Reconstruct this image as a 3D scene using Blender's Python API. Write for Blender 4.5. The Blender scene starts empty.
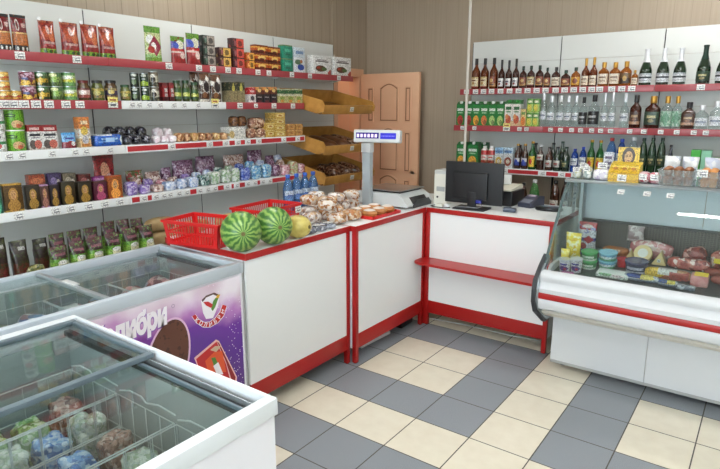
import bpy, bmesh, math, random
from mathutils import Vector, Matrix, noise

RND = random.Random(11)
SC = bpy.context.scene
COL = SC.collection
PI = math.pi

# ------------------------------------------------------------------ camera
F, CXP, CYP, CAMH = 562.2, 360.0, 234.5, 1.63
PITCH, YAW = math.radians(12.54), math.radians(36.16)
cam_data = bpy.data.cameras.new('camera')
cam_data.sensor_width = 36.0
cam_data.sensor_fit = 'HORIZONTAL'
cam_data.lens = F / 720.0 * 36.0
cam_data.clip_start = 0.02
cam = bpy.data.objects.new('camera', cam_data)
COL.objects.link(cam)
cam.location = (0, 0, CAMH)
cam.rotation_euler = (PI / 2 - PITCH, 0, YAW)
SC.camera = cam

# survey helpers: where a sight line meets a known plane of the room
_sY, _cY, _sT, _cT = math.sin(YAW), math.cos(YAW), math.sin(PITCH), math.cos(PITCH)
FW = Vector((-_sY * _cT, _cY * _cT, -_sT)); RT = Vector((_cY, _sY, 0)); UP = RT.cross(FW)


def ray(u, v):
    return FW * F + RT * (u - CXP) - UP * (v - CYP)


def yat(u, x, z):
    k = (u - CXP) / F; dz = z - CAMH
    return (-x * _cY - k * _cT * x * _sY - k * _sT * dz) / (_sY - k * _cT * _cY)


def xat(u, y, z):
    k = (u - CXP) / F; dz = z - CAMH
    return (k * (_cT * y * _cY - _sT * dz) - y * _sY) / (_cY + k * _cT * _sY)


def zx(u, v, x):
    d = ray(u, v); return CAMH + d.z * x / d.x


def zy(u, v, y):
    d = ray(u, v); return CAMH + d.z * y / d.y


def onz(u, v, z):
    d = ray(u, v); t = (z - CAMH) / d.z; return Vector((d.x * t, d.y * t, z))


def depth(x, y, z):
    return Vector((x, y, z - CAMH)).dot(FW)


# ------------------------------------------------------------------ materials
def lin(c):
    c /= 255.0
    return c / 12.92 if c <= 0.04045 else ((c + 0.055) / 1.055) ** 2.4


def rgb(t):
    return (lin(t[0]), lin(t[1]), lin(t[2]), 1.0)


class NT:
    def __init__(s, name):
        s.m = bpy.data.materials.new(name)
        s.m.use_nodes = True
        s.t = s.m.node_tree
        s.t.nodes.clear()
        s.out = s.n('ShaderNodeOutputMaterial')

    def n(s, typ, **kw):
        nd = s.t.nodes.new(typ)
        for k, v in kw.items():
            setattr(nd, k, v)
        return nd

    def l(s, a, b):
        s.t.links.new(a, b)

    def math(s, op, a, b=None):
        nd = s.n('ShaderNodeMath', operation=op)
        for i, v in enumerate((a, b)):
            if v is None:
                continue
            if isinstance(v, (int, float)):
                nd.inputs[i].default_value = v
            else:
                s.l(v, nd.inputs[i])
        return nd.outputs[0]

    def mix(s, fac, a, b):
        nd = s.n('ShaderNodeMix', data_type='RGBA')
        for sock, v in ((nd.inputs[0], fac), (nd.inputs[6], a), (nd.inputs[7], b)):
            if isinstance(v, (int, float, tuple)):
                sock.default_value = v
            else:
                s.l(v, sock)
        return nd.outputs[2]

    def bsdf(s, rough=.5, metal=0., coat=0., spec=.5, trans=0.):
        b = s.n('ShaderNodeBsdfPrincipled')
        b.inputs['Roughness'].default_value = rough
        b.inputs['Metallic'].default_value = metal
        b.inputs['Coat Weight'].default_value = coat
        b.inputs['Coat Roughness'].default_value = .12
        b.inputs['Specular IOR Level'].default_value = spec
        b.inputs['Transmission Weight'].default_value = trans
        s.l(b.outputs[0], s.out.inputs[0])
        s.b = b
        return b


_mc = {}


def M(name, c, rough=.5, metal=0., coat=0., spec=.5, grain=None, bump=None, trans=0.):
    """plain material, with optional colour grain (scale, second colour, share) and bump (scale, strength)"""
    if name in _mc:
        return _mc[name]
    t = NT(name)
    b = t.bsdf(rough, metal, coat, spec, trans)
    b.inputs['Base Color'].default_value = rgb(c)
    if grain or bump:
        tc = t.n('ShaderNodeTexCoord')
    if grain:
        nz = t.n('ShaderNodeTexNoise'); nz.inputs['Scale'].default_value = grain[0]; nz.inputs['Detail'].default_value = 3
        t.l(tc.outputs['Object'], nz.inputs['Vector'])
        cr = t.n('ShaderNodeValToRGB')
        cr.color_ramp.elements[0].position = .35; cr.color_ramp.elements[0].color = rgb(c)
        cr.color_ramp.elements[1].position = .7; cr.color_ramp.elements[1].color = rgb(grain[1])
        t.l(nz.outputs['Fac'], cr.inputs[0]); t.l(cr.outputs[0], b.inputs['Base Color'])
    if bump:
        nz = t.n('ShaderNodeTexNoise'); nz.inputs['Scale'].default_value = bump[0]; nz.inputs['Detail'].default_value = 4
        t.l(tc.outputs['Object'], nz.inputs['Vector'])
        bp = t.n('ShaderNodeBump'); bp.inputs['Strength'].default_value = bump[1]; bp.inputs['Distance'].default_value = .01
        t.l(nz.outputs['Fac'], bp.inputs['Height']); t.l(bp.outputs[0], b.inputs['Normal'])
    _mc[name] = t.m
    return t.m


def P(name, bands, blobs=(), speck=None, rough=.4, coat=.2, bump=None):
    """printed packaging: bands up the height, blobs (kind, cx, cz, rx, rz, colour) on the face, speck (scale, colour, threshold)"""
    if name in _mc:
        return _mc[name]
    t = NT(name)
    b = t.bsdf(rough, 0, coat)
    tc = t.n('ShaderNodeTexCoord')
    sp = t.n('ShaderNodeSeparateXYZ'); t.l(tc.outputs['Generated'], sp.inputs[0])
    if len(bands) > 1:
        cr = t.n('ShaderNodeValToRGB'); cr.color_ramp.interpolation = 'CONSTANT'
        el = cr.color_ramp.elements
        el[0].position = 0; el[0].color = rgb(bands[0][1])
        el[1].position = bands[1][0]; el[1].color = rgb(bands[1][1])
        for z, c in bands[2:]:
            e = el.new(z); e.color = rgb(c)
        t.l(sp.outputs[2], cr.inputs[0]); cur = cr.outputs[0]
    else:
        cur = rgb(bands[0][1])
    if speck:
        nz = t.n('ShaderNodeTexNoise'); nz.inputs['Scale'].default_value = speck[0]; nz.inputs['Detail'].default_value = 2
        t.l(tc.outputs['Object'], nz.inputs['Vector'])
        cur = t.mix(t.math('GREATER_THAN', nz.outputs['Fac'], speck[2]), cur, rgb(speck[1]))
    for kind, cx, cz, rx, rz, c in blobs:
        ax = t.math('ABSOLUTE', t.math('DIVIDE', t.math('SUBTRACT', sp.outputs[0], cx), rx))
        az = t.math('ABSOLUTE', t.math('DIVIDE', t.math('SUBTRACT', sp.outputs[2], cz), rz))
        if kind == 'e':
            d = t.math('ADD', t.math('MULTIPLY', ax, ax), t.math('MULTIPLY', az, az))
        elif kind == 'd':
            d = t.math('ADD', ax, az)
        else:
            d = t.math('MAXIMUM', ax, az)
        cur = t.mix(t.math('LESS_THAN', d, 1.0), cur, rgb(c))
    if name.endswith('_print') or name.endswith('label') or name.startswith(('choc', 'juice', 'sweets', 'tea', 'milk')):
        n2 = t.n('ShaderNodeTexNoise'); n2.inputs['Scale'].default_value = 150; n2.inputs['Detail'].default_value = 1
        t.l(tc.outputs['Object'], n2.inputs['Vector'])
        dkn = t.n('ShaderNodeMix', data_type='RGBA', blend_type='MULTIPLY'); dkn.inputs[0].default_value = 1.
        if isinstance(cur, tuple):
            dkn.inputs[6].default_value = cur
        else:
            t.l(cur, dkn.inputs[6])
        c2 = t.n('ShaderNodeValToRGB'); c2.color_ramp.elements[0].position = .38; c2.color_ramp.elements[0].color = (.42, .42, .42, 1); c2.color_ramp.elements[1].position = .56; c2.color_ramp.elements[1].color = (1, 1, 1, 1)
        t.l(n2.outputs['Fac'], c2.inputs[0]); t.l(c2.outputs[0], dkn.inputs[7]); cur = dkn.outputs[2]
    if isinstance(cur, tuple):
        b.inputs['Base Color'].default_value = cur
    else:
        t.l(cur, b.inputs['Base Color'])
    if bump:
        nz = t.n('ShaderNodeTexNoise'); nz.inputs['Scale'].default_value = bump[0]; nz.inputs['Detail'].default_value = 3
        t.l(tc.outputs['Object'], nz.inputs['Vector'])
        bp = t.n('ShaderNodeBump'); bp.inputs['Strength'].default_value = bump[1]; bp.inputs['Distance'].default_value = .01
        t.l(nz.outputs['Fac'], bp.inputs['Height']); t.l(bp.outputs[0], b.inputs['Normal'])
    _mc[name] = t.m
    return t.m


def V(name, cols, scale=60., rough=.25, coat=.5, bump=.5):
    """wrapped goods in a clear bag: cells of a few colours under a crinkled film"""
    if name in _mc:
        return _mc[name]
    if name.startswith(('candy', 'green_veg', 'blue_fish', 'pale_dump', 'brown_meat', 'yellow_green')):
        av = [sum(c[k] for c in cols) / len(cols) for k in range(3)]
        cols = [tuple(c[k] * .62 + av[k] * .38 for k in range(3)) for c in cols]
    t = NT(name)
    b = t.bsdf(rough, 0, coat)
    tc = t.n('ShaderNodeTexCoord')
    oi = t.n('ShaderNodeObjectInfo')
    mp = t.n('ShaderNodeVectorMath', operation='ADD')
    t.l(tc.outputs['Object'], mp.inputs[0]); t.l(oi.outputs['Random'], mp.inputs[1])
    scale *= 1.6
    vo = t.n('ShaderNodeTexVoronoi'); vo.inputs['Scale'].default_value = scale
    wn = t.n('ShaderNodeTexNoise'); wn.inputs['Scale'].default_value = scale * .9; wn.inputs['Detail'].default_value = 2
    t.l(mp.outputs[0], wn.inputs['Vector'])
    ws = t.n('ShaderNodeVectorMath', operation='SCALE'); ws.inputs['Scale'].default_value = 1.3 / scale
    t.l(wn.outputs['Color'], ws.inputs[0])
    wa = t.n('ShaderNodeVectorMath', operation='ADD'); t.l(mp.outputs[0], wa.inputs[0]); t.l(ws.outputs[0], wa.inputs[1])
    t.l(wa.outputs[0], vo.inputs['Vector'])
    sp = t.n('ShaderNodeSeparateColor'); t.l(vo.outputs['Color'], sp.inputs[0])
    cr = t.n('ShaderNodeValToRGB'); cr.color_ramp.interpolation = 'CONSTANT'
    el = cr.color_ramp.elements
    n = len(cols)
    el[0].position = 0; el[0].color = rgb(cols[0])
    el[1].position = 1.0 / n; el[1].color = rgb(cols[1])
    for i in range(2, n):
        e = el.new(i / n); e.color = rgb(cols[i])
    t.l(sp.outputs[0], cr.inputs[0]); t.l(cr.outputs[0], b.inputs['Base Color'])
    nz = t.n('ShaderNodeTexNoise'); nz.inputs['Scale'].default_value = scale * .8; nz.inputs['Detail'].default_value = 3
    t.l(mp.outputs[0], nz.inputs['Vector'])
    bp = t.n('ShaderNodeBump'); bp.inputs['Strength'].default_value = bump; bp.inputs['Distance'].default_value = .012
    t.l(nz.outputs['Fac'], bp.inputs['Height']); t.l(bp.outputs[0], b.inputs['Normal'])
    _mc[name] = t.m
    return t.m


def GL(name, tint, rough=.02, gloss=.08, body=0., bodycol=(255, 255, 255), fres=.35):
    """thin clear sheet: see-through with a surface reflection; body = share of scattering colour"""
    if name in _mc:
        return _mc[name]
    t = NT(name)
    tr = t.n('ShaderNodeBsdfTransparent'); tr.inputs[0].default_value = rgb(tint)
    gl = t.n('ShaderNodeBsdfGlossy'); gl.inputs['Roughness'].default_value = rough
    gl.inputs[0].default_value = (1, 1, 1, 1)
    lw = t.n('ShaderNodeLayerWeight'); lw.inputs[0].default_value = .2
    cur = tr.outputs[0]
    if body:
        di = t.n('ShaderNodeBsdfDiffuse'); di.inputs[0].default_value = rgb(bodycol)
        mx0 = t.n('ShaderNodeMixShader'); mx0.inputs[0].default_value = body
        t.l(cur, mx0.inputs[1]); t.l(di.outputs[0], mx0.inputs[2]); cur = mx0.outputs[0]
    mx = t.n('ShaderNodeMixShader')
    f = t.math('ADD', t.math('MULTIPLY', lw.outputs['Fresnel'], fres), gloss * .5)
    t.l(f, mx.inputs[0]); t.l(cur, mx.inputs[1]); t.l(gl.outputs[0], mx.inputs[2])
    t.l(mx.outputs[0], t.out.inputs[0])
    _mc[name] = t.m
    return t.m


def EM(name, c, s):
    if name in _mc:
        return _mc[name]
    t = NT(name)
    e = t.n('ShaderNodeEmission'); e.inputs[0].default_value = rgb(c); e.inputs[1].default_value = s
    t.l(e.outputs[0], t.out.inputs[0])
    _mc[name] = t.m
    return t.m


# ------------------------------------------------------------------ mesh builder
class B:
    def __init__(s):
        s.bm = bmesh.new(); s.mats = []

    def mi(s, m):
        if m not in s.mats:
            s.mats.append(m)
        return s.mats.index(m)

    def face(s, vs, m):
        try:
            f = s.bm.faces.new(vs); f.material_index = s.mi(m); return f
        except ValueError:
            return None

    def box(s, x0, x1, y0, y1, z0, z1, m, bev=0., mat4=None):
        n0 = len(s.bm.verts)
        P8 = [(x0, y0, z0), (x1, y0, z0), (x1, y1, z0), (x0, y1, z0), (x0, y0, z1), (x1, y0, z1), (x1, y1, z1), (x0, y1, z1)]
        v = [s.bm.verts.new(mat4 @ Vector(p) if mat4 else p) for p in P8]
        fs = [s.face([v[i] for i in q], m) for q in ((0, 3, 2, 1), (4, 5, 6, 7), (0, 1, 5, 4), (1, 2, 6, 5), (2, 3, 7, 6), (3, 0, 4, 7))]
        if bev:
            es = list({e for f in fs for e in f.edges})
            r = bmesh.ops.bevel(s.bm, geom=es, offset=bev, segments=2, affect='EDGES', profile=.6)
            for f in r['faces']:
                f.material_index = s.mi(m)
        return s

    def prism(s, pts, axis, a, b, m):
        """polygon pts extruded along an axis; axis 'x': pts=(y,z), 'y': pts=(x,z), 'z': pts=(x,y)"""
        def mk(p, t):
            return {'x': (t, p[0], p[1]), 'y': (p[0], t, p[1]), 'z': (p[0], p[1], t)}[axis]
        A = [s.bm.verts.new(mk(p, a)) for p in pts]; Bv = [s.bm.verts.new(mk(p, b)) for p in pts]
        s.face(A, m); s.face(Bv[::-1], m)
        n = len(pts)
        for i in range(n):
            s.face([A[i], Bv[i], Bv[(i + 1) % n], A[(i + 1) % n]], m)
        return s

    def rings(s, rings, m, cap=True, closed=True):
        R = [[s.bm.verts.new(p) for p in r] for r in rings]
        for a, b in zip(R, R[1:]):
            n = len(a)
            for i in range(n if closed else n - 1):
                s.face([a[i], a[(i + 1) % n], b[(i + 1) % n], b[i]], m)
        if cap:
            s.face(R[0][::-1], m); s.face(R[-1], m)
        return s

    def lathe(s, prof, m, seg=18, sy=1., e=1., c=(0, 0, 0)):
        rr = []
        for r, z in prof:
            ring = []
            for i in range(seg):
                a = 2 * PI * i / seg
                ca, sa = math.cos(a), math.sin(a)
                px = math.copysign(abs(ca) ** e, ca); py = math.copysign(abs(sa) ** e, sa)
                ring.append((c[0] + r * px, c[1] + r * py * sy, c[2] + z))
            rr.append(ring)
        return s.rings(rr, m)

    def patch(s, r, z0, z1, half, m, sy=1., e=1., seg=10, th=.0008):
        rows = []
        for rad in (r, r + th):
            for z in (z0, z1):
                row = []
                for i in range(seg + 1):
                    a = -PI / 2 - half + 2 * half * i / seg
                    ca, sa = math.cos(a), math.sin(a)
                    px = math.copysign(abs(ca) ** e, ca); py = math.copysign(abs(sa) ** e, sa)
                    row.append(s.bm.verts.new((rad * px, rad * py * sy - (th if rad > r else 0), z)))
                rows.append(row)
        i0, i1, o0, o1 = rows
        for k in range(seg):
            s.face([o0[k], o0[k + 1], o1[k + 1], o1[k]], m)
            s.face([i0[k + 1], i0[k], i1[k], i1[k + 1]], m)
            s.face([o1[k], o1[k + 1], i1[k + 1], i1[k]], m)
            s.face([o0[k + 1], o0[k], i0[k], i0[k + 1]], m)
        s.face([o0[0], o1[0], i1[0], i0[0]], m); s.face([o0[seg], i0[seg], i1[seg], o1[seg]], m)
        return s

    def tube(s, pts, r, m, seg=6):
        pts = [Vector(p) for p in pts]
        rr = []
        for i, p in enumerate(pts):
            d = (pts[min(i + 1, len(pts) - 1)] - pts[max(i - 1, 0)]).normalized()
            a = d.orthogonal().normalized() if i == 0 else (rr_a - d * rr_a.dot(d)).normalized()
            rr_a = a
            b = d.cross(a)
            rr.append([p + (a * math.cos(2 * PI * k / seg) + b * math.sin(2 * PI * k / seg)) * r for k in range(seg)])
        return s.rings(rr, m)

    def lump(s, W, D, H, m, seed=0, e=.7, amp=.06, fq=18., nu=18, nv=10, c=(0, 0, 0)):
        """soft filled bag or bun resting on z=0"""
        rr = []
        for j in range(nv + 1):
            ph = -PI / 2 + PI * j / nv
            cp, sp = max(math.cos(ph), 1e-4) ** e, math.copysign(abs(math.sin(ph)) ** e, math.sin(ph))
            ring = []
            for i in range(nu):
                a = 2 * PI * i / nu
                ca, sa = math.cos(a), math.sin(a)
                p = Vector((W / 2 * cp * math.copysign(abs(ca) ** e, ca), D / 2 * cp * math.copysign(abs(sa) ** e, sa), H / 2 * sp))
                k = 1 - amp * (.5 + .5 * noise.noise(p * fq + Vector((seed * 3.1, seed * 1.7, seed))))*2
                p = p * k
                p.z = max(p.z, -H / 2 * .86)
                ring.append((c[0] + p.x, c[1] + p.y, c[2] + p.z + H / 2 * .86))
            rr.append(ring)
        return s.rings(rr, m)

    def pouch(s, W, D, H, m, seed=0, top=.1, kind='doy', amp=.05):
        """standing pouch: round foot, flat sealed head (doy) or pillow with two seals"""
        rr = []
        nv, nu = 12, 20
        for j in range(nv + 1):
            t = j / nv
            if kind == 'doy':
                d = D / 2 * max(0.02, (1 - (t / (1 - top * .5)) ** 2.2) if t < 1 - top * .5 else .02)
                d = min(d, D / 2 * .95)
                w = W / 2 * (1 - .05 * math.sin(PI * t))
            else:
                d = D / 2 * max(.03, math.sin(PI * min(max((t - .06) / .88, 0), 1)) ** .55)
                w = W / 2 * (.98 - .06 * math.sin(PI * t))
            ring = []
            for i in range(nu):
                a = 2 * PI * i / nu
                ca, sa = math.cos(a), math.sin(a)
                x = w * math.copysign(abs(ca) ** .7, ca); y = d * math.copysign(abs(sa) ** .9, sa)
                z = H * t
                y += amp * D * noise.noise(Vector((x * 25, z * 18, seed * 2.3))) * min(1, d / (D / 4))
                ring.append((x, y, z))
            rr.append(ring)
        return s.rings(rr, m)

    def mesh(s, name, smooth=35):
        bmesh.ops.recalc_face_normals(s.bm, faces=s.bm.faces)
        me = bpy.data.meshes.new(name)
        s.bm.to_mesh(me); s.bm.free()
        for m in s.mats:
            me.materials.append(m)
        if smooth:
            me.shade_smooth(); me.set_sharp_from_angle(angle=math.radians(smooth))
        return me


def O(name, me, parent=None, loc=(0, 0, 0), rot=(0, 0, 0)):
    o = bpy.data.objects.new(name, me)
    COL.objects.link(o)
    o.location = loc; o.rotation_euler = rot
    if parent:
        o.parent = parent
    return o


def tag(o, label, cat, group=None):
    n = len(label.split())
    assert 4 <= n <= 16, (n, label)
    o['label'] = label; o['category'] = cat
    if group:
        o['group'] = group
    return o


def thing(name, label, cat, loc=(0, 0, 0), rz=0., group=None):
    return tag(O(name, None, None, loc, (0, 0, rz)), label, cat, group)


def struct(name, me):
    o = O(name, me); o['kind'] = 'structure'; return o


def put(parts, name, label, cat, loc, rz=0., group=None, rot=None):
    """one individual of a kind: its own object and copies of its parts (mesh data shared between individuals)"""
    root = O(name, parts[0][1], None, loc, rot or (0, 0, rz))
    tag(root, label, cat, group)
    for nm, me in parts[1:]:
        O(nm, me, root)
    return root


ORD = ['first', 'second', 'third', 'fourth', 'fifth', 'sixth', 'seventh', 'eighth', 'ninth', 'tenth', 'eleventh', 'twelfth', 'thirteenth', 'fourteenth']
NUM = ['zero', 'one', 'two', 'three', 'four', 'five', 'six', 'seven', 'eight', 'nine', 'ten', 'eleven', 'twelve', 'thirteen', 'fourteen']


def pos(i, n):
    if n == 1:
        return 'only'
    if i == 0:
        return 'leftmost'
    if i == n - 1:
        return 'rightmost'
    if n == 3:
        return 'middle'
    return ORD[i] + ' from the left'


# common materials
WHITE = M('white_laminate', (236, 238, 238), .35, coat=.1)
WHITE_METAL = M('white_enamel', (228, 230, 230), .4)
PANEL = M('light_grey_enamel', (218, 220, 216), .45)
RED = M('red_laminate', (168, 20, 18), .38, coat=.08)
RAILRED = M('price_rail_red', (160, 60, 66), .35, coat=.25)  # red dulled towards pink, the rail's reflections put into its colour
RAILRED2 = M('price_rail_bright_red', (184, 44, 50), .35, coat=.3)
BLACK = M('black_plastic', (22, 22, 25), .35)
DARK = M('dark_grey_plastic', (52, 55, 58), .4)
STEEL = M('brushed_steel', (190, 196, 200), .28, 1.0)
ALU = M('grey_aluminium', (178, 186, 190), .35, .6)
TAGM = P('price_card_print', [(0, (244, 244, 240))], [('r', .5, .66, .34, .05, (170, 170, 180)), ('r', .55, .33, .28, .08, (110, 110, 125))], rough=.5)
YTAG = P('yellow_price_card_print', [(0, (240, 240, 232)), (.5, (246, 228, 130))], [('r', .5, .72, .34, .07, (150, 60, 40)), ('r', .5, .25, .28, .08, (60, 60, 75))], rough=.5)
CLEAR = GL('clear_plastic', (240, 244, 244), .08, .06, .06, (230, 235, 235))

# ------------------------------------------------------------------ room
XL, YB, XR, YF, ZC = -3.74, 5.25, 2.2, -2.4, 2.95


def plank_mat(name, axis):
    t = NT(name); b = t.bsdf(.55, 0, .05)
    g = t.n('ShaderNodeNewGeometry'); sp = t.n('ShaderNodeSeparateXYZ'); t.l(g.outputs['Position'], sp.inputs[0])
    a = sp.outputs[axis]
    fr = t.math('FRACT', t.math('DIVIDE', t.math('ADD', a, 20.03), .125))
    groove = t.math('LESS_THAN', fr, .035)
    mp = t.n('ShaderNodeVectorMath', operation='MULTIPLY'); t.l(g.outputs['Position'], mp.inputs[0]); mp.inputs[1].default_value = (60, 60, 1.2)
    nz = t.n('ShaderNodeTexNoise'); nz.inputs['Scale'].default_value = 1.; nz.inputs['Detail'].default_value = 4
    t.l(mp.outputs[0], nz.inputs['Vector'])
    base = t.mix(nz.outputs['Fac'], rgb((160, 143, 123)), rgb((180, 164, 144)))
    c = t.mix(t.math('MULTIPLY', groove, 1. * (.65 if axis else .22)), base, rgb((96, 82, 66)))
    t.l(c, b.inputs['Base Color'])
    bp = t.n('ShaderNodeBump'); bp.inputs['Strength'].default_value = .4; bp.inputs['Distance'].default_value = .004; bp.invert = True
    t.l(groove, bp.inputs['Height']); t.l(bp.outputs[0], b.inputs['Normal'])
    return t.m


WALL_Y = plank_mat('beige_wall_planks_side', 1)
WALL_X = plank_mat('beige_wall_planks_back', 0)
CEILM = M('white_ceiling_paint', (236, 236, 232), .8)
WALLP = M('pale_wall_paint', (236, 234, 230), .8)
SALMON = M('salmon_corridor_paint', (230, 194, 168), .7)

# left wall with the doorway near the corner
DY0, DY1, DZ = 4.70, 5.10, 1.985
b = B()
b.box(XL - .12, XL, YF, DY0, 0, ZC, WALL_Y).box(XL - .12, XL, DY1, YB + .1, 0, ZC, WALL_Y).box(XL - .12, XL, DY0, DY1, DZ, ZC, WALL_Y)
struct('wall_left', b.mesh('wall_left', 0))
struct('wall_back', B().box(XL, XR + .1, YB, YB + .1, 0, ZC, WALL_X).mesh('wall_back', 0))
struct('wall_right', B().box(XR, XR + .1, YF, YB, 0, ZC, WALLP).mesh('wall_right', 0))
b = B()
b.box(XL, -2.4, YF - .1, YF, 0, ZC, WALLP).box(1.4, XR + .1, YF - .1, YF, 0, ZC, WALLP)
b.box(-2.4, 1.4, YF - .1, YF, 0, .8, WALLP).box(-2.4, 1.4, YF - .1, YF, 2.5, ZC, WALLP)
struct('wall_front', b.mesh('wall_front', 0))
b = B()
for x in (-2.4, -1.15, .1, 1.34):
    b.box(x, x + .06, YF - .08, YF - .02, .8, 2.5, WHITE_METAL)
b.box(-2.4, 1.4, YF - .08, YF - .02, .8, .86, WHITE_METAL).box(-2.4, 1.4, YF - .08, YF - .02, 2.44, 2.5, WHITE_METAL)
w1 = struct('window_1', b.mesh('window_frame', 0))
O('window_pane', B().box(-2.35, 1.35, YF - .055, YF - .049, .85, 2.45, GL('window_glass', (235, 240, 242))).mesh('window_pane', 0), w1)
struct('ceiling', B().box(XL - .8, XR + .1, YF - .1, YB + .1, ZC, ZC + .1, CEILM).mesh('ceiling', 0))
b = B()   # short lit passage beyond the doorway
b.box(XL - .9, XL - .8, 4.1, YB + .1, 0, ZC, SALMON).box(XL - .8, XL - .121, 4.1, 4.2, 0, ZC, SALMON).box(XL - .8, XL - .121, YB, YB + .1, 0, ZC, SALMON)
struct('wall_passage', b.mesh('wall_passage', 0))

# floor tiles
GX0, GY0, GS = -2.005, 3.338, .3125
BEIGE = M('beige_floor_tile', (232, 225, 206), .32, coat=.15, grain=(14, (226, 218, 198), .5))
GREY = M('grey_floor_tile', (150, 156, 162), .38, coat=.1, grain=(300, (126, 132, 138), .5))
GROUT = M('tile_grout', (92, 88, 82), .85)
dark = set()
for i in (-1, 0, 1, 2, 4, 5, 6, 7):
    dark.add((i, 0)); dark.add((i, -3))
for j in (-1, -2):
    for i in (-1, 2, 4, 7):
        dark.add((i, j))
for i in (-1, 0, 1, 2, 5, 8):
    dark.add((i, -5))
for i in range(-7, -1):
    for j in range(-20, 7):
        if (i * 2 + j * 3) % 7 in (0, 1, 4):
            dark.add((i, j))
for i in range(-1, 15):
    for j in list(range(-20, -5)) + list(range(2, 8)):
        if (i * 3 + j) % 5 in (0, 2):
            dark.add((i, j))
b = B()
b.box(XL - .9, XR + .1, YF - .1, YB + .1, -.1, -.0015, GROUT)
g = .003
for i in range(-8, 15):
    for j in range(-20, 8):
        x0, x1, y0, y1 = GX0 + i * GS + g, GX0 + (i + 1) * GS - g, GY0 + j * GS + g, GY0 + (j + 1) * GS - g
        x0, x1, y0, y1 = max(x0, XL - .8), min(x1, XR), max(y0, YF), min(y1, YB)
        if x1 <= x0 or y1 <= y0:
            continue
        m = GREY if (i, j) in dark else BEIGE
        b.face([b.bm.verts.new(p) for p in ((x0, y0, 0), (x1, y0, 0), (x1, y1, 0), (x0, y1, 0))], m)
struct('floor', b.mesh('floor', 0))

# door: frame in the left wall and the open leaf
WOOD_D = M('salmon_veneer', (236, 188, 152), .4, coat=.1, grain=(3, (228, 176, 140), .4))
WOOD_SHADE = M('salmon_veneer_groove_shade', (158, 104, 74), .5)  # darker veneer colour, paints shade into the panel grooves
d1 = O('door_1', None, None, (0, 0, 0)); d1['kind'] = 'structure'
b = B()
b.box(XL - .125, XL + .015, DY0 - .07, DY0 + .012, 0, DZ + .07, WOOD_D, .004).box(XL - .125, XL + .012, DY1 - .012, DY1 - .0005, 0, DZ + .07, WOOD_D, .003).box(XL + .001, XL + .012, DY1, DY1 + .07, 0, DZ + .07, WOOD_D, .003)
b.box(XL - .125, XL + .015, DY0 + .013, DY1 - .013, DZ - .012, DZ + .07, WOOD_D, .004)
O('door_frame', b.mesh('door_frame'), d1)
LX0, LX1, LYF, LYB = -3.715, -2.985, 5.10, 5.14
leaf = O('door_leaf', B().box(LX0, LX1, LYF, LYB, .01, 2.0, WOOD_D, .004).mesh('door_leaf'), d1)


def arch_panel(x0, x1, z0, z1, rise, lowrise=0.):
    """raised moulding ring and field on the leaf face"""
    def outline(o):
        pts = [(x0 + o, z0 + o)]
        n = 8
        pts += [(x0 + o + (x1 - x0 - 2 * o) * k / n, z0 + o + lowrise * math.sin(PI * k / n)) for k in range(1, n)]
        pts += [(x1 - o, z0 + o), (x1 - o, z1 - o)]
        pts += [(x1 - o - (x1 - x0 - 2 * o) * k / n, z1 - o + rise * math.sin(PI * k / n)) for k in range(1, n)]
        pts += [(x0 + o, z1 - o)]
        return pts
    bb = B()
    for o0, o1, yo, m in ((0, .012, LYF - .007, WOOD_D), (.012, .023, LYF - .001, WOOD_SHADE)):
        A, Bp = outline(o0), outline(o1)
        n = len(A)
        va = [bb.bm.verts.new((p[0], yo, p[1])) for p in A]; vb = [bb.bm.verts.new((p[0], yo, p[1])) for p in Bp]
        vc = [bb.bm.verts.new((p[0], LYF, p[1])) for p in A]
        for k in range(n):
            bb.face([va[k], va[(k + 1) % n], vb[(k + 1) % n], vb[k]], m)
            bb.face([vc[k], vc[(k + 1) % n], va[(k + 1) % n], va[k]], m)
    f = outline(.028)
    bb.face([bb.bm.verts.new((p[0], LYF - .004, p[1])) for p in f], WOOD_D)
    return bb.mesh('door_panel')


wl = LX1 - LX0
cols = ((LX0 + .09, LX0 + .17, 0), (LX0 + .245, LX1 - .245, 1), (LX1 - .17, LX1 - .09, 0))
for (za, zb) in ((1.50, 1.86), (.98, 1.40), (.50, .90), (.12, .42)):
    for (xa, xb, ar) in cols:
        O('door_panel', arch_panel(xa, xb, za, zb, .045 if ar else 0, 0), d1)
b = B()
b.lathe([(0, 0), (.022, 0), (.022, .006), (.009, .008), (.009, .035), (0, .035)], STEEL, 12)
b.box(-.008, .10, -.007, .007, .028, .042, STEEL, .003)
me = b.mesh('door_handle')
h = O('door_handle', me, d1, (LX1 - .06, LYF, .98), (PI / 2, 0, PI)); h['label'] = 'steel lever handle'
h = O('door_handle', me, d1, (LX1 - .06, LYF - .001, 1.0), (PI / 2, 0, PI))
bpy.data.objects.remove(h)

# small thermostat-like socket high on the left wall
b = B(); b.box(XL, XL + .022, 4.60, 4.67, 2.10, 2.20, M('beige_plastic', (176, 160, 138), .5), .005)
sk = tag(O('wall_switch', b.mesh('wall_switch')), 'small beige switch box on the plank wall above the doorway corner', 'switch')
O('toggle', B().box(XL + .022, XL + .03, 4.62, 4.65, 2.13, 2.17, M('pale_plastic', (214, 206, 190), .4), .003).mesh('toggle'), sk)
b = B(); b.tube([(XL + .008, 4.635, 2.20), (XL + .008, 4.635, 2.5), (XL + .008, 4.635, ZC - .01)], .006, M('beige_plastic', (176, 160, 138)))
O('cable', b.mesh('cable'), sk)

# ------------------------------------------------------------------ shelving units
tag_me = B().box(-.026, .026, -.0015, 0, -.02, .02, TAGM).mesh('price_tag', 0)
tag_s = B().box(-.019, .019, -.0015, 0, -.016, .016, TAGM).mesh('price_tag_small', 0)
ytag_me = B().box(-.032, .032, -.0015, 0, -.03, .035, YTAG).mesh('price_tag_yellow', 0)


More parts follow.
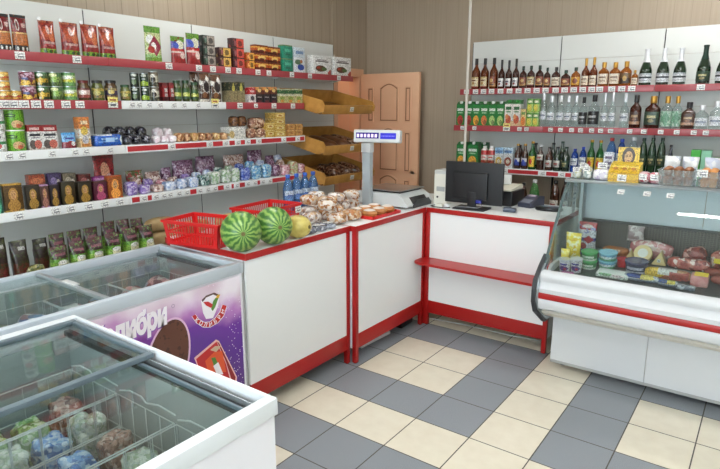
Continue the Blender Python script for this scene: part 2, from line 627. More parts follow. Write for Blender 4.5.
def shelving(x0, x1, label, shelves, plinth, ptop, pbot=.05):
    """unit in local frame: x along the wall, back panel on y=0, shelves reach to -y.
    shelves: (z, depth, rail kind, [(x, kind) tags], red spans)"""
    u = thing('shelving_unit', label, 'shelf')
    w = x1 - x0
    b = B(); zz = pbot; n = 6
    for k in range(n):
        za, zb = pbot + (ptop - pbot) * k / n, pbot + (ptop - pbot) * (k + 1) / n
        b.box(x0 + .004, x1 - .004, -.012, 0, za + .0015, zb - .0005, PANEL)
    O('back_panel', b.mesh('back_panel', 0), u)
    for x in (x0, x1):
        O('upright', B().box(x - .003, x + .003, -.011, .03, 0, ptop - .01, M('dark_slot', (70, 72, 74), .6)).mesh('upright', 0), u)
    if plinth:
        O('plinth', B().box(x0, x1, -.38, -.36, 0, .10, WHITE_METAL).mesh('plinth', 0), u)
    for z, d, kind, tags, spans in shelves:
        b = B()
        b.box(x0 + .002, x1 - .002, -d, -.013, z - .022, z, WHITE_METAL, .002)
        for bx in (x0 + .006, x1 - .009):
            b.prism([(-.013, z - .022), (-.013, z - .05), (-.04, z - .045), (-d * .8, z - .022)], 'x', bx, bx + .003, WHITE_METAL)
        s = O('shelf', b.mesh('shelf'), u)
        rm = {'red': RAILRED, 'white': WHITE_METAL, 'insert': WHITE_METAL}[kind]
        r = O('price_rail', B().box(x0 + .001, x1 - .001, -d - .008, -d, z - .048, z + .003, rm, .002).mesh('price_rail'), s)
        for (a, c) in spans:
            O('red_strip', B().box(a, c, -d - .0092, -d - .008, z - .039, z - .006, RAILRED2).mesh('red_strip', 0), s)
        for tx, k in tags:
            O('price_tag', {'t': tag_me, 's': tag_s, 'y': ytag_me}[k], s, (tx, -d - (.0105 if k != 'y' else .012), z - .022 + (.012 if k == 'y' else 0)))
    return u


LP, RP = -3.65, 5.15          # planes of the two back panels
LF1, LFX = LP + .25, LP + .35   # fronts of the shallow top shelf and of the deeper ones (left)
LZ = dict(L1=1.940, L2=1.680, L3=1.408, L4=1.083, L5=.62)
RZ = dict(R1=1.810, R2=1.487, R3=1.120, R4=.72)
RF1, RFX = RP - .25, RP - .35


def ltags(us, level, k='t'):
    x = LF1 if level == 'L1' else LFX
    return [(yat(u, x, LZ[level] - .02), k) for u in us]


TL = {
    'L1': ltags([19, 76, 168, 198, 212, 227, 238, 257, 268, 291, 309, 338], 'L1'),
    'L2': ltags([4, 12, 23, 35, 48, 65, 79], 'L2') + ltags([112, 214], 'L2', 'y') + ltags([131, 138, 148, 159, 173, 183, 197], 'L2', 's') + ltags([239, 273, 292], 'L2') + ltags([255], 'L2', 's'),
    'L3': ltags([8, 21, 51, 74, 85, 109], 'L3', 's') + ltags([171, 209, 225, 237, 247, 258, 283, 297], 'L3', 's'),
    'L4': ltags([18, 55, 70, 88, 104, 119], 'L4') + ltags([143, 155, 163, 169, 178, 186, 199, 207, 214, 226, 236, 247, 254, 262, 269, 299], 'L4', 's'),
    'L5': [],
}


def gaps(tags, y0, y1):
    """red runs between the white tags"""
    xs = sorted(t for t, k in tags if y0 < t < y1)
    out = []; a = y0 + .012
    for t in xs + [y1 + .02]:
        c = min(t - .03, y1 - .012)
        if c - a > .02:
            out.append((a, c))
        a = t + .03
    return out


LM = [(.35, 1.18), (1.18, 2.01), (2.01, 2.84), (2.84, 3.70), (3.70, 4.53)]
lkinds = [
    ('red', 'red', 'white', 'white'), ('red', 'red', 'white', 'white'), ('red', 'white', 'insert', 'insert'), ('red', 'red', 'insert', 'insert'), ('red', None, None, None)]
lnames = ['white wall shelving unit at the very left edge behind the rear freezer', 'white shelving unit holding canned vegetables, chips and portrait chocolate boxes',
          'white shelving unit holding pickle jars, dark bags and marshmallows', 'white shelving unit holding tea boxes, yellow wafers and candy', 'white shelving unit with three wooden bread trays next to the doorway']
for (y0, y1), kinds, nm in zip(LM, lkinds, lnames):
    sh = []
    for lv, kd in zip(('L1', 'L2', 'L3', 'L4'), kinds):
        if kd is None:
            continue
        tg = [t for t in TL[lv] if y0 + .02 < t[0] < y1 - .02]
        e = y1 if lv != 'L1' or y1 < 4.5 else y1
        sh.append((LZ[lv], .25 if lv == 'L1' else .35, kd, tg, gaps(tg, y0, y1) if kd == 'insert' else []))
    sh.append((LZ['L5'], .42, 'white', [], []))
    u = shelving(y0, y1, nm, sh, True, 2.25)
    u.location = (LP, 0, 0); u.rotation_euler = (0, 0, PI / 2)


def rtags(us, level, k='t'):
    y = RF1 if level == 'R1' else RFX
    return [(xat(u, y, RZ[level] - .02), k) for u in us]


TR = {
    'R1': rtags([467, 476, 484, 492, 501, 510, 519, 528, 537, 546, 556, 565, 574, 583, 592, 600, 612, 622, 632, 652, 701], 'R1', 't'),
    'R2': rtags([463, 475, 520, 527, 541, 551, 561, 572, 581, 592, 601, 611, 630, 644, 661, 677, 694, 706], 'R2', 's') + rtags([507], 'R2', 'y'),
    'R3': rtags([505, 543, 562, 575, 590], 'R3', 's'),
}
RM = [(-2.427, -1.60), (-1.60, -.80), (-.80, .03)]
rnames = ['white shelving unit holding juice cartons and cognac behind the cash desk', 'white shelving unit of vodka bottles above the left end of the display case',
          'white shelving unit holding sparkling wine above the right end of the display case']
for (x0, x1), nm in zip(RM, rnames):
    sh = []
    for lv, kd, d in (('R1', 'red', .25), ('R2', 'red', .35), ('R3', 'insert', .35)):
        tg = [t for t in TR[lv] if x0 + .02 < t[0] < x1 - .02]
        sh.append((RZ[lv], d, kd, tg, gaps(tg, x0, x1) if kd == 'insert' else []))
    sh.append((RZ['R4'], .42, 'white', [], []))
    u = shelving(x0, x1, nm, sh, True, 2.248, 1.06)
    u.location = (0, RP, 0)

# wooden bread trays on the end unit
PINE = M('varnished_pine', (190, 140, 70), .35, coat=.3, grain=(14, (168, 118, 52), .5))
PINE_D = M('varnished_pine_inside', (150, 104, 46), .45, coat=.1, grain=(14, (126, 84, 36), .5))
bx0, bx1 = 3.725, 4.470
tray_parts = []


def tray(zf, label):
    """front top edge at zf, tipped forwards"""
    D, Hs = .52, .12
    u = thing('bread_tray', label, 'tray', (LP + .02, 0, zf + .10 - .095), 0, 'wooden bread trays')
    u.rotation_euler = (0, math.radians(13), 0)
    for y in (bx0, bx1 - .014):
        b = B(); b.prism([(0, 0), (D - .06, 0), (D + .015, .035), (D + .015, .085), (D - .02, Hs), (0, Hs)], 'y', y, y + .014, PINE)
        O('side_panel', b.mesh('side_panel', 0), u)
    O('front_rail', B().box(D - .012, D + .002, bx0 + .015, bx1 - .015, .008, .085, PINE, .003).mesh('front_rail'), u)
    O('back_board', B().box(0, .012, bx0 + .015, bx1 - .015, 0, Hs, PINE, .002).mesh('back_board'), u)
    for k in range(6):
        O('slat', B().box(.015 + k * .083, .015 + k * .083 + .066, bx0 + .015, bx1 - .015, 0, .008, PINE_D, .001).mesh('slat'), u)
    O('price_tag', tag_me, u, (D + .0035, 4.13, .05), (0, 0, PI / 2))
    return u


trays = [tray(1.695, 'empty wooden bread tray, the topmost of three beside the door'),
         tray(1.350, 'wooden bread tray holding long brown loaves, middle one of three'),
         tray(1.085, 'wooden bread tray with dark bagged rolls, lowest of the three')]

BROWNBREAD = M('brown_crust', (112, 70, 38), .5, grain=(22, (72, 42, 24), .5), bump=(30, .3))
BAGBREAD = V('dark_rolls_in_bag', [(84, 48, 30), (62, 38, 28), (120, 84, 60), (150, 120, 100), (90, 56, 36)], 38, .25, .6)


def on_tray(t, me_parts, name, label, cat, x, y, W, group):
    """lay a thing on the tipped tray floor"""
    p = t.matrix_basis @ Vector((x, y, .010)) if False else None
    a = math.radians(13)
    o = t.location
    px = o.x + x * math.cos(a) + .012 * math.sin(a); pz = o.z - x * math.sin(a) + .012 * math.cos(a)
    r = put(me_parts, name, label, cat, (px, y, pz), 0, group)
    r.rotation_euler = (0, a, 0)
    return r


def loaf(W, D, H, m, seed):
    return [('bread_loaf', B().lump(W, D, H, m, seed, .75, .05, 10).mesh('bread_loaf'))]


for k, (y, lb) in enumerate(((4.00, 'long dark brown loaf on middle bread tray, the leftmost'), (4.17, 'brown loaf with pale bag end in the centre of the middle bread tray'),
                             (4.32, 'brown bagged loaf at the door end of the middle bread tray'))):
    on_tray(trays[1], loaf(.36, .12, .085, BROWNBREAD if k < 2 else BAGBREAD, k), 'bread_loaf', lb, 'bread', .28, y, .12, 'loaves on the middle tray')
for k, (x, y, lb) in enumerate(((.30, 4.06, 'bag of dark chocolate rolls, leftmost on the lowest bread tray'), (.30, 4.21, 'bag of brown rolls second along the lowest bread tray'),
                                (.30, 4.36, 'pale bag of rolls at the door end of lowest bread tray'))):
    on_tray(trays[2], [('roll_bag', B().lump(.30, .135, .10, BAGBREAD, 10 + k, .7, .12, 30).mesh('roll_bag'))], 'roll_bag', lb, 'bread', x, y, .13, 'bags on the lowest tray')

# ------------------------------------------------------------------ goods: shapes
def box_pack(W, D, H, m, bev=.002):
    return [('pack', B().box(-W / 2, W / 2, -D / 2, D / 2, 0, H, m, bev).mesh('pack'))]


def can(r, h, m, lid=STEEL):
    b = B().lathe([(r * .97, 0), (r, .003), (r, h - .003), (r * .97, h)], m, 20)
    c = B().lathe([(r * .9, 0), (r * 1.01, 0), (r * 1.01, .004), (r * .93, .004), (r * .9, .002)], lid, 20)
    return [('can', b.mesh('can')), ('rim', B().lathe([(r * .9, h), (r * 1.01, h), (r * 1.01, h + .003), (r * .95, h + .003), (r * .93, h + .001)], lid, 20).mesh('rim'))]


def jar(r, h, body, lid, lab):
    b = B().lathe([(r * .9, 0), (r, .006), (r, h * .70), (r * .82, h * .80), (r * .80, h * .86)], body, 20)
    return [('jar', b.mesh('jar')), ('lid', B().lathe([(r * .84, h * .86), (r * .88, h * .87), (r * .88, h * .99), (r * .84, h)], lid, 20).mesh('lid')),
            ('label', B().patch(r * 1.006, h * .14, h * .62, 1.5, lab).mesh('label'))]


PROF = {
    'cognac': ([(.95, 0), (1, .02), (1, .52), (.93, .58), (.55, .68), (.36, .74), (.32, .80), (.32, .97), (.28, .975)], .80, .36),
    'tall': ([(.95, 0), (1, .02), (1, .48), (.9, .55), (.5, .64), (.32, .70), (.28, .78), (.28, .97), (.25, .975)], .74, .33),
    'flask': ([(.93, 0), (1, .03), (1, .56), (.9, .66), (.5, .74), (.3, .78), (.28, .82), (.28, .97), (.25, .975)], .82, .36),
    'vodka': ([(.95, 0), (1, .02), (1, .58), (.92, .64), (.55, .72), (.36, .76), (.34, .8), (.34, .97), (.3, .975)], .80, .4),
    'square': ([(.95, 0), (1, .02), (1, .56), (.95, .62), (.6, .70), (.4, .74), (.36, .78), (.36, .97), (.3, .975)], .78, .42),
    'champ': ([(.95, 0), (1, .02), (1, .36), (.97, .42), (.78, .53), (.5, .66), (.36, .76), (.32, .84), (.32, .97), (.25, .975)], .64, .37),
    'beer': ([(.95, 0), (1, .02), (1, .54), (.93, .61), (.6, .71), (.42, .78), (.38, .84), (.38, .97), (.3, .975)], .93, .44),
    'pet': ([(.9, 0), (1, .03), (.98, .2), (1, .4), (.98, .6), (.95, .66), (.7, .80), (.4, .89), (.34, .9), (.34, .97)], .915, .4),
}


def bottle(kind, r, h, glass, cap, lab, lz=(.08, .42), half=1.15, sy=1., e=1., neck=None):
    prof, zc, rc = PROF[kind]
    b = B().lathe([(a * r, z * h) for a, z in prof], glass, 16, sy, e)
    sc = 1.0
    parts = [('bottle', b.mesh('bottle'))]
    cr = rc * r * 1.05
    if kind == 'champ':
        c = B().lathe([(.60 * r * 1.0, zc * h * .98), (.53 * r, zc * h), (.535 * r, .67 * h), (.40 * r, .76 * h), (.37 * r, .84 * h), (.38 * r, .97 * h), (.42 * r, .975 * h), (.40 * r, 1. * h)], cap, 16)
        c = B().lathe([(.60 * r, .635 * h), (.53 * r, .665 * h), (.395 * r, .76 * h), (.36 * r, .84 * h), (.37 * r, .955 * h), (.42 * r, .965 * h), (.40 * r, h)], cap, 16)
        parts.append(('foil', c.mesh('foil')))
    else:
        c = B().lathe([(cr, zc * h), (cr * 1.03, zc * h + .002), (cr * 1.03, h - .003), (cr * .95, h)], cap, 14, max(sy, .8) if sy < 1 else 1)
        parts.append(('cap', c.mesh('cap')))
    if lab:
        parts.append(('label', B().patch(r * 1.012, lz[0] * h, lz[1] * h, half, lab, sy, e).mesh('label')))
    if neck:
        parts.append(('neck_label', B().patch(r * prof[6][0] * 1.12, .76 * h, .80 * h, 1.4, neck).mesh('neck_label')))
    return parts


def carton(W, D, H, m, cap, slope=True):
    b = B()
    if slope:
        b.prism([(-D / 2, 0), (D / 2, 0), (D / 2, H), (D * .1, H), (-D / 2, H * .88)], 'x', -W / 2, W / 2, m)
    else:
        b.box(-W / 2, W / 2, -D / 2, D / 2, 0, H, m, .002)
    parts = [('carton', b.mesh('carton', 25))]
    if cap:
        c = B().lathe([(.014, 0), (.0145, .002), (.0145, .014), (.012, .016)], cap, 12)
        me = c.mesh('cap')
        me.transform(Matrix.Translation((0, -D * .2, H * (.925 if slope else 1.0))) @ Matrix.Rotation(.3 if slope else 0, 4, 'X'))
        parts.append(('cap', me))
    return parts


def pouch(W, D, H, m, seed=0, spout=None, kind='doy', clip=None):
    parts = [('pouch', B().pouch(W, D, H, m, seed, .1, kind).mesh('pouch'))]
    if spout:
        s = B().lathe([(.007, 0), (.007, .006), (.009, .006), (.009, .016), (.007, .018)], spout, 10, c=(-W * .38, 0, H * .985))
        parts.append(('spout', s.mesh('spout')))
    return parts


EPS = .0008


class LShelf:
    """goods on the left-hand shelving: sight-line columns give the place along the shelf"""
    def __init__(s, lv, inset=.012):
        s.z = LZ[lv] + EPS; s.x = (LF1 if lv == 'L1' else LFX if lv != 'L5' else LP + .42) - inset
        s.rz = PI / 2

    def span(s, u0, u1, vt, back=0.):
        x = s.x - back
        y0, y1 = yat(u0, x, s.z + .06), yat(u1, x, s.z + .06)
        return (y0 + y1) / 2, y1 - y0, zx((u0 + u1) / 2, vt, x) - s.z

    def place(s, parts, name, label, cat, y, d, group=None, dz=0., back=0., turn=0., lean=0.):
        if name not in ('tea_box', 'wafer_pack', 'cake_box'):
            y *= (s.x - back - (d / 2 if 'box' not in name else 0)) / (s.x - back)
        return put(parts, name, label, cat, (s.x - back - d / 2, y, s.z + dz), group=group, rot=(-lean, 0, s.rz + turn))


class RShelf:
    def __init__(s, lv, inset=.012):
        s.z = RZ[lv] + EPS; s.y = (RF1 if lv == 'R1' else RFX if lv != 'R4' else RP - .42) + inset

    def span(s, u0, u1, vt, back=0.):
        y = s.y + back
        x0, x1 = xat(u0, y, s.z + .08), xat(u1, y, s.z + .08)
        return (x0 + x1) / 2, x1 - x0, zy((u0 + u1) / 2, vt, y) - s.z

    def place(s, parts, name, label, cat, x, d, group=None, dz=0., back=0., turn=0.):
        return put(parts, name, label, cat, (x, s.y + back + d / 2, s.z + dz), turn, group)


# ------------------------------------------------------------------ left shelving, top shelf
S = LShelf('L1')
GR = 'goods on the top grocery shelf'
seed_m = P('seed_packet_print', [(0, (20, 18, 20)), (.17, (188, 106, 44)), (.48, (226, 190, 120)), (.52, (120, 22, 26)), (.92, (24, 20, 22))],
           [('e', .35, .72, .12, .16, (230, 220, 215)), ('e', .35, .72, .07, .12, (110, 20, 24)), ('e', .2, .08, .07, .05, (220, 220, 215)), ('e', .5, .08, .08, .05, (220, 220, 215)), ('e', .78, .08, .07, .05, (220, 220, 215)),
            ('r', .75, .72, .14, .06, (205, 160, 150))], (60, (150, 84, 34), .62), .25, .4)
for i, (a, c, v) in enumerate(((-4, 11, 13), (12, 28, 14.5))):
    y, w, h = S.span(a, c, v)
    S.place(pouch(w, .05, h, seed_m, i), 'snack_packet', ('large black and maroon snack packet at the end of the top shelf, leftmost', 'large black and maroon snack packet with orange band beside the first ketchup pouch')[i], 'packet', y, .05, GR)
ket = P('ketchup_print', [(0, (120, 160, 50)), (.15, (150, 30, 30)), (.34, (122, 22, 24)), (.40, (158, 50, 30)), (.93, (176, 90, 60))],
        [('e', .32, .62, .2, .2, (196, 84, 50)), ('e', .7, .58, .2, .22, (206, 108, 64)), ('e', .5, .72, .1, .14, (226, 190, 180)), ('e', .2, .07, .09, .05, (40, 90, 30)), ('e', .5, .07, .09, .05, (40, 90, 30)), ('e', .8, .07, .09, .05, (40, 90, 30)), ('r', .5, .33, .34, .035, (196, 150, 140))],
        (50, (120, 24, 22), .6), .22, .5)
kw = M('white_cap_plastic', (240, 240, 240), .4)
for i, (a, c, v) in enumerate(((39.5, 55.5, 20), (61, 79, 22), (81.5, 98.5, 24), (99.5, 115, 26.5))):
    y, w, h = S.span(a, c, v)
    S.place(pouch(w, .06, h, ket, i, kw), 'ketchup_pouch', f'red ketchup pouch with green foot and white spout, {pos(i, 4)} of four', 'pouch', y, .06, 'red ketchup pouches')
mayo = P('sauce_pouch_print', [(0, (110, 150, 50)), (.12, (150, 190, 120)), (.2, (200, 205, 150)), (.82, (96, 150, 50))],
         [('e', .3, .62, .22, .14, (236, 236, 232)), ('d', .55, .45, .4, .3, (150, 50, 70)), ('e', .45, .45, .14, .1, (230, 220, 215)), ('e', .3, .34, .2, .1, (170, 50, 40))], (60, (130, 170, 70), .6), .22, .5)
y, w, h = S.span(145, 161.5, 26)
S.place(pouch(w, .05, h, mayo, 4), 'sauce_pouch', 'green and white sauce pouch standing alone on the top shelf', 'pouch', y, .05, GR)
gbr = P('red_blue_pouch_print', [(0, (150, 24, 28)), (.35, (176, 34, 36)), (.55, (90, 90, 170)), (.80, (96, 140, 50))],
        [('e', .62, .70, .28, .16, (214, 214, 190)), ('e', .3, .66, .2, .12, (70, 90, 180)), ('e', .7, .3, .18, .12, (226, 200, 190)), ('r', .4, .42, .4, .03, (220, 190, 180))], (50, (120, 30, 30), .62), .22, .5)
for i, (a, c, v) in enumerate(((171, 185, 36), (186.5, 200, 33))):
    y, w, h = S.span(a, c, v)
    S.place(pouch(w, .05, h, gbr, i), 'snack_pouch', ('red pouch with blue and green top, the shorter one beside the sauce pouch', 'red pouch with blue and green top, touching the dark green tea boxes')[i], 'pouch', y, .05, GR)


def teabox(front, side):
    """front shows a picture half beside a dark half"""
    return P('tea_print_%d_%d_%d' % (front + side[:0]), [(0, side)], [('r', .68, .5, .33, .46, front), ('e', .25, .5, .1, .25, tuple(min(255, int(k * 1.6 + 40)) for k in side)), ('e', .66, .5, .18, .3, tuple(min(255, int(k * .55)) for k in front)), ('r', .5, .04, .5, .04, (60, 50, 40))], (45, tuple(int(k * .7) for k in front), .6), .35, .3)


def lstack(S, us, u0, u1, vt, tiers, m, name, desc, cat, group, dep=.055, labels=None, gap=.0006):
    x = S.x
    y0, y1 = yat(u0, x, S.z + .06), yat(u1, x, S.z + .06)
    H = (zx((u0 + u1) / 2, vt, x) - S.z) / tiers
    y = (y0 + y1) / 2
    pk = box_pack(y1 - y0, dep, H - gap, m)
    out = []
    for t in range(tiers):
        lb = labels[t] if labels else desc + (', ' + {1: ('on the shelf',), 2: ('the lower one', 'the upper one'), 3: ('bottom of the stack', 'middle of the stack', 'top of the stack'), 4: ('lowest of four', 'second up of four', 'third up of four', 'topmost of four')}[tiers][t] if tiers > 1 else '')
        out.append(S.place(pk, name, lb, cat, y + RND.uniform(-.001, .001), dep, group, t * H))
    return out


TG = 'tea boxes on the top shelf'
lstack(S, 0, 203.5, 215.5, 35.5, 3, teabox((160, 150, 140), (26, 44, 34)), 'tea_box', 'dark green tea box beside the red blue pouches', 'box', TG)
lstack(S, 0, 219.5, 231, 47.5, 2, teabox((226, 180, 90), (72, 30, 30)), 'tea_box', 'dark maroon tea box with yellow picture', 'box', TG)
lstack(S, 0, 233, 244.5, 38.5, 3, teabox((214, 84, 70), (64, 26, 30)), 'tea_box', 'dark tea box with red picture half', 'box', TG)
lstack(S, 0, 246.5, 254.5, 52.5, 2, teabox((236, 170, 70), (190, 84, 40)), 'tea_box', 'small orange tea box in short stack', 'box', TG, .06)
orr = P('sunset_tea_print', [(0, (86, 34, 20)), (.3, (190, 84, 24)), (.62, (228, 160, 60)), (.8, (120, 50, 24))], [('e', .5, .45, .3, .25, (240, 200, 110)), ('e', .5, .3, .2, .14, (110, 40, 20))], (40, (150, 60, 24), .62), .35, .3)
lstack(S, 0, 255.5, 268.5, 45, 3, orr, 'tea_box', 'brown and orange sunset tea box, left column', 'box', TG)
lstack(S, 0, 269.3, 280.5, 47, 3, orr, 'tea_box', 'brown and orange sunset tea box, right column', 'box', TG)
teal = P('teal_box_print', [(0, (40, 150, 120)), (.9, (110, 140, 90))], [('r', .5, .6, .3, .1, (90, 190, 160)), ('e', .5, .3, .25, .08, (30, 110, 90))], (40, (30, 130, 108), .6), .35, .3)
lstack(S, 0, 283, 292.8, 45, 2, teal, 'tea_box', 'plain teal tea box beside the sunset boxes', 'box', TG)
wb = P('white_blue_box_print', [(0, (232, 236, 240)), (.6, (210, 222, 232))], [('e', .6, .22, .32, .12, (50, 80, 170)), ('e', .35, .42, .3, .1, (90, 120, 90)), ('r', .5, .8, .35, .06, (120, 150, 190)), ('e', .65, .45, .12, .07, (190, 120, 70))], None, .35, .3)
lstack(S, 0, 294.5, 305, 47.5, 1, wb, 'sugar_box', 'white box with blue picture beside the teal boxes', 'box', TG)
nut = P('nut_box_print', [(0, (238, 236, 230)), (.1, (240, 240, 238))], [('e', .42, .32, .28, .17, (96, 60, 36)), ('e', .62, .3, .14, .1, (80, 110, 50)), ('e', .3, .36, .1, .07, (170, 60, 40)), ('r', .5, .70, .36, .035, (120, 110, 110)), ('r', .48, .78, .26, .025, (150, 140, 140)), ('d', .95, .1, .16, .2, (200, 70, 60))], None, .35, .3)
for i, (a, c, v) in enumerate(((313, 331, 56), (334, 351, 57.5))):
    y, w, h = S.span(a, c, v)
    S.place(box_pack(w, .07, h, nut), 'sweets_box', ('white sweets box with brown nuts picture next to the white blue box', 'white sweets box with brown nuts picture at the door end of the top shelf')[i], 'box', y, .07, 'white nut boxes')

# second shelf: cans, jars, coffee
S = LShelf('L2')
corn0 = P('yellow_can_print', [(0, (206, 150, 60)), (.3, (190, 60, 40)), (.5, (232, 190, 90)), (.85, (216, 170, 70))], [('e', .5, .55, .3, .2, (240, 220, 160))], (70, (170, 110, 40), .62), .3, .4)


def lcan(u0, u1, vt, tiers, m, name, labels, cat, group, kind='can', **kw):
    y, w, h = S.span(u0, u1, vt)
    r = (u1 - u0) / 2 * depth(S.x, y, S.z) / F * .97
    H = (zx((u0 + u1) / 2, vt, S.x) - S.z) / tiers
    y = yat((u0 + u1) / 2, S.x - r, S.z + .05)
    if kind == 'can':
        pk = can(r, H - .0035, m)
    else:
        pk = jar(r, H - .001, m, kw['lid'], kw['lab'])
    for t in range(tiers):
        put(pk, name, labels[t], cat, (S.x - r - .002, y, S.z + t * H), PI / 2 - .7, group)


CG = 'cans on the second shelf'
lcan(-2, 10, 71, 3, corn0, 'food_can', ['yellow and red can at the bottom of a stack of three', 'yellow and red can in the middle of a stack of three', 'yellow and red can on top of a stack of three'], 'can', CG)
lcan(10.3, 20.6, 90, 1, corn0, 'food_can', ['single yellow and red can beside the stack of three'], 'can', CG)
chk = P('check_can_print', [(0, (220, 176, 60)), (.42, (110, 96, 120)), (.55, (190, 150, 170))], [('r', .5, .5, .2, .08, (90, 100, 160)), ('e', .5, .2, .3, .16, (240, 200, 90))], (60, (110, 40, 60), .52), .3, .4)
corn = P('corn_can_print', [(0, (40, 70, 36)), (.25, (200, 160, 50)), (.55, (70, 100, 50)), (.85, (50, 110, 60))], [('d', .58, .38, .2, .35, (226, 190, 70)), ('e', .5, .8, .25, .12, (230, 235, 220)), ('e', .4, .15, .1, .1, (230, 220, 190))], (60, (50, 60, 40), .6), .3, .4)
pea = P('pea_can_print', [(0, (90, 120, 60)), (.3, (130, 160, 80)), (.7, (60, 110, 50))], [('e', .5, .82, .3, .13, (226, 232, 170)), ('e', .6, .5, .2, .2, (150, 190, 90))], (60, (60, 80, 40), .58), .3, .4)
lime = P('lime_can_print', [(0, (110, 160, 90)), (.3, (216, 224, 100)), (.6, (200, 220, 170)), (.8, (90, 150, 80))], [('e', .5, .62, .4, .14, (240, 244, 230)), ('e', .5, .42, .3, .1, (226, 220, 60))], (60, (90, 150, 80), .62), .3, .4)
for (a, c, v, m, d) in ((21, 36, 71, chk, 'pink checked can with yellow foot'), (36.7, 49, 71.5, corn, 'green corn can with yellow cob'), (49.6, 62.6, 72, pea, 'green pea can with pale band'), (63.2, 76.6, 72, lime, 'green and lime can')):
    lcan(a, c, v, 2, m, 'food_can', [d + ', lower of two stacked', d + ', upper of two stacked'], 'can', CG)
glassd = M('dark_jar_glass', (62, 40, 26), .12, coat=.6, grain=(70, (96, 70, 34), .5))
glassg = M('green_jar_glass', (52, 62, 30), .12, coat=.6, grain=(70, (110, 116, 50), .5))
lidr = M('maroon_lid', (96, 24, 26), .35); lidk = M('black_lid', (30, 28, 26), .35); lidg = M('green_lid', (36, 70, 40), .35); lidy = M('gold_lid', (190, 160, 80), .3, .6)
labr = P('pink_jar_label', [(0, (150, 50, 40)), (.3, (220, 190, 180)), (.8, (110, 40, 36))], [('e', .5, .55, .3, .2, (240, 230, 226))], (60, (190, 120, 110), .6))
laby = P('olive_jar_label', [(0, (150, 120, 60)), (.3, (96, 110, 50)), (.7, (190, 170, 80))], [('e', .5, .5, .3, .25, (200, 190, 110))], (60, (60, 70, 40), .58))
labp = P('purple_jar_label', [(0, (150, 110, 60)), (.3, (60, 44, 80)), (.75, (190, 170, 110))], [('e', .6, .6, .25, .2, (210, 190, 110))], (60, (50, 40, 60), .58))
JG = 'jars on the second shelf'
lcan(78, 90, 80, 1, glassd, 'preserve_jar', ['brown preserve jar with maroon lid and pink label'], 'jar', JG, 'jar', lid=lidr, lab=labr)
lcan(92, 104, 80, 1, glassg, 'preserve_jar', ['olive green preserve jar beside the pink labelled jar'], 'jar', JG, 'jar', lid=lidk, lab=laby)
lcan(105, 117.5, 80, 1, glassd, 'preserve_jar', ['dark jar with purple label behind the yellow price card'], 'jar', JG, 'jar', lid=lidk, lab=labp)
lcan(120.5, 130.5, 84.5, 1, glassg, 'preserve_jar', ['short green jar beside the black stacked cans'], 'jar', JG, 'jar', lid=lidg, lab=laby)
blk = P('black_can_print', [(0, (28, 40, 34)), (.3, (36, 56, 44))], [('e', .5, .35, .25, .2, (110, 130, 90)), ('e', .5, .85, .3, .1, (200, 205, 195)), ('r', .5, .6, .2, .05, (190, 195, 190))], (60, (40, 60, 50), .6), .25, .5)
blk2 = P('black_lime_can_print', [(0, (30, 46, 34)), (.1, (150, 180, 50)), (.4, (36, 60, 44))], [('e', .5, .3, .3, .18, (170, 200, 60)), ('e', .5, .85, .3, .1, (200, 205, 195)), ('r', .5, .6, .2, .05, (190, 195, 190))], (60, (40, 60, 50), .62), .25, .5)
blk3 = P('black_cream_can_print', [(0, (50, 56, 46)), (.3, (196, 190, 170)), (.75, (110, 100, 84))], [('e', .5, .5, .25, .2, (60, 50, 40)), ('e', .5, .75, .25, .12, (230, 226, 214))], (60, (120, 110, 90), .58), .25, .5)
for (a, c, v, m, d) in ((131, 140, 72.5, blk, 'black green can of olives'), (141, 149.5, 73, blk2, 'black can with lime band'), (150, 159.5, 71.5, blk3, 'black and cream can')):
    lcan(a, c, v, 2, m, 'food_can', [d + ', lower of the two stacked', d + ', upper of the two stacked'], 'can', CG)
redp = P('red_coffee_pack_print', [(0, (70, 18, 22)), (.25, (150, 30, 36)), (.85, (110, 24, 28))], [('r', .6, .6, .25, .1, (210, 205, 200)), ('r', .6, .35, .25, .08, (190, 180, 176))], (60, (90, 20, 24), .6), .3, .4)
for i, (a, c) in enumerate(((160.5, 166), (167, 172))):
    y, w, h = S.span(a, c, 82.5)
    S.place(box_pack(w, .05, h, redp), 'coffee_pack', ('dark red coffee pack touching the black cream cans', 'dark red coffee pack touching the pickle jars')[i], 'pack', y, .05, 'red coffee packs')
pick = M('pickle_jar_glass', (40, 52, 26), .1, coat=.7, grain=(60, (76, 84, 34), .5))
labpk = P('pickle_label', [(0, (40, 80, 40)), (.25, (190, 200, 80)), (.6, (60, 100, 50))], [('e', .5, .45, .3, .2, (226, 226, 130))], (60, (60, 90, 40), .6))
for i, (a, c, v) in enumerate(((173, 181.5, 80), (182.3, 190, 80), (191, 198.5, 82))):
    lcan(a, c, v, 1, pick, 'pickle_jar', ['green pickle jar with yellow green label, ' + pos(i, 3) + ' of three'], 'jar', 'pickle jars', 'jar', lid=lidg, lab=labpk)
cof = P('brown_white_pouch_print', [(0, (226, 220, 208)), (.1, (80, 50, 36)), (.3, (226, 222, 214)), (.78, (110, 76, 56))], [('e', .55, .55, .3, .2, (50, 40, 44)), ('e', .4, .25, .22, .1, (150, 100, 66)), ('d', .7, .8, .2, .14, (240, 236, 230))], (38, (90, 60, 44), .56), .2, .5, (40, .3))
for i, (a, c, v, bk) in enumerate(((190, 199, 72, .10), (199.5, 209.5, 73, .0), (210, 221, 74.5, .0))):
    y, w, h = S.span(a, c, v, bk)
    S.place(pouch(w, .045, h, cof, i, None, 'pillow'), 'coffee_pouch', ('brown and white coffee pouch behind the pickle jars', 'brown and white coffee pouch with dark round picture', 'brown and white coffee pouch above the yellow card')[i], 'pouch', y, .045, 'coffee pouches', back=bk)
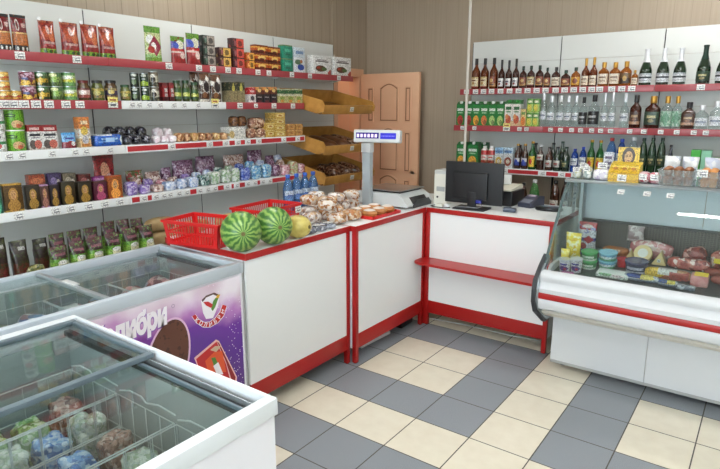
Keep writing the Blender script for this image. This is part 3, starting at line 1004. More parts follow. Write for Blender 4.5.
pear = P('pear_juice_box_print', [(0, (150, 136, 100)), (.58, (34, 44, 26)), (.95, (60, 56, 40))], [('e', .5, .70, .2, .14, (210, 200, 90)), ('e', .5, .84, .1, .1, (190, 180, 80))], (70, (130, 118, 84), .6), .4, .2)
for i, (a, c) in enumerate(((230, 237.3), (237.7, 245))):
    y, w, h = S.span(a, c, 82)
    S.place(box_pack(w, .09, h, pear), 'pear_box', ('khaki box with yellow pears beside the coffee pouches', 'khaki box with yellow pears beside the red white box')[i], 'box', y, .09, 'pear boxes')
rw = P('red_white_box_print', [(0, (226, 222, 220)), (.55, (190, 40, 44))], [('e', .5, .3, .28, .16, (80, 70, 80)), ('r', .5, .75, .3, .06, (230, 200, 196))], (60, (200, 190, 188), .64))
y, w, h = S.span(249, 255.8, 87.5)
S.place(box_pack(w, .06, h, rw), 'coffee_box', 'narrow red and white box before three black coffee boxes', 'box', y, .06, JG)
dk = P('black_coffee_box_print', [(0, (34, 30, 38)), (.55, (110, 50, 34)), (.8, (216, 150, 80))], [('r', .5, .36, .32, .035, (170, 165, 165)), ('e', .5, .78, .25, .12, (236, 200, 130)), ('r', .5, .12, .28, .04, (120, 50, 60))], (60, (44, 36, 44), .62))
for i, (a, c) in enumerate(((256.3, 262.8), (263.6, 270), (270.8, 277))):
    y, w, h = S.span(a, c, 87)
    S.place(box_pack(w, .06, h, dk), 'coffee_box', f'black coffee box with golden cup picture, {pos(i, 3)} of three', 'box', y, .06, 'black coffee boxes')
gc = P('green_cream_box_print', [(0, (196, 190, 130)), (.5, (226, 226, 196)), (.66, (44, 96, 50)), (.92, (200, 200, 170))], [('e', .5, .34, .3, .14, (150, 170, 80)), ('e', .5, .15, .2, .1, (220, 150, 70))], (60, (170, 170, 110), .62))
for i, (a, c) in enumerate(((278.5, 286), (286.6, 294.5), (295, 302.5))):
    y, w, h = S.span(a, c, 89)
    S.place(box_pack(w, .06, h, gc), 'tea_box', f'cream box with green band below the white sweets, {pos(i, 3)} of three', 'box', y, .06, 'cream green boxes')

# third shelf: chips, boxes, dried fruit, marshmallow, biscuits, wafers
S = LShelf('L3')
chipw = P('white_chip_tube_print', [(0, (226, 228, 224)), (.4, (70, 150, 90)), (.55, (232, 234, 230))], [('e', .5, .3, .3, .16, (200, 90, 90)), ('e', .5, .78, .3, .14, (60, 60, 70))], (50, (190, 190, 180), .62))
chipg = P('green_chip_tube_print', [(0, (110, 176, 40)), (.9, (130, 190, 60))], [('e', .72, .28, .26, .2, (214, 176, 130)), ('e', .42, .72, .3, .09, (40, 60, 30)), ('e', .8, .2, .12, .1, (200, 100, 70)), ('r', .42, .72, .22, .03, (120, 180, 60))], (40, (96, 160, 36), .62))


def stack2(u0, u1, vt, m, name, labels, cat, group):
    y, w, h = S.span(u0, u1, vt)
    r = (u1 - u0) / 2 * depth(S.x, y, S.z) / F * .97
    H = h / 2
    y = yat((u0 + u1) / 2, S.x - r, S.z + .08)
    pk = [('tub', B().lathe([(r * .96, 0), (r, .003), (r * 1.0, H - .012), (r * .97, H - .0065)], m, 22).mesh('tub')),
          ('lid', B().lathe([(r * 1.0, H - .0065), (r * 1.02, H - .006), (r * 1.02, H - .001), (r * .98, H - .0005)], kw, 22).mesh('lid'))]
    for t in range(2):
        put(pk, name, labels[t], cat, (S.x - r - .004, y + (.005 if t else 0), S.z + t * H + .0002), PI / 2 - .65, group)


stack2(-8, 5, 111, chipw, 'snack_tub', ['white and green snack tub, lower, at the end of the shelf', 'white and green snack tub, upper, at the end of the shelf'], 'tub', 'snack tubs')
stack2(6.6, 24.6, 108.5, chipg, 'snack_tub', ['bright green snack tub, the lower of two stacked', 'bright green snack tub, the upper of two stacked'], 'tub', 'snack tubs')
ext = P('white_red_box_print', [(0, (196, 186, 176)), (.1, (226, 226, 224)), (.74, (150, 24, 30))], [('e', .3, .22, .24, .18, (90, 80, 76)), ('e', .68, .22, .26, .18, (206, 110, 96)), ('r', .5, .60, .38, .05, (40, 44, 56)), ('r', .5, .49, .30, .02, (130, 130, 140)), ('r', .5, .85, .34, .05, (226, 190, 186))], None, .35, .3)
for i, (a, c) in enumerate(((30, 44), (44.2, 59.7))):
    y, w, h = S.span(a, c, 125)
    S.place(box_pack(w, .05, h, ext), 'cereal_box', ('white box with red top beside the green snack tubs', 'white box with red top beside the small blue pouch')[i], 'box', y, .09, 'white red boxes')
blp = P('blue_pouch_print', [(0, (120, 40, 60)), (.12, (150, 60, 70)), (.4, (110, 170, 220)), (.85, (70, 150, 210))], [('e', .55, .25, .3, .22, (150, 50, 60)), ('r', .5, .62, .3, .06, (60, 70, 150)), ('e', .7, .3, .14, .14, (230, 226, 226))], None, .22, .5)
y, w, h = S.span(61, 75.5, 132.5)
S.place(pouch(w, .045, h, blp, 3), 'snack_pouch', 'small sky blue pouch between white boxes and orange carton', 'pouch', y, .045, 'pouches on third shelf')
org = P('orange_carton_print', [(0, (224, 190, 140)), (.3, (230, 226, 216)), (.62, (216, 130, 60))], [('r', .5, .82, .32, .06, (236, 216, 180)), ('e', .45, .55, .34, .14, (226, 196, 90)), ('e', .5, .25, .3, .14, (200, 200, 210)), ('r', .5, .08, .4, .05, (200, 130, 60))], (40, (226, 160, 90), .66))
y, w, h = S.span(77.5, 88, 117)
S.place(box_pack(w, .06, h, org), 'juice_carton', 'tall orange and white carton beside the blue wide pack', 'carton', y, .06, 'pouches on third shelf')
bw = P('blue_wide_pack_print', [(0, (30, 84, 176)), (.2, (36, 100, 200)), (.85, (30, 80, 170))], [('r', .5, .6, .3, .08, (150, 190, 230)), ('r', .45, .38, .35, .05, (110, 160, 220)), ('d', .95, .5, .1, .5, (220, 235, 245)), ('r', .3, .95, .3, .06, (210, 220, 230))], (36, (24, 70, 150), .62), .2, .5)
y, w, h = S.span(91, 120, 134)
S.place([('wipes_pack', B().lump(w, .09, h * 1.07, bw, 2, .35, .03, 20).mesh('wipes_pack')), ('flap', B().box(-w * .15, w * .15, -.047, -.0445, h * .35, h * .7, M('pale_blue_flap', (160, 196, 232), .3), .001).mesh('flap'))], 'wipes_pack', 'wide bright blue pack beside the dark dried fruit bags', 'pack', y, .09, 'pouches on third shelf')


def lumps(S, rows, name, mat, label_fn, cat, group, D=.09, amp=.09, e=.7, fq=30, seed0=0, squeeze=.985):
    """rows: list of (u0,u1,vt,count,base height,back)"""
    k = 0
    tot = sum(r[3] for r in rows)
    for (u0, u1, vt, n, dz, bk) in rows:
        for j in range(n):
            a, c = u0 + (u1 - u0) * j / n, u0 + (u1 - u0) * (j + 1) / n
            x = S.x - bk
            zb = S.z + dz
            y0, y1 = yat(a, x - D / 2, zb + .03), yat(c, x - D / 2, zb + .03)
            H = (zx((a + c) / 2, vt, x) - zb) / .93
            mm = mat[k % len(mat)] if isinstance(mat, (list, tuple)) else mat
            me = B().lump((y1 - y0) * squeeze, D, H, mm, seed0 + k, e, amp, fq).mesh(name)
            put([(name, me)], name, label_fn(k, tot, j, n, dz > .01), cat, (x - D / 2, (y0 + y1) / 2, zb), PI / 2, group)
            k += 1


prune = V('dark_fruit_bag', [(30, 28, 36), (44, 42, 52), (24, 22, 28), (60, 58, 70), (36, 32, 40), (110, 112, 124)], 46, .18, .8)
lumps(S, [(121.5, 150, 135, 3, 0, 0)], 'dried_fruit_bag', prune, lambda k, t, j, n, up: f'black bag of dried fruit next to the blue pack, front {pos(j, n)}', 'bag', 'dried fruit bags')
lumps(S, [(104, 146, 125.5, 4, 0, .12)], 'dried_fruit_bag', prune, lambda k, t, j, n, up: f'black bag of dried fruit in the rear row, {pos(j, n)} of four', 'bag', 'dried fruit bags', seed0=20)
mar = V('marshmallow_bag', [(236, 222, 228), (244, 236, 240), (226, 206, 214), (250, 246, 248)], 34, .3, .5)
lumps(S, [(151.5, 175, 135, 3, 0, 0), (153, 172, 126.5, 2, 0, .11)], 'marshmallow_bag', mar, lambda k, t, j, n, up: f'bag of pale pink marshmallows, {"front row" if k < 3 else "rear row"}, {pos(j, n)}', 'bag', 'marshmallow bags', amp=.16, fq=40)
bis = [V('biscuit_bag_tan', [(190, 140, 96), (160, 104, 66), (214, 176, 130), (140, 90, 56), (206, 160, 110)], 44, .3, .5),
       V('biscuit_bag_brown', [(150, 96, 62), (120, 74, 50), (186, 140, 100), (206, 170, 130)], 44, .3, .5),
       V('biscuit_bag_gold', [(206, 170, 110), (190, 146, 86), (226, 200, 150), (170, 120, 70)], 44, .3, .5)]
lumps(S, [(174.5, 226, 132.5, 7, 0, 0)], 'biscuit_bag', bis, lambda k, t, j, n, up: f'tan bag of biscuits between marshmallows and white box, {pos(j, n)} of seven', 'bag', 'biscuit bags')
whb = P('white_carton_print', [(0, (232, 230, 222)), (.8, (240, 240, 236))], [('e', .15, .4, .16, .3, (206, 180, 120))])
lstack(S, 0, 229.5, 245.5, 127, 1, whb, 'cake_box', 'plain white cake box under the dark brown bags', 'box', 'cake boxes', .1)
zc_ = zx(237, 127, S.x) - S.z
nutb = V('nut_bag', [(96, 60, 36), (70, 42, 26), (140, 96, 60), (116, 76, 46)], 50, .25, .5)
nutc = V('wafer_roll_bag', [(190, 150, 120), (150, 100, 76), (216, 186, 160), (120, 76, 60)], 40, .25, .5)
lumps(S, [(229.5, 245, 115.5, 2, zc_ + .0015, .005)], 'nut_bag', nutb, lambda k, t, j, n, up: ('dark brown nut bag on the white cake box, left one', 'dark brown nut bag on the white cake box, right one')[k], 'bag', 'nut bags')
lumps(S, [(246.5, 264, 128, 2, 0, 0), (247, 263.5, 117, 1, .075, .01)], 'wafer_bag', nutc, lambda k, t, j, n, up: ('brown white wafer bag touching the white cake box', 'brown white wafer bag touching the yellow wafer packs', 'brown white wafer bag lying on two others')[k], 'bag', 'wafer bags', amp=.05)
waf = P('yellow_wafer_print', [(0, (216, 176, 90)), (.85, (236, 206, 130))], [('r', .5, .5, .34, .2, (240, 220, 150)), ('e', .5, .5, .2, .12, (190, 130, 70))], (50, (226, 190, 110), .6), .25, .5)
lstack(S, 0, 266.5, 275, 122.5, 2, waf, 'wafer_pack', 'yellow wafer pack in the shorter stack', 'pack', 'yellow wafer packs', .12)
lstack(S, 0, 275.6, 285.5, 112.5, 4, waf, 'wafer_pack', 'yellow wafer pack in the tall stack', 'pack', 'yellow wafer packs', .12)
orp = P('orange_wafer_print', [(0, (206, 150, 86)), (.85, (226, 176, 110))], [('r', .5, .5, .36, .25, (220, 170, 100)), ('e', .5, .5, .2, .14, (190, 120, 66))], (50, (214, 160, 96), .6), .3, .4)
lstack(S, 0, 288, 295.2, 124, 2, orp, 'wafer_pack', 'orange wafer pack left column by the trays', 'pack', 'orange wafer packs', .1)
lstack(S, 0, 295.8, 302.8, 124, 2, orp, 'wafer_pack', 'orange wafer pack right column by the trays', 'pack', 'orange wafer packs', .1)

# fourth shelf: portrait chocolate boxes then candy bags
S = LShelf('L4')


def choc(base, frame, face=(206, 160, 110), scarf=(170, 120, 40)):
    return P('choc_%d_%d_%d_%d' % (base + scarf[:1]), [(0, frame), (.06, base), (.94, frame)], [('r', .5, .5, .44, .42, base), ('e', .5, .22, .34, .22, scarf), ('e', .5, .60, .25, .25, scarf), ('e', .5, .60, .15, .17, face), ('e', .44, .63, .025, .02, (60, 40, 30)), ('e', .56, .63, .025, .02, (60, 40, 30)), ('r', .5, .52, .05, .012, (150, 70, 60))], (60, tuple(int(k * .8) for k in base), .64), .3, .4)


CHG = 'chocolate boxes on the fourth shelf'
chs = [(-6, 2.5, 186, (60, 130, 100), (40, 90, 70), 'green chocolate box at the very end of the shelf'),
       (4.5, 23.5, 183.5, (120, 84, 30), (190, 150, 60), 'gold framed chocolate box with child portrait, the widest one'),
       (26.5, 40.5, 185, (60, 50, 34), (44, 36, 26), 'dark chocolate box with child portrait second along'),
       (41, 49.5, 184.5, (110, 70, 60), (190, 150, 190), 'narrow lilac edged chocolate box between dark ones'),
       (50.5, 60, 185, (40, 24, 44), (36, 22, 40), 'plain dark purple chocolate box with white tag'),
       (62, 75.5, 181.5, (70, 60, 34), (50, 44, 30), 'olive chocolate box with child portrait in the middle'),
       (78.5, 92, 181.5, (60, 50, 34), (44, 40, 30), 'dark olive chocolate box with portrait under brown sweets'),
       (94, 107.5, 181, (120, 40, 70), (90, 60, 40), 'magenta footed chocolate box below the purple pack'),
       (108.5, 122.5, 175.5, (214, 110, 40), (190, 84, 30), 'orange chocolate box with portrait at the end of chocolates')]
for a, c, v, base, fr, lb in chs:
    y, w, h = S.span(a, c, v)
    m = choc(tuple(int(k * .72) for k in base), fr, scarf=(176, 136, 60) if base[1] < 90 and base[0] < 100 else tuple(min(255, int(k * 1.3 + 30)) for k in base))
    S.place(box_pack(w, .04, h, m), 'chocolate_box', lb, 'box', y, .04, CHG)
bks = [(30, 44, 175, (36, 36, 44), 'dark box behind, white topped, above the second portrait box'), (33, 48, 174, (160, 80, 50), ''), (50, 63, 173, (80, 64, 110), 'purple sweets box standing behind the plain purple box'),
       (64.5, 77.5, 173, (120, 110, 90), 'grey brown sweets box behind the middle portrait box'), (80, 92, 174, (110, 40, 36), 'dark red sweets box behind the dark olive portrait box')]
for a, c, v, base, lb in bks:
    if not lb or a == 30:
        continue
    y, w, h = S.span(a, c, v, .09)
    m = P('sweets_%d_%d' % base[:2], [(0, tuple(int(k * .7) for k in base)), (.5, base)], [('e', .4, .75, .25, .12, tuple(min(255, k + 70) for k in base)), ('e', .75, .7, .12, .1, (220, 210, 200))], (50, tuple(int(k * .6) for k in base), .58))
    S.place(box_pack(w, .05, h, m), 'sweets_box', lb, 'box', y, .05, CHG, back=.09)
y, w, h = S.span(31, 47, 174.5, .09)
S.place(box_pack(w, .05, h, P('orange_sweets_print', [(0, (90, 50, 40)), (.5, (176, 80, 50))], [('e', .5, .8, .4, .1, (206, 120, 80))], (50, (110, 60, 46), .58))), 'sweets_box', 'orange sweets box standing behind the dark portrait box', 'box', y, .05, CHG, back=.09)
redbag = P('red_gift_bag_print', [(0, (130, 20, 30)), (.3, (150, 22, 32)), (.9, (120, 16, 24))], [('e', .5, .62, .2, .2, (214, 150, 120)), ('e', .4, .35, .3, .12, (190, 90, 80)), ('e', .65, .4, .15, .15, (226, 190, 190))], (40, (100, 14, 22), .58), .25, .5)
y, w, h = S.span(95, 116, 154.5, .09)
S.place(pouch(w, .05, h, redbag, 3), 'gift_bag', 'tall dark red sweets bag standing behind the orange portrait box', 'bag', y, .05, CHG, back=.09)
purp = P('purple_pack_print', [(0, (120, 30, 110)), (.7, (140, 50, 130))], [('r', .5, .88, .4, .05, (200, 150, 196))], (50, (100, 24, 90), .6))
y, w, h = S.span(94.5, 107.5, 176.2, .05)
S.place(box_pack(w, .03, h, purp), 'sweets_box', 'purple pack peeking over the magenta footed chocolate box', 'box', y, .03, CHG, back=.05)

cpal = dict(
    lilac=V('candy_lilac', [(150, 120, 190), (200, 190, 220), (120, 90, 170), (226, 224, 232), (90, 70, 140)], 52, .2, .7),
    white=V('candy_brown_white', [(226, 214, 206), (150, 110, 96), (240, 232, 226), (196, 160, 146), (110, 70, 66)], 52, .2, .7),
    silver=V('candy_silver_blue', [(190, 200, 220), (150, 170, 210), (226, 230, 236), (110, 140, 190), (236, 236, 240)], 52, .2, .7),
    green=V('candy_dark_green', [(40, 90, 80), (200, 210, 206), (60, 110, 100), (30, 50, 60), (226, 230, 226)], 52, .2, .7),
    mint=V('candy_mint_white', [(226, 230, 224), (150, 180, 140), (236, 236, 232), (110, 150, 100), (200, 206, 214)], 52, .2, .7),
    blue=V('candy_royal_blue', [(60, 80, 170), (100, 120, 200), (200, 206, 226), (40, 56, 140), (140, 160, 210)], 52, .2, .7),
    sky=V('candy_sky_blue', [(80, 150, 200), (130, 190, 220), (210, 226, 232), (60, 110, 170), (190, 210, 200)], 52, .2, .7),
    plum=V('candy_plum', [(96, 50, 80), (150, 110, 140), (206, 190, 206), (70, 36, 56), (130, 100, 130)], 52, .2, .7),
    pink=V('candy_pink_white', [(216, 170, 180), (236, 226, 228), (190, 120, 130), (226, 200, 204), (160, 90, 100)], 52, .2, .7),
    greenred=V('candy_green_red', [(80, 130, 70), (190, 60, 56), (214, 214, 200), (60, 90, 50), (150, 40, 44)], 52, .2, .7),
    cream=V('candy_cream_green', [(200, 206, 170), (150, 170, 110), (226, 224, 206), (206, 90, 80), (180, 190, 150)], 52, .2, .7))
front = [(124, 136.5, 184, 'lilac', 'lilac foil candy'), (137, 149, 187, 'lilac', 'lilac and white candy'), (150.5, 162, 188, 'white', 'brown and white candy'), (162.5, 174.5, 184, 'silver', 'brown silver candy'),
         (175, 186, 181, 'silver', 'silver blue candy'), (186.5, 197, 179, 'silver', 'pale blue candy'), (197.5, 208, 177, 'green', 'dark green candy'), (208.5, 219, 174, 'mint', 'white mint candy'),
         (219.5, 229.5, 171.5, 'mint', 'mint green candy'), (230, 238, 170, 'mint', 'pale green candy'), (238.5, 249, 170, 'blue', 'royal blue candy'), (249.5, 260, 167.5, 'sky', 'sky blue candy'), (260.5, 270, 166.5, 'sky', 'turquoise candy'),
         (270.5, 279, 167, 'plum', 'plum and white candy'), (279.5, 288, 167, 'pink', 'pink and white candy'), (288.5, 296, 163.5, 'cream', 'cream and green candy'), (296.5, 303, 166, 'pink', 'small pink candy')]
lbs = ['next to the orange portrait box', 'behind its white tag', 'at the first unit joint', 'below the purple bag', 'in the front row', 'next to the dark green bag', 'with white flecks', 'right after the dark green bag',
       'in the middle of the shelf', 'next to the royal blue bag', 'the only one in deep blue', 'next to the royal blue bag', 'below the plum bag', 'below the small plum pouch', 'near the lowest tray', 'next to the lowest wooden tray', 'at the shelf end by the tray']
for (a, c, v, p, d), lb in zip(front, lbs):
    y, w, h = S.span(a, c, v - 2.5)
    D = .085
    me = B().lump(w * .985, D, max(h, .055) / .93, cpal[p], int(a), .5, .11, 36, 26, 14).mesh('candy_bag')
    S.place([('candy_bag', me)], 'candy_bag', f'bag of {d} {lb}', 'bag', y, D, 'candy bags in the front row')
mid = [(130, 141, 180, 'white'), (142, 153, 181, 'lilac'), (155, 166, 182, 'pink'), (167, 178, 179.5, 'white'), (179.5, 190, 176.5, 'lilac'), (191, 201, 174.5, 'silver'), (202, 212, 172, 'silver'), (213, 223, 169.5, 'green'), (224, 233.5, 167.5, 'mint'), (234.5, 244, 166, 'blue'), (245, 254.5, 163.5, 'sky'), (255.5, 264.5, 162, 'silver'), (266, 274.5, 162, 'plum'), (276, 284, 162, 'white')]
for k, (a, c, v, p) in enumerate(mid):
    bk = .087
    y, w, h = S.span(a, c, v - 3, bk)
    S.place([('candy_bag', B().lump(w * .97, .055, h / .93, cpal[p], 60 + k, .55, .12, 36, 22, 12).mesh('candy_bag'))], 'candy_bag', f'{p} coloured candy bag in the middle row of the candy shelf, {ORD[k]} from the boxes', 'bag', y, .055, 'candy bags in the middle row', back=bk)
back = [(126, 143, 171, 'greenred', 'green and red candy bag standing behind the lilac one'), (145, 160, 172, 'white', 'brown candy bag standing in the rear row, first of brown ones'), (161.5, 171, 168, 'plum', 'dark plum candy bag low in the rear row'),
        (172.5, 193.5, 160.5, 'plum', 'large hanging lilac and plum candy bag, first of four'), (196, 215, 156.5, 'plum', 'large hanging lilac plum candy bag, second of four'), (223.5, 244, 155, 'white', 'large hanging brown pink candy bag, third of four'),
        (247.5, 262, 150.5, 'plum', 'tall hanging plum candy bag, fourth of four'), (265.5, 273.5, 156, 'plum', 'small dark plum candy pouch behind the plum white bag'), (274.5, 281.5, 155, 'silver', 'small silver lilac candy pouch at the end of rear row')]
hook = M('steel_hook', (170, 172, 176), .3, .9)
for k, (a, c, v, p, lb) in enumerate(back):
    bk = .150
    y, w, h = S.span(a, c, v, bk)
    S.place([('candy_bag', B().pouch(w, .085, h, cpal[p], k, .1, 'pillow', .16).mesh('candy_bag'))], 'candy_bag', lb, 'bag', y, .085, 'candy bags in the rear row', back=bk)

# bottom shelf behind the rear freezer: pasta and crisps packs
S = LShelf('L5', .02)
pas = P('pasta_pack_print', [(0, (70, 130, 40)), (.12, (150, 196, 80)), (.62, (110, 170, 60)), (.70, (60, 26, 32)), (.9, (84, 36, 42))],
        [('r', .58, .38, .32, .24, (232, 228, 190)), ('e', .58, .36, .22, .14, (240, 222, 170)), ('e', .55, .62, .28, .05, (240, 240, 236)), ('r', .5, .81, .3, .03, (130, 70, 84))], (70, (96, 130, 60), .58), .3, .2, (30, .25))
crp = P('dark_crisps_print', [(0, (60, 84, 34)), (.3, (96, 50, 36)), (.6, (50, 36, 34)), (.85, (34, 28, 30))], [('r', .6, .86, .2, .03, (170, 170, 166)), ('e', .6, .42, .14, .1, (110, 44, 40))], (60, (60, 66, 34), .54), .3, .2, (30, .3))
for i, (a, c, v) in enumerate(((-6, 12, 239), (14, 32, 241))):
    y, w, h = S.span(a, c, v)
    S.place([('crisps_bag', B().pouch(w * .97, .09, h, crp, i, .1, 'pillow', .12).mesh('crisps_bag'))], 'crisps_bag', ('tall dark crisps bag behind the rear freezer, first one', 'tall dark crisps bag behind the rear freezer, second one')[i], 'bag', y, .09, 'dark crisps bags')
pp = [(52, 70, 247), (71.5, 87, 242), (88.5, 104.5, 238), (107, 122, 233.5), (124.5, 139.5, 229), (141, 154.5, 226)]
for i, (a, c, v) in enumerate(pp):
    y, w, h = S.span(a, c, v)
    S.place([('pasta_pack', B().pouch(w * 1.0, .09, h, pas, i, .1, 'pillow', .12).mesh('pasta_pack'))], 'pasta_pack', f'green pasta pack with clear window in the front row, {pos(i, 6)}', 'pack', y, .075, 'pasta packs in front')
for i, (a, c, v) in enumerate(((36, 51, 239), (52, 68, 234), (70, 85, 231), (86, 101, 228), (104, 118, 222), (119, 132, 220), (133, 145, 219))):
    y, w, h = S.span(a, c, v, .12)
    S.place([('pasta_pack', B().pouch(w * .97, .075, h, pas if i else crp, 10 + i, .1, 'pillow', .14).mesh('pasta_pack'))], 'pasta_pack', f'dark topped pasta pack in the rear row, {pos(i, 7)}', 'pack', y, .075, 'pasta packs behind', back=.12)
y, w, h = S.span(20, 44, 259)
S.place([('snack_bag', B().lump(w * .9, .05, h, V('olive_snack_bag', [(110, 110, 60), (150, 140, 90), (70, 80, 40)], 40, .25, .6), 3, .6, .1, 30).mesh('snack_bag'))], 'snack_bag', 'olive snack bag lying in front of the dark crisps', 'bag', y, .05, 'dark crisps bags', back=-.066)
LOAF = M('pale_loaf', (196, 168, 120), .5, grain=(12, (150, 120, 80), .5), bump=(20, .2))
for i, (a, c, v, dz) in enumerate(((153, 163.5, 236, 0), (153.5, 162.5, 228, 0))):
    pass
for i in range(3):
    y = yat(159 if i < 2 else 158, LP + .40, .75) + .075
    hh = .095
    put([('bread_loaf', B().lump(.11, .24, .10, LOAF, i, .75, .05, 12).mesh('bread_loaf'))], 'bread_loaf', ['pale tan loaf at the bottom of the pile by the red basket', 'pale tan loaf in the middle of the pile by the red basket', 'tan loaf with dark side on top of the pile by basket'][i], 'bread',
        (LP + .27, y + .035, LZ['L5'] + EPS + i * hh), 0, 'loaves beside the pasta')

# ------------------------------------------------------------------ counters
CT = .92
GREYIN = M('chipboard_inside', (150, 140, 124), .7)


def counter(L, D, label, front_from=0., end_panel=True, posts=(0, 1)):
    """local frame: x along the front, front on y=0, body to +y"""
    u = thing('shop_counter', label, 'counter')
    O('worktop', B().box(0, L, .002, D, CT - .018, CT, WHITE, .001).mesh('worktop'), u)
    O('edge_strip', B().box(front_from, L, -.004, .002, CT - .034, CT + .0005, RED, .001).mesh('edge_strip'), u)
    for x in ((-.003, L) if not front_from else (L,)):
        O('edge_strip', B().box(x, x + .003, -.004, D, CT - .034, CT + .0005, RED).mesh('edge_strip'), u)
    O('front_panel', B().box(front_from + (.03 if 0 in posts else .004), L - (.03 if 1 in posts else .004), .006, .020, .20, CT - .034, WHITE).mesh('front_panel', 0), u)
    O('kick_board', B().box(front_from + (.03 if 0 in posts else .004), L - (.03 if 1 in posts else .004), .003, .018, .10, .20, RED, .001).mesh('kick_board'), u)
    for k in posts:
        x = front_from if k == 0 else L - .03
        pw = .045 if front_from else .03
        O('post', B().box(x - (pw - .03 if k == 0 else 0), x + .03, 0, .03, .004, CT - .034, RED, .002).mesh('post'), u)
        O('foot', B().lathe([(.014, 0), (.014, .004), (.008, .004)], BLACK, 10, c=(x + .015, .015, 0)).mesh('foot'), u)
    for x in (0.003, L - .033):
        O('rear_leg', B().box(x, x + .03, D - .035, D - .005, 0, CT - .018, RED, .002).mesh('rear_leg'), u)
    for x in (.003, L - .019):
        O('side_panel', B().box(x, x + .016, .032, D - .036, .10, CT - .019, WHITE).mesh('side_panel', 0), u)
    O('inner_shelf', B().box(.02, L - .02, .08, D - .04, .45, .466, WHITE).mesh('inner_shelf', 0), u)
    return u


c1 = counter(.868, .66, 'white counter with red edging under the watermelons and baskets', posts=(1,))
c1.location = (-2.079, 1.868, 0); c1.rotation_euler = (0, 0, PI / 2)
c2 = counter(.872, .70, 'white counter with red frame carrying the scale and the pastries')
c2.location = (-2.037, 2.742, 0); c2.rotation_euler = (0, 0, PI / 2)
c3 = counter(1.655, .65, 'white cash desk with red folding shelf on its front', .71)
c3.location = (-2.742, 3.622, 0)
b = B()
pts = [(.72 + .02, -.18), (1.60, -.215), (1.60, -.006), (.70, -.006), (.70, -.10)]
pts = [(.735, -.006), (.70, -.05)] + [(.70 + .05 - .05 * math.cos(a), -.13 - .05 * math.sin(a)) for a in (0, .5, 1.0, 1.57)] + [(1.60, -.20), (1.60, -.006)]
b.prism(pts, 'z', .525, .543, RED)
fs = O('folding_shelf', b.mesh('folding_shelf'), c3); fs['label'] = 'red folding customer shelf'

# under the counters
p = onz(414, 326, 0)
u = tag(O('power_strip', B().box(-.05, .05, -.09, .09, .001, .05, BLACK, .006).mesh('power_strip'), None, (p.x - .10, p.y - .02, 0), (0, 0, .05)), 'black power block on the floor under the corner of the counters', 'power strip')
O('cable', B().tube([(.0, .09, .02), (.05, .16, .008), (.16, .22, .006), (.4, .24, .006), (.8, .23, .006), (1.0, .25, .006)], .004, M('white_cable', (214, 214, 210), .4)).mesh('cable'), u)
tag(O('loose_board', B().box(-.03, .03, -.17, .17, .002, .022, WHITE, .002).mesh('loose_board'), None, (-2.17, 3.13, 0), (0, 0, -.05)), 'white board lying on the floor beneath the scale counter', 'board')

# red mesh baskets
BASK = M('red_basket_plastic', (206, 26, 28), .35, coat=.3)


def basket_mesh(L, W, H, t=.05):
    b = B()
    def P3(sx, sy, z):
        k = 1 - t * 2 * (1 - z / H)
        return Vector((sx * L / 2 * k, sy * W / 2 * k, z))
    th = .003
    b.box(-L / 2 * (1 - 2 * t), L / 2 * (1 - 2 * t), -W / 2 * (1 - 2 * t), W / 2 * (1 - 2 * t), 0, .004, BASK)
    cs = [(-1, -1), (1, -1), (1, 1), (-1, 1)]
    for k in range(4):
        a, c = cs[k], cs[(k + 1) % 4]
        def wall(s0, s1, z0, z1, off=0.):
            q = []
            for (s, z) in ((s0, z0), (s1, z0), (s1, z1), (s0, z1)):
                q.append(P3(a[0], a[1], z).lerp(P3(c[0], c[1], z), s))
            d = P3(c[0], c[1], z0) - P3(a[0], a[1], z0)
            n = Vector((d.y, -d.x, 0)).normalized() * th
            v = [b.bm.verts.new(p) for p in q] + [b.bm.verts.new(p - n) for p in q]
            for f in ((0, 1, 2, 3), (7, 6, 5, 4), (0, 4, 5, 1), (1, 5, 6, 2), (2, 6, 7, 3), (3, 7, 4, 0)):
                b.face([v[i] for i in f], BASK)
        wall(0, 1, 0, H * .13); wall(0, 1, H * .48, H * .55); wall(0, 1, H * .86, H)
        n = int((L if k % 2 == 0 else W) / .019)
        wall(0, .07, H * .13, H * .86); wall(.93, 1, H * .13, H * .86)
        for i in range(1, n):
            s = i / n
            if .06 < s < .94:
                wall(s - .13 / n, s + .13 / n, H * .13, H * .48); wall(s - .13 / n, s + .13 / n, H * .55, H * .86)
    # rolled rim
    e = .007
    for (x0, x1, y0, y1) in ((-L / 2 - e, L / 2 + e, -W / 2 - e, -W / 2 + .004), (-L / 2 - e, L / 2 + e, W / 2 - .004, W / 2 + e), (-L / 2 - e, -L / 2 + .004, -W / 2, W / 2), (L / 2 - .004, L / 2 + e, -W / 2, W / 2)):
        b.box(x0, x1, y0, y1, H - .012, H + .002, BASK, .002)
    return b.mesh('basket', 0)


card = B().box(-.03, .03, -.0015, 0, -.02, .02, TAGM).mesh('price_card', 0)
bm1 = basket_mesh(.37, .25, .130)
bk1 = put([('basket', bm1)], 'shopping_basket', 'red mesh basket in front, beside the larger watermelon', 'basket', (-2.49, 2.01, CT + .001), PI / 2 + .26, 'red mesh baskets')
bk1.location = (-2.450, 1.925, CT + .001); bk1.rotation_euler = (0, 0, .20)
O('price_card', card, bk1, (.184, .02, .088), (0, -.1, PI / 2))
bk2 = put([('basket', bm1)], 'shopping_basket', 'red mesh basket of yellow fruit behind the two watermelons', 'basket', (-2.50, 2.50, CT + .001), .12, 'red mesh baskets')
bk2.location = (-2.50, 2.44, CT + .001); bk2.rotation_euler = (0, 0, PI / 2 + .10)
O('price_card', card, bk2, (.15, -.129, .092), (-.1, 0, 0))
yel = M('yellow_fruit_skin', (216, 190, 80), .4, coat=.2, grain=(18, (190, 150, 60), .5))
grn = M('pale_green_fruit_skin', (190, 196, 130), .4, coat=.2, grain=(18, (160, 170, 96), .5))
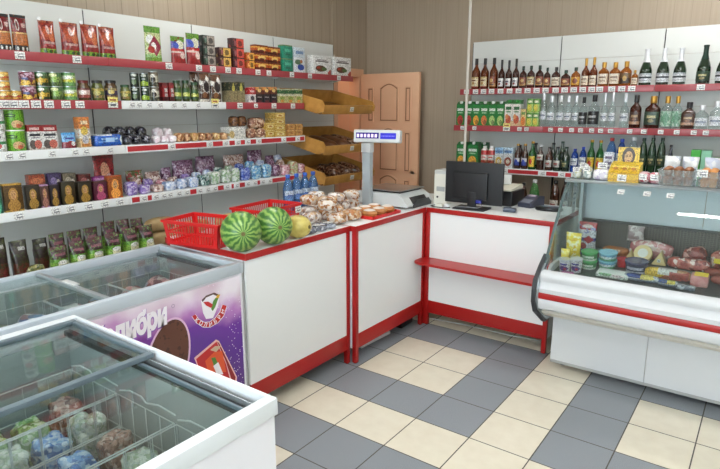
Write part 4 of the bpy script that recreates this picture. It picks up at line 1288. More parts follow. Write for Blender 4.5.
fr_me = [B().lathe([(.004, .004), (.022, 0), (.036, .014), (.038, .034), (.028, .058), (.010, .068), (.004, .062)], m, 16).mesh('fruit') for m in (yel, grn)]
stem_me = B().tube([(0, 0, .062), (.002, 0, .072), (.006, 0, .08)], .0018, M('brown_stem', (90, 66, 40))).mesh('stem')
for k, (dx, dy, lb) in enumerate(((-.1, -.045, 'yellow pear in the far basket, left front'), (-.01, -.05, 'pale green pear in the far basket, centre front'), (.085, -.045, 'yellow pear in the far basket nearest the melon'),
                                  (-.06, .045, 'yellow pear in the far basket, left rear'), (.04, .045, 'pale green pear in the far basket, right rear'))):
    a = bk2.rotation_euler.z
    put([('fruit', fr_me[k % 2]), ('stem', stem_me)], 'pear', lb, 'fruit', (bk2.location.x + dx * math.cos(a) - dy * math.sin(a), bk2.location.y + dx * math.sin(a) + dy * math.cos(a), CT + .006), k, 'pears in the basket')

# watermelons
t = NT('watermelon_rind'); bb_ = t.bsdf(.38, 0, .25)
tc = t.n('ShaderNodeTexCoord')
nz = t.n('ShaderNodeTexNoise'); nz.inputs['Scale'].default_value = 34; nz.inputs['Detail'].default_value = 3; t.l(tc.outputs['Object'], nz.inputs['Vector'])
gr = t.n('ShaderNodeTexGradient', gradient_type='RADIAL'); t.l(tc.outputs['Object'], gr.inputs[0])
sn = t.math('SINE', t.math('ADD', t.math('MULTIPLY', gr.outputs['Fac'], 2 * PI * 15), t.math('MULTIPLY', nz.outputs['Fac'], 7.)))
cr = t.n('ShaderNodeValToRGB'); cr.color_ramp.elements[0].position = .28; cr.color_ramp.elements[0].color = rgb((58, 108, 44)); cr.color_ramp.elements[1].position = .8; cr.color_ramp.elements[1].color = rgb((146, 178, 92))
e = cr.color_ramp.elements.new(.5); e.color = rgb((98, 148, 64))
t.l(t.math('ADD', t.math('MULTIPLY', sn, .32), .5), cr.inputs[0]); t.l(cr.outputs[0], bb_.inputs['Base Color'])
RIND = t.m


def melon(u, v, rpx, name, label, mat, tilt, long=1.0, dz=0., spot=True):
    c = onz(u, v, CT + .1)
    for _ in range(3):
        r = rpx * depth(*c) / F
        c = onz(u, v, CT + r + .001)
    prof = []
    n = 16
    for k in range(n + 1):
        a = -PI / 2 + PI * k / n
        rr, zz = r * math.cos(a), r * math.sin(a) * long
        if k in (0, n):
            rr = r * .02; zz *= .955
        prof.append((max(rr, .001), zz))
    me = B().lathe(prof, mat, 32).mesh(name, 80)
    o = tag(O(name, me, None, c), label, 'fruit', 'melons on the counter')
    d = Vector((0, 0, CAMH)) - c; d.z *= .35
    d = (Matrix.Rotation(tilt, 3, 'Z') @ d).normalized()
    o.rotation_mode = 'QUATERNION'; o.rotation_quaternion = d.to_track_quat('Z', 'Y')
    O('stem_scar', B().lathe([(.011, 0), (.011, .003), (.004, .004), (.002, .008)], M('dry_stem', (110, 100, 60), .8), 12, c=(0, 0, r * long * .95)).mesh('stem_scar'), o)
    return o


melon(241, 231.5, 20.5, 'watermelon', 'larger striped watermelon beside the front basket and its price card', RIND, .1)
melon(273.5, 225.5, 19., 'watermelon', 'striped watermelon between the larger watermelon and the yellow melon', RIND, .35)
YM = M('yellow_melon_rind', (216, 200, 112), .4, coat=.2, grain=(22, (180, 160, 76), .5), bump=(40, .15))
melon(298, 226.5, 11.6, 'yellow_melon', 'small pale yellow melon behind the second watermelon', YM, .9, 1.25)
for k, (u, v, lb) in enumerate(((185, 212, 'long pale loaf behind the front red basket, darker at one end'), (213, 206, 'long pale loaf behind the baskets, the farther of two'))):
    q = onz(u, v, CT + .03)
    put([('bread_loaf', B().lump(.078, .26, .085, LOAF, 7 + k, .8, .04, 10).mesh('bread_loaf'))], 'bread_loaf', lb, 'bread', (-2.698, 2.02 + k * .30, CT + .001), 0., 'loaves behind the baskets')

# water bottles in shrink film, behind the bread
PETB = GL('pale_blue_bottle', (150, 190, 226), .05, .08, .25, (110, 160, 220))
pt = bottle('pet', .037, .27, PETB, M('blue_cap', (50, 90, 180), .4), P('water_label', [(0, (110, 150, 210)), (.5, (200, 214, 232))], [('r', .5, .5, .3, .1, (90, 120, 190))]), (.35, .6))
for k in range(4):
    u = (294.5, 302.5, 310.5, 316)[k]
    put(pt, 'water_bottle', f'blue water bottle at the counter back behind the pastries, {pos(k, 4)}', 'bottle', (-2.685 - .0 * k, 2.83 + .088 * k, CT + .001), 1.2, 'water bottles behind the pastries')

# pastries in bags
pastry = [V('pastry_bag_cream', [(220, 210, 200), (200, 160, 120), (226, 216, 206), (180, 130, 86), (206, 190, 176), (150, 100, 60)], 36, .22, .6),
          V('pastry_bag_tan', [(200, 150, 100), (222, 210, 198), (170, 110, 64), (206, 180, 150)], 36, .22, .6),
          V('pastry_bag_white', [(226, 220, 216), (206, 196, 190), (200, 166, 130), (232, 228, 224), (150, 130, 120)], 34, .22, .6)]
BUN = M('golden_bun', (206, 146, 84), .45, coat=.15, grain=(14, (170, 100, 50), .5), bump=(20, .2))
FILM = GL('cling_film', (250, 250, 250), .12, .10, .10, (240, 240, 240))
sites = []
xs = [-2.185, -2.335, -2.485]
for i, x in enumerate(xs):
    for j in range(5):
        y = (2.69 if i else 2.745) + j * .15 - (i * .02)
        if i == 0 and j > 1:
            continue
        if i == 2 and j == 0:
            continue
        if i and j >= 2:
            x -= .048
        sites.append((x, y, 0, i, j))
rows = ['front row', 'second row', 'third row']
for n_, (x, y, l, i, j) in enumerate(sites):
    m = pastry[(i * 2 + j) % 3]
    put([('pastry_bag', B().lump(.142, .142, .085, m, n_, .75, .13, 18).mesh('pastry_bag'))], 'pastry_bag', f'clear bag of pastries on the counter, {rows[i]}, {ORD[j]} towards the scale', 'pastry', (x, y, CT + .001), .0, 'pastry bags on the counter')
for n_, (x, y) in enumerate(((-2.26, 2.74), (-2.36, 2.86), (-2.41, 3.02), (-2.40, 3.18), (-2.49, 2.83), (-2.555, 2.98))):
    put([('pastry_bag', B().lump(.138, .125, .082, pastry[n_ % 3], 40 + n_, .75, .13, 18).mesh('pastry_bag'))], 'pastry_bag', f'clear bag of pastries lying on top of the pile, {ORD[n_]} towards the scale', 'pastry', (x, y, CT + .081), .0, 'pastry bags on top')
greyb = V('grey_fish_pack', [(110, 116, 130), (150, 156, 170), (80, 84, 96), (190, 196, 206)], 30, .2, .7)
for k in range(3):
    p = put([('flat_pack', B().lump(.15, .094, .035, greyb, k, .6, .1, 25).mesh('flat_pack'))], 'flat_pack', f'flat grey foil pack with white card at the counter edge, {pos(k, 3)}', 'pack', (-2.17, 2.425 + k * .096 + (.0), CT + .001), .0, 'grey foil packs')
    O('price_card', tag_me, p, (.02, -.01, .0345), (-PI / 2, 0, PI / 2 + .1))
tr = tag(O('pastry_tray', B().box(-.17, .17, -.13, .13, 0, .006, BASK, .002).mesh('pastry_tray'), None, (-2.195, 3.14, CT + .001), (0, 0, PI / 2)), 'red plastic tray under the round buns in front of the scale', 'tray')
O('rim', B().box(-.172, .172, -.132, -.126, .004, .022, BASK, .002).box(-.172, .172, .126, .132, .004, .022, BASK, .002).box(-.172, -.166, -.126, .126, .004, .022, BASK, .002).box(.166, .172, -.126, .126, .004, .022, BASK, .002).mesh('rim'), tr)
glz = M('white_glaze', (240, 230, 220), .3, coat=.3)
for k, (x, y) in enumerate(((-2.137, 3.032), (-2.137, 3.14), (-2.137, 3.248), (-2.25, 3.032), (-2.25, 3.14), (-2.25, 3.248))):
    me = B().lathe([(.03, 0), (.05, .008), (.053, .024), (.043, .040), (.02, .048), (.004, .050)], BUN, 20).mesh('bun')
    p = put([('bun', me), ('glaze', B().lathe([(.040, .0425), (.036, .0455), (.02, .0505), (.003, .0525)], glz, 18).mesh('glaze'))], 'round_bun', ('glazed round bun on the red tray, front row, ', 'glazed round bun on the red tray, rear row, ')[k // 3] + pos(k % 3, 3), 'pastry', (x, y, CT + .009), .3 * k, 'buns on the red tray')

# scale with its display on a column
SG = M('scale_light_grey', (206, 210, 210), .4); SGD = M('scale_column_grey', (164, 172, 176), .4)
sc = thing('shop_scale', 'light grey electronic scale with display on a column at the counter corner', 'scale', (-2.33, 3.645, CT + .001), 0)
b = B()
b.prism([(-.225, .012), (.235, .012), (.235, .03), (.20, .075), (.15, .105), (-.20, .105), (-.225, .08)], 'y', -.20, .175, SG)
O('body', b.mesh('body', 20), sc)
O('keypad', B().prism([(.236, .03), (.238, .03), (.203, .076), (.201, .076)], 'y', -.12, .10, BLACK).mesh('keypad', 0), sc)
O('skirt', B().prism([(-.12, 0), (.14, 0), (.14, .02), (.10, .055), (-.08, .055), (-.12, .02)], 'x', .237, .245, DARK).mesh('skirt', 0), sc)
O('pan', B().box(-.19, .17, -.185, .16, .118, .126, STEEL, .003).mesh('pan'), sc)
O('pan_support', B().box(-.17, .15, -.165, .14, .105, .118, BLACK, .002).mesh('pan_support'), sc)
for (x, y) in ((-.18, -.16), (.18, -.16), (.18, .14), (-.18, .14)):
    O('foot', B().lathe([(.014, 0), (.016, .012)], BLACK, 10, c=(x, y, 0)).mesh('foot'), sc)
# column stands at the near left corner of the body
col_xy = (-.10, -.225)
O('column', B().box(col_xy[0] - .035, col_xy[0] + .035, col_xy[1] - .022, col_xy[1] + .022, .0, .46, SGD, .006).mesh('column'), sc)
O('column_collar', B().box(col_xy[0] - .04, col_xy[0] + .04, col_xy[1] - .027, col_xy[1] + .027, .40, .47, SG, .005).mesh('column_collar'), sc)
hd = O('display_head', B().box(-.175, .18, -.03, .03, 0, .092, SG, .010).mesh('display_head'), sc, (col_xy[0] + .085, col_xy[1], .472), (-.12, 0, .28))
NAVY = M('display_navy', (30, 34, 90), .15, coat=.5)
O('screen', B().box(-.155, .020, -.0315, -.0305, .028, .070, EM('display_violet_glow', (60, 50, 160), .6)).mesh('screen', 0), hd)
O('screen', B().box(.032, .150, -.0315, -.0305, .026, .068, EM('display_blue_glow', (70, 70, 214), .9)).mesh('screen', 0), hd)
b = B()
for k in range(6):
    x = -.148 + k * .0275
    b.box(x, x + .018, -.0325, -.0316, .036, .060, EM('display_digit_glow', (226, 206, 240), 1.3))
O('digit', b.mesh('digit', 0), hd)
b = B()
for k in range(9):
    b.box(.042 + k * .0112, .042 + k * .0112 + .007, -.0325, -.0316, .044, .050, EM('display_dot_glow', (150, 150, 240), 1.1))
O('text_row', b.mesh('text_row', 0), hd)

# ------------------------------------------------------------------ cash desk
DY = 3.76
mx0, mx1 = xat(446.3, DY, 1.2), xat(503, DY, 1.2)
mz0, mz1 = .955, zy(475, 162.5, DY)
mon = thing('monitor', 'black computer monitor seen from behind on the cash desk', 'monitor', ((mx0 + mx1) / 2, DY, CT + .001), .04)
w = mx1 - mx0; zb = mz0 - CT; zt = mz1 - CT
MB = M('matt_black_plastic', (26, 27, 30), .5)
O('back_shell', B().box(-w / 2, w / 2, 0, .025, zb, zt, MB, .006).mesh('back_shell'), mon)
O('rear_bulge', B().box(-w * .33, w * .26, -.022, .002, zb + .035, zt - .075, MB, .009).mesh('rear_bulge'), mon)
O('screen', B().box(-w / 2 + .012, w / 2 - .012, .0252, .0262, zb + .012, zt - .012, M('screen_glass_dark', (20, 24, 34), .1)).mesh('screen', 0), mon)
O('neck', B().box(-.03, .03, -.028, .0, .012, zb + .09, MB, .004).mesh('neck'), mon)
O('base', B().box(-.12, .12, -.085, .075, 0, .012, MB, .005).mesh('base'), mon)
O('plug', B().box(.035, .075, -.026, -.001, zb + .012, zb + .034, M('blue_plug', (50, 56, 150), .4), .003).mesh('plug'), mon)
O('cable', B().tube([(.055, -.02, zb + .02), (.09, -.03, zb - .005), (.06, -.04, zb - .02), (.0, -.05, .018), (-.1, -.06, .016)], .004, M('grey_cable', (130, 132, 136), .4)).mesh('cable'), mon)
pr = thing('receipt_printer', 'white upright receipt printer standing beside the monitor', 'printer', ((xat(434, 3.80, 1.05) + xat(447.5, 3.80, 1.05)) / 2, 3.84, CT + .001), 0)
w = xat(447.5, 3.80, 1.05) - xat(434, 3.80, 1.05); hh = zy(440, 170.5, 3.80) - CT
IV = M('ivory_plastic', (226, 224, 212), .4)
O('case', B().box(-w / 2, w / 2, -.04, .12, 0, hh, IV, .007).mesh('case'), pr)
O('lid', B().box(-w / 2 + .004, w / 2 - .004, -.042, .10, hh - .028, hh + .002, M('pale_lid', (206, 208, 204), .4), .004).mesh('lid'), pr)
O('power_button', B().lathe([(.008, 0), (.008, .004)], BLACK, 12).mesh('power_button'), pr, (-w * .22, -.04, .055), (PI / 2, 0, 0))
O('paper_slot', B().box(-w * .3, w * .3, -.0415, -.04, .10, .135, M('slot_grey', (170, 172, 170), .5)).mesh('paper_slot', 0), pr)
ct = thing('cable_tray', 'tangle of white adapters and cables between printer and monitor', 'cable', (xat(447, 3.72, CT) - .02, 3.70, CT + .001), 0)
O('adapter', B().box(-.06, .0, -.02, .03, 0, .022, IV, .004).mesh('adapter'), ct)
O('adapter', B().box(.012, .05, -.02, .02, 0, .026, WHITE, .004).mesh('adapter'), ct)
O('cable', B().tube([(-.06, 0, .012), (-.09, -.03, .006), (-.05, -.055, .005), (.03, -.05, .005), (.07, -.03, .01)], .0035, BLACK).mesh('cable'), ct)
lp = thing('label_printer', 'black desktop printer with white paper stack behind the monitor', 'printer', (xat(504, 4.05, 1.0), 4.13, CT + .001), 0)
hh = zy(512, 192.5, 3.98) - CT
O('case', B().box(-.13, .085, -.13, .13, 0, hh, BLACK, .01).mesh('case'), lp)
O('output_tray', B().prism([(-.13, hh + .002), (.12, hh + .002), (.12, hh + .03), (.10, hh + .034), (-.13, hh + .01)], 'x', -.12, .07, M('cream_tray', (216, 212, 196), .5)).mesh('output_tray', 0), lp)
O('paper', B().box(-.10, .0, .03, .06, hh + .032, hh + .105, WHITE, .001).mesh('paper'), lp)
te = thing('card_terminal', 'dark blue card terminal with pinkish display beside the printer', 'terminal', (xat(530, 4.10, CT), 4.11, CT + .001), -.3)
TB = M('dark_blue_grey_plastic', (54, 58, 76), .35, coat=.2)
O('case', B().prism([(-.08, 0), (.09, 0), (.09, .075), (.04, .082), (-.08, .03)], 'x', -.055, .055, TB).mesh('case'), te)
O('screen', B().prism([(-.012, .0535), (.036, .0815), (.036, .083), (-.012, .055)], 'x', -.04, .025, M('pink_lcd', (176, 160, 176), .2)).mesh('screen', 0), te)
O('keypad', B().prism([(-.07, .0345), (-.025, .0535), (-.025, .056), (-.07, .037)], 'x', -.04, .04, M('key_grey', (120, 124, 136), .5)).mesh('keypad', 0), te)
q = onz(509.5, 212, CT)
ph = tag(O('desk_phone', B().box(-.045, .045, -.03, .03, 0, .03, M('navy_plastic', (48, 58, 78), .3, coat=.3), .009).mesh('desk_phone'), None, (q.x, q.y, CT + .001), (0, 0, .25)), 'small navy blue gadget at the front edge beside the monitor', 'gadget')
O('top_screen', B().box(-.03, .01, -.018, .018, .0302, .032, M('pale_navy', (96, 110, 132), .2), .001).mesh('top_screen'), ph)
q = onz(549, 210.5, CT)
ca = tag(O('calculator', B().lathe([(.094, 0), (.10, .008), (.094, .024), (.078, .028)], BLACK, 24, .55).mesh('calculator'), None, (q.x, q.y, CT + .001), (0, 0, .1)), 'black oval coin dish with grey inset at the glass end of the desk', 'dish')
ca.name = 'coin_dish'
O('inset', B().lathe([(.06, .0282), (.057, .0295)], M('blue_grey_inset', (90, 104, 120), .3), 20, .5).mesh('inset'), ca)
# conduit from ceiling to desk
px_ = xat(463.6, 4.16, 1.1)
cp = tag(O('cable_conduit', B().tube([(px_ - .0, 4.16, CT + .002), (px_, 4.16, 1.9), (px_ + .0, 4.16, ZC - .002)], .011, M('grey_conduit', (196, 190, 180), .45), 10).mesh('cable_conduit'), None), 'pale vertical cable pipe running from the cash desk to the ceiling', 'pipe')
O('flange', B().lathe([(.024, 0), (.024, .006), (.013, .01)], M('grey_conduit', (196, 190, 180), .45), 14, c=(px_, 4.16, CT + .001)).mesh('flange'), cp)

# ------------------------------------------------------------------ bottles on the wall behind
AMB = GL('amber_spirit', (196, 112, 44), .03, .06, .5, (104, 54, 18))
AMBD = GL('dark_amber_spirit', (140, 62, 32), .03, .06, .65, (66, 28, 16))
GOLD = GL('golden_spirit', (222, 160, 76), .03, .06, .42, (160, 98, 36))
CLR = GL('clear_spirit', (236, 242, 242), .02, .10, .05, (226, 232, 234))
BRN = M('brown_bottle_glass', (62, 34, 22), .08, coat=.8)
GRN = M('dark_green_glass', (22, 44, 26), .08, coat=.8)
GRN2 = GL('green_glass', (110, 190, 110), .03, .08, .4, (40, 120, 60))
PETG = GL('green_plastic_bottle', (150, 206, 140), .05, .08, .3, (110, 180, 110))
PETBL = GL('blue_plastic_bottle', (100, 150, 226), .05, .08, .4, (40, 90, 190))
capk = M('black_cap', (26, 24, 26), .35); capg = M('gold_cap', (196, 150, 70), .3, .7); capw = M('silver_white_foil', (226, 228, 232), .3, .3); capr = M('red_cap', (176, 34, 36), .4); capdg = M('dark_green_cap', (24, 50, 40), .3, .2); capb = M('royal_blue_cap', (40, 70, 170), .4)
lcream = P('cream_label', [(0, (150, 40, 36)), (.1, (226, 210, 170)), (.85, (206, 180, 120))], [('r', .5, .66, .3, .07, (120, 70, 40)), ('e', .5, .4, .2, .14, (190, 150, 90))])
lwhite = P('white_label', [(0, (220, 216, 214)), (.7, (236, 234, 232))], [('r', .5, .6, .3, .08, (70, 60, 90)), ('e', .5, .3, .2, .14, (150, 60, 60))])
lamber = P('amber_label', [(0, (190, 140, 80)), (.3, (140, 70, 40))], [('e', .5, .6, .25, .2, (226, 190, 130)), ('r', .5, .2, .35, .06, (90, 50, 30))])
ldark = P('dark_gold_label', [(0, (60, 40, 24)), (.5, (110, 80, 40))], [('e', .5, .5, .2, .25, (206, 166, 90))])
lscot = P('scotch_label', [(0, (230, 214, 190)), (.75, (236, 226, 206))], [('r', .5, .66, .36, .07, (120, 90, 70)), ('r', .5, .3, .3, .05, (150, 120, 100))])
lswoosh = P('diagonal_white_label', [(0, (226, 230, 234)), (.9, (240, 242, 244))], [('r', .5, .52, .4, .09, (120, 130, 150)), ('r', .5, .3, .3, .04, (170, 176, 190))])
lblack = P('black_label', [(0, (26, 26, 28)), (.9, (40, 40, 44))], [('r', .5, .6, .36, .08, (190, 190, 190)), ('r', .5, .3, .26, .05, (130, 130, 130))])
lchamp = P('silver_black_label', [(0, (214, 218, 222)), (.35, (226, 228, 232)), (.8, (190, 196, 202))], [('r', .5, .55, .5, .1, (60, 64, 70)), ('r', .5, .2, .3, .04, (150, 154, 160))])
lgreen = P('green_pattern_label', [(0, (190, 214, 196)), (.5, (170, 200, 180))], [('d', .5, .5, .4, .5, (96, 150, 116))], (60, (120, 170, 140), .55))
ldkgreen = P('dark_green_label', [(0, (40, 60, 44)), (.5, (56, 80, 60))], [('r', .5, .6, .3, .1, (190, 180, 130)), ('e', .5, .3, .2, .14, (150, 140, 90))])
lbrown = P('brown_label', [(0, (190, 150, 120)), (.25, (80, 50, 36))], [('r', .5, .65, .3, .1, (190, 160, 120)), ('e', .5, .4, .2, .1, (150, 100, 70))])
lyel = P('yellow_beer_label', [(0, (226, 190, 60)), (.9, (236, 210, 100))], [('e', .5, .5, .25, .25, (206, 60, 40))])
lbluew = P('blue_beer_label', [(0, (50, 70, 160)), (.5, (226, 228, 236))], [('e', .5, .5, .3, .3, (60, 80, 180))])
lbeer = P('pale_beer_label', [(0, (200, 196, 190)), (.6, (226, 222, 214))], [('r', .5, .5, .3, .14, (170, 90, 84)), ('r', .5, .25, .25, .05, (150, 140, 130))])
lgold = P('gold_round_label', [(0, (226, 170, 60)), (.9, (206, 150, 60))], [('e', .5, .5, .3, .35, (140, 70, 40))])

BOTTLE_KIND = {
    'cog': dict(kind='cognac', glass=AMB, cap=capk, lab=lcream, lz=(.06, .40)), 'cogd': dict(kind='tall', glass=AMBD, cap=capk, lab=lwhite, lz=(.08, .36)),
    'coga': dict(kind='cognac', glass=AMB, cap=capk, lab=lamber, lz=(.08, .40)), 'flk': dict(kind='flask', glass=AMBD, cap=capdg, lab=lamber, lz=(.12, .5), sy=.6, e=.75),
    'flkc': dict(kind='flask', glass=AMBD, cap=capdg, lab=lcream, lz=(.12, .5), sy=.6, e=.75), 'flkb': dict(kind='flask', glass=AMBD, cap=capk, lab=lscot, lz=(.10, .5), sy=.6, e=.75),
    'gold': dict(kind='flask', glass=GOLD, cap=capdg, lab=lgold, lz=(.12, .5), sy=.6), 'tgold': dict(kind='tall', glass=AMB, cap=capg, lab=lscot, lz=(.06, .38)),
    'sco': dict(kind='square', glass=GOLD, cap=capg, lab=lscot, lz=(.10, .52), e=.6), 'scod': dict(kind='square', glass=GOLD, cap=capg, lab=ldark, lz=(.10, .52), e=.6), 'mini': dict(kind='flask', glass=GOLD, cap=capg, lab=lscot, lz=(.1, .5)),
    'chp': dict(kind='champ', glass=GRN, cap=capw, lab=lchamp, lz=(.08, .33), half=1.5), 'chg': dict(kind='champ', glass=GRN, cap=capdg, lab=ldkgreen, lz=(.08, .33)),
    'vod': dict(kind='vodka', glass=CLR, cap=capw, lab=lswoosh, lz=(.22, .46), half=1.2), 'vodk': dict(kind='vodka', glass=CLR, cap=capk, lab=lblack, lz=(.10, .50), half=1.35),
    'vodl': dict(kind='tall', glass=CLR, cap=capw, lab=lswoosh, lz=(.2, .42), half=1.2),
    'brs': dict(kind='square', glass=AMBD, cap=capk, lab=lbrown, lz=(.12, .5), e=.7), 'brg': dict(kind='square', glass=AMBD, cap=capg, lab=ldkgreen, lz=(.12, .52), e=.5),
    'cgc': dict(kind='square', glass=CLR, cap=capg, lab=lgreen, lz=(.08, .54), e=.6, half=1.3), 'brq': dict(kind='square', glass=BRN, cap=capk, lab=lbrown, lz=(.15, .55), e=.45), 'cls': dict(kind='square', glass=CLR, cap=capw, lab=lswoosh, lz=(.14, .46), e=.7),
    'bee': dict(kind='beer', glass=BRN, cap=capg, lab=lbluew, lz=(.14, .44)), 'beg': dict(kind='beer', glass=GRN2, cap=capg, lab=lyel, lz=(.10, .48)), 'beb': dict(kind='beer', glass=BRN, cap=capw, lab=lbeer, lz=(.40, .62)),
    'bed': dict(kind='beer', glass=GRN, cap=capk, lab=lbeer, lz=(.16, .44)), 'bedg': dict(kind='beer', glass=GRN, cap=capdg, lab=ldkgreen, lz=(.16, .44)), 'bek': dict(kind='beer', glass=BRN, cap=capk, lab=lbeer, lz=(.16, .44)),
    'petb': dict(kind='pet', glass=PETBL, cap=capb, lab=lswoosh, lz=(.3, .6)), 'petr': dict(kind='pet', glass=PETB, cap=capr, lab=lswoosh, lz=(.3, .6)), 'petc': dict(kind='pet', glass=CLR, cap=capw, lab=lbluew, lz=(.3, .6)),
    'petd': dict(kind='pet', glass=M('dark_green_pet', (28, 60, 34), .1, coat=.6), cap=capdg, lab=ldkgreen, lz=(.3, .55)), 'petg': dict(kind='pet', glass=PETG, cap=capw, lab=P('pale_green_label', [(0, (196, 220, 190)), (.5, (226, 236, 220))], [('e', .5, .5, .3, .3, (120, 170, 110))]), lz=(.06, .38)),
    'petn': dict(kind='pet', glass=BRN, cap=capk, lab=lbeer, lz=(.25, .5)), 'navy': dict(kind='beer', glass=M('navy_bottle', (28, 34, 60), .1, coat=.7), cap=capk, lab=lwhite, lz=(.15, .4)),
}


def bottles(lv, items, group, back=0., inset=.012):
    S = RShelf(lv, inset)
    for (u, wpx, vt, kd, lb) in items:
        k = dict(BOTTLE_KIND[kd])
        kind = k.pop('kind'); gl = k.pop('glass'); cp_ = k.pop('cap'); la = k.pop('lab')
        x, _, h = S.span(u - 3, u + 3, vt, back)
        r = wpx / 2 * depth(x, S.y + back + .04, S.z) / F * .97
        rr = r * k.get('sy', 1.)
        nm = {'champ': 'sparkling_wine_bottle', 'vodka': 'vodka_bottle', 'beer': 'beer_bottle', 'pet': 'plastic_drink_bottle'}.get(kind, 'spirit_bottle')
        xx = xat(u, S.y + back + rr, S.z + h * .3)
        put(bottle(kind, r, h, gl, cp_, la, **k), nm, lb, 'bottle', (xx, S.y + back + rr + .001, S.z), math.atan2(-xx, S.y) * .55 * -1 if k.get('e', 1) == 1 and k.get('sy', 1) == 1 else 0, group)


bottles('R1', [
    (476, 8.8, 58.3, 'cog', 'amber cognac bottle with cream label at the pipe end of the top shelf'), (484.6, 8.3, 58, 'cog', 'amber cognac bottle with cream label, second from the pipe end'), (493.6, 8.4, 57.5, 'coga', 'amber cognac bottle with brown label, third from the pipe'),
    (501.3, 6.8, 59.5, 'cogd', 'slim dark red bottle with white label, first of three alike'), (508.5, 6.8, 60, 'cogd', 'slim dark red bottle with white label, middle of three alike'), (515.6, 6.8, 58.5, 'cogd', 'slim dark red bottle with white label, last of three alike'),
    (522.8, 7.2, 66, 'flk', 'short brown flask with green cap after the slim dark bottles'), (530.6, 7.8, 65.5, 'flkc', 'short brown flask with cream label and green cap'), (539.2, 8, 65.2, 'flk', 'short brown flask with green cap, widest of that row'),
    (546.8, 6.5, 67.5, 'flk', 'narrow short brown flask before the panel seam'), (555.6, 8.6, 67, 'flkb', 'black capped brown flask with cream label under the panel seam'), (565.4, 9.2, 70, 'flk', 'lowest brown flask, round shouldered, before the golden one'),
    (575.3, 9, 67.2, 'gold', 'golden round flask with dark green cap'), (585.2, 7.8, 58, 'tgold', 'tall amber bottle with gold neck after the golden flask'), (593.2, 7.6, 57, 'tgold', 'tall amber bottle with gold neck before the square whiskies'),
    (603.3, 9.8, 62, 'sco', 'square golden whisky bottle with pale label, first of two'), (614.6, 10, 62, 'sco', 'square golden whisky bottle with pale label, second of two'), (625.6, 10.2, 61, 'scod', 'square golden whisky bottle with dark label'), (634.4, 6, 70, 'mini', 'miniature golden bottle beside the sparkling wine'),
    (645.4, 12, 48.5, 'chp', 'white foiled sparkling wine bottle, first of three'), (662.7, 12, 48, 'chp', 'white foiled sparkling wine bottle, middle of three'), (679.6, 12, 47.5, 'chp', 'white foiled sparkling wine bottle, third of three'),
    (703.5, 13, 44.5, 'chg', 'dark green sparkling wine bottle with green foil'), (722.5, 12, 46, 'chp', 'sparkling wine bottle cut by the edge of the picture')], 'bottles on the top wall shelf')
bottles('R2', [
    (543, 7.0, 93, 'vod', 'clear vodka bottle right after the green boxes'), (551, 8.6, 96, 'vod', 'clear vodka bottle, second of five with slanted label'), (559.8, 7.8, 95.5, 'vod', 'clear vodka bottle, third of five with slanted label'), (567.6, 7.4, 96, 'vod', 'clear vodka bottle, fourth of five with slanted label'), (575, 7, 96, 'vod', 'clear vodka bottle just before the black labels'),
    (582.8, 8, 97, 'vodk', 'clear vodka bottle with black label, the narrower'), (593.4, 11, 95, 'vodk', 'broad clear bottle with black label and wide black cap'), (603.8, 7.2, 93, 'vodl', 'slim tall clear vodka bottle after the black labels'), (611.6, 7.2, 92, 'vodl', 'slim tall clear vodka bottle, second of the tall pair'), (624, 8.6, 93, 'vodl', 'tall clear vodka bottle standing apart'),
    (635, 10.5, 95, 'brs', 'dark brown bottle with brown label after the vodka'), (652, 14, 96, 'brg', 'broad brown bottle with gold cap and green label'), (666, 10.5, 96, 'cgc', 'clear gold capped bottle with green pattern, first of two'), (676.2, 9, 96, 'cgc', 'clear gold capped bottle with green pattern, second of two'),
    (688, 12.4, 102, 'brq', 'squat square brown bottle with black cap'), (701, 12.4, 105, 'cls', 'squat clear bottle with white cap beside the brown one'), (716, 12.8, 101, 'cls', 'squat clear bottle at the picture edge')], 'bottles on the middle wall shelf')
bottles('R3', [
    (517.4, 6.6, 144, 'bee', 'brown beer bottle with blue label beside the milk boxes'), (524.6, 6.6, 144, 'bee', 'brown beer bottle with blue label, second of the pair'), (532, 7.2, 141.5, 'beg', 'green beer bottle with yellow label'), (540, 7.4, 145, 'beb', 'brown beer bottle with white shoulder label'),
    (548.8, 7.6, 147, 'bek', 'dark brown beer bottle with pale label, first of dark ones'), (556.8, 7.4, 147, 'bed', 'dark green beer bottle with red spot label'), (565.5, 8, 147, 'bedg', 'dark green beer bottle with green label'), (574, 7.6, 149, 'petb', 'small blue plastic bottle beside the green beer'), (582.2, 7.2, 147, 'petb', 'small blue plastic bottle behind the cellophane packs'),
    (590.4, 7.6, 140, 'beg', 'green bottle with dark cap, first behind the case'), (599.2, 7.6, 140.5, 'beg', 'green bottle with dark cap, second behind the case'), (610, 9.6, 138, 'petr', 'large clear water bottle with red cap'), (620, 9, 139, 'petb', 'large blue water bottle behind the yellow display box'), (631.4, 11.4, 137.5, 'petc', 'large clear water bottle behind the yellow display box'),
    (641.7, 8.2, 138, 'petd', 'dark green plastic bottle, first of three tall ones'), (650.6, 8.2, 138, 'petd', 'dark green plastic bottle, middle of three tall ones'), (659.9, 8.2, 138, 'petd', 'dark green plastic bottle, last of three tall ones'), (669, 6.6, 145, 'navy', 'small navy bottle behind the muffin container')], 'bottles on the lowest wall shelf')
bottles('R3', [(519.5, 6.5, 145, 'petn', 'brown bottle in the rear row behind the blue labels'), (535, 6.8, 143, 'bed', 'dark bottle in the rear row behind the yellow label'), (552.5, 7, 143, 'bed', 'dark bottle in the rear row behind the pale label'), (561.5, 7, 141.5, 'bedg', 'dark green bottle in the rear row at the seam')], 'bottles in the rear row', .11)
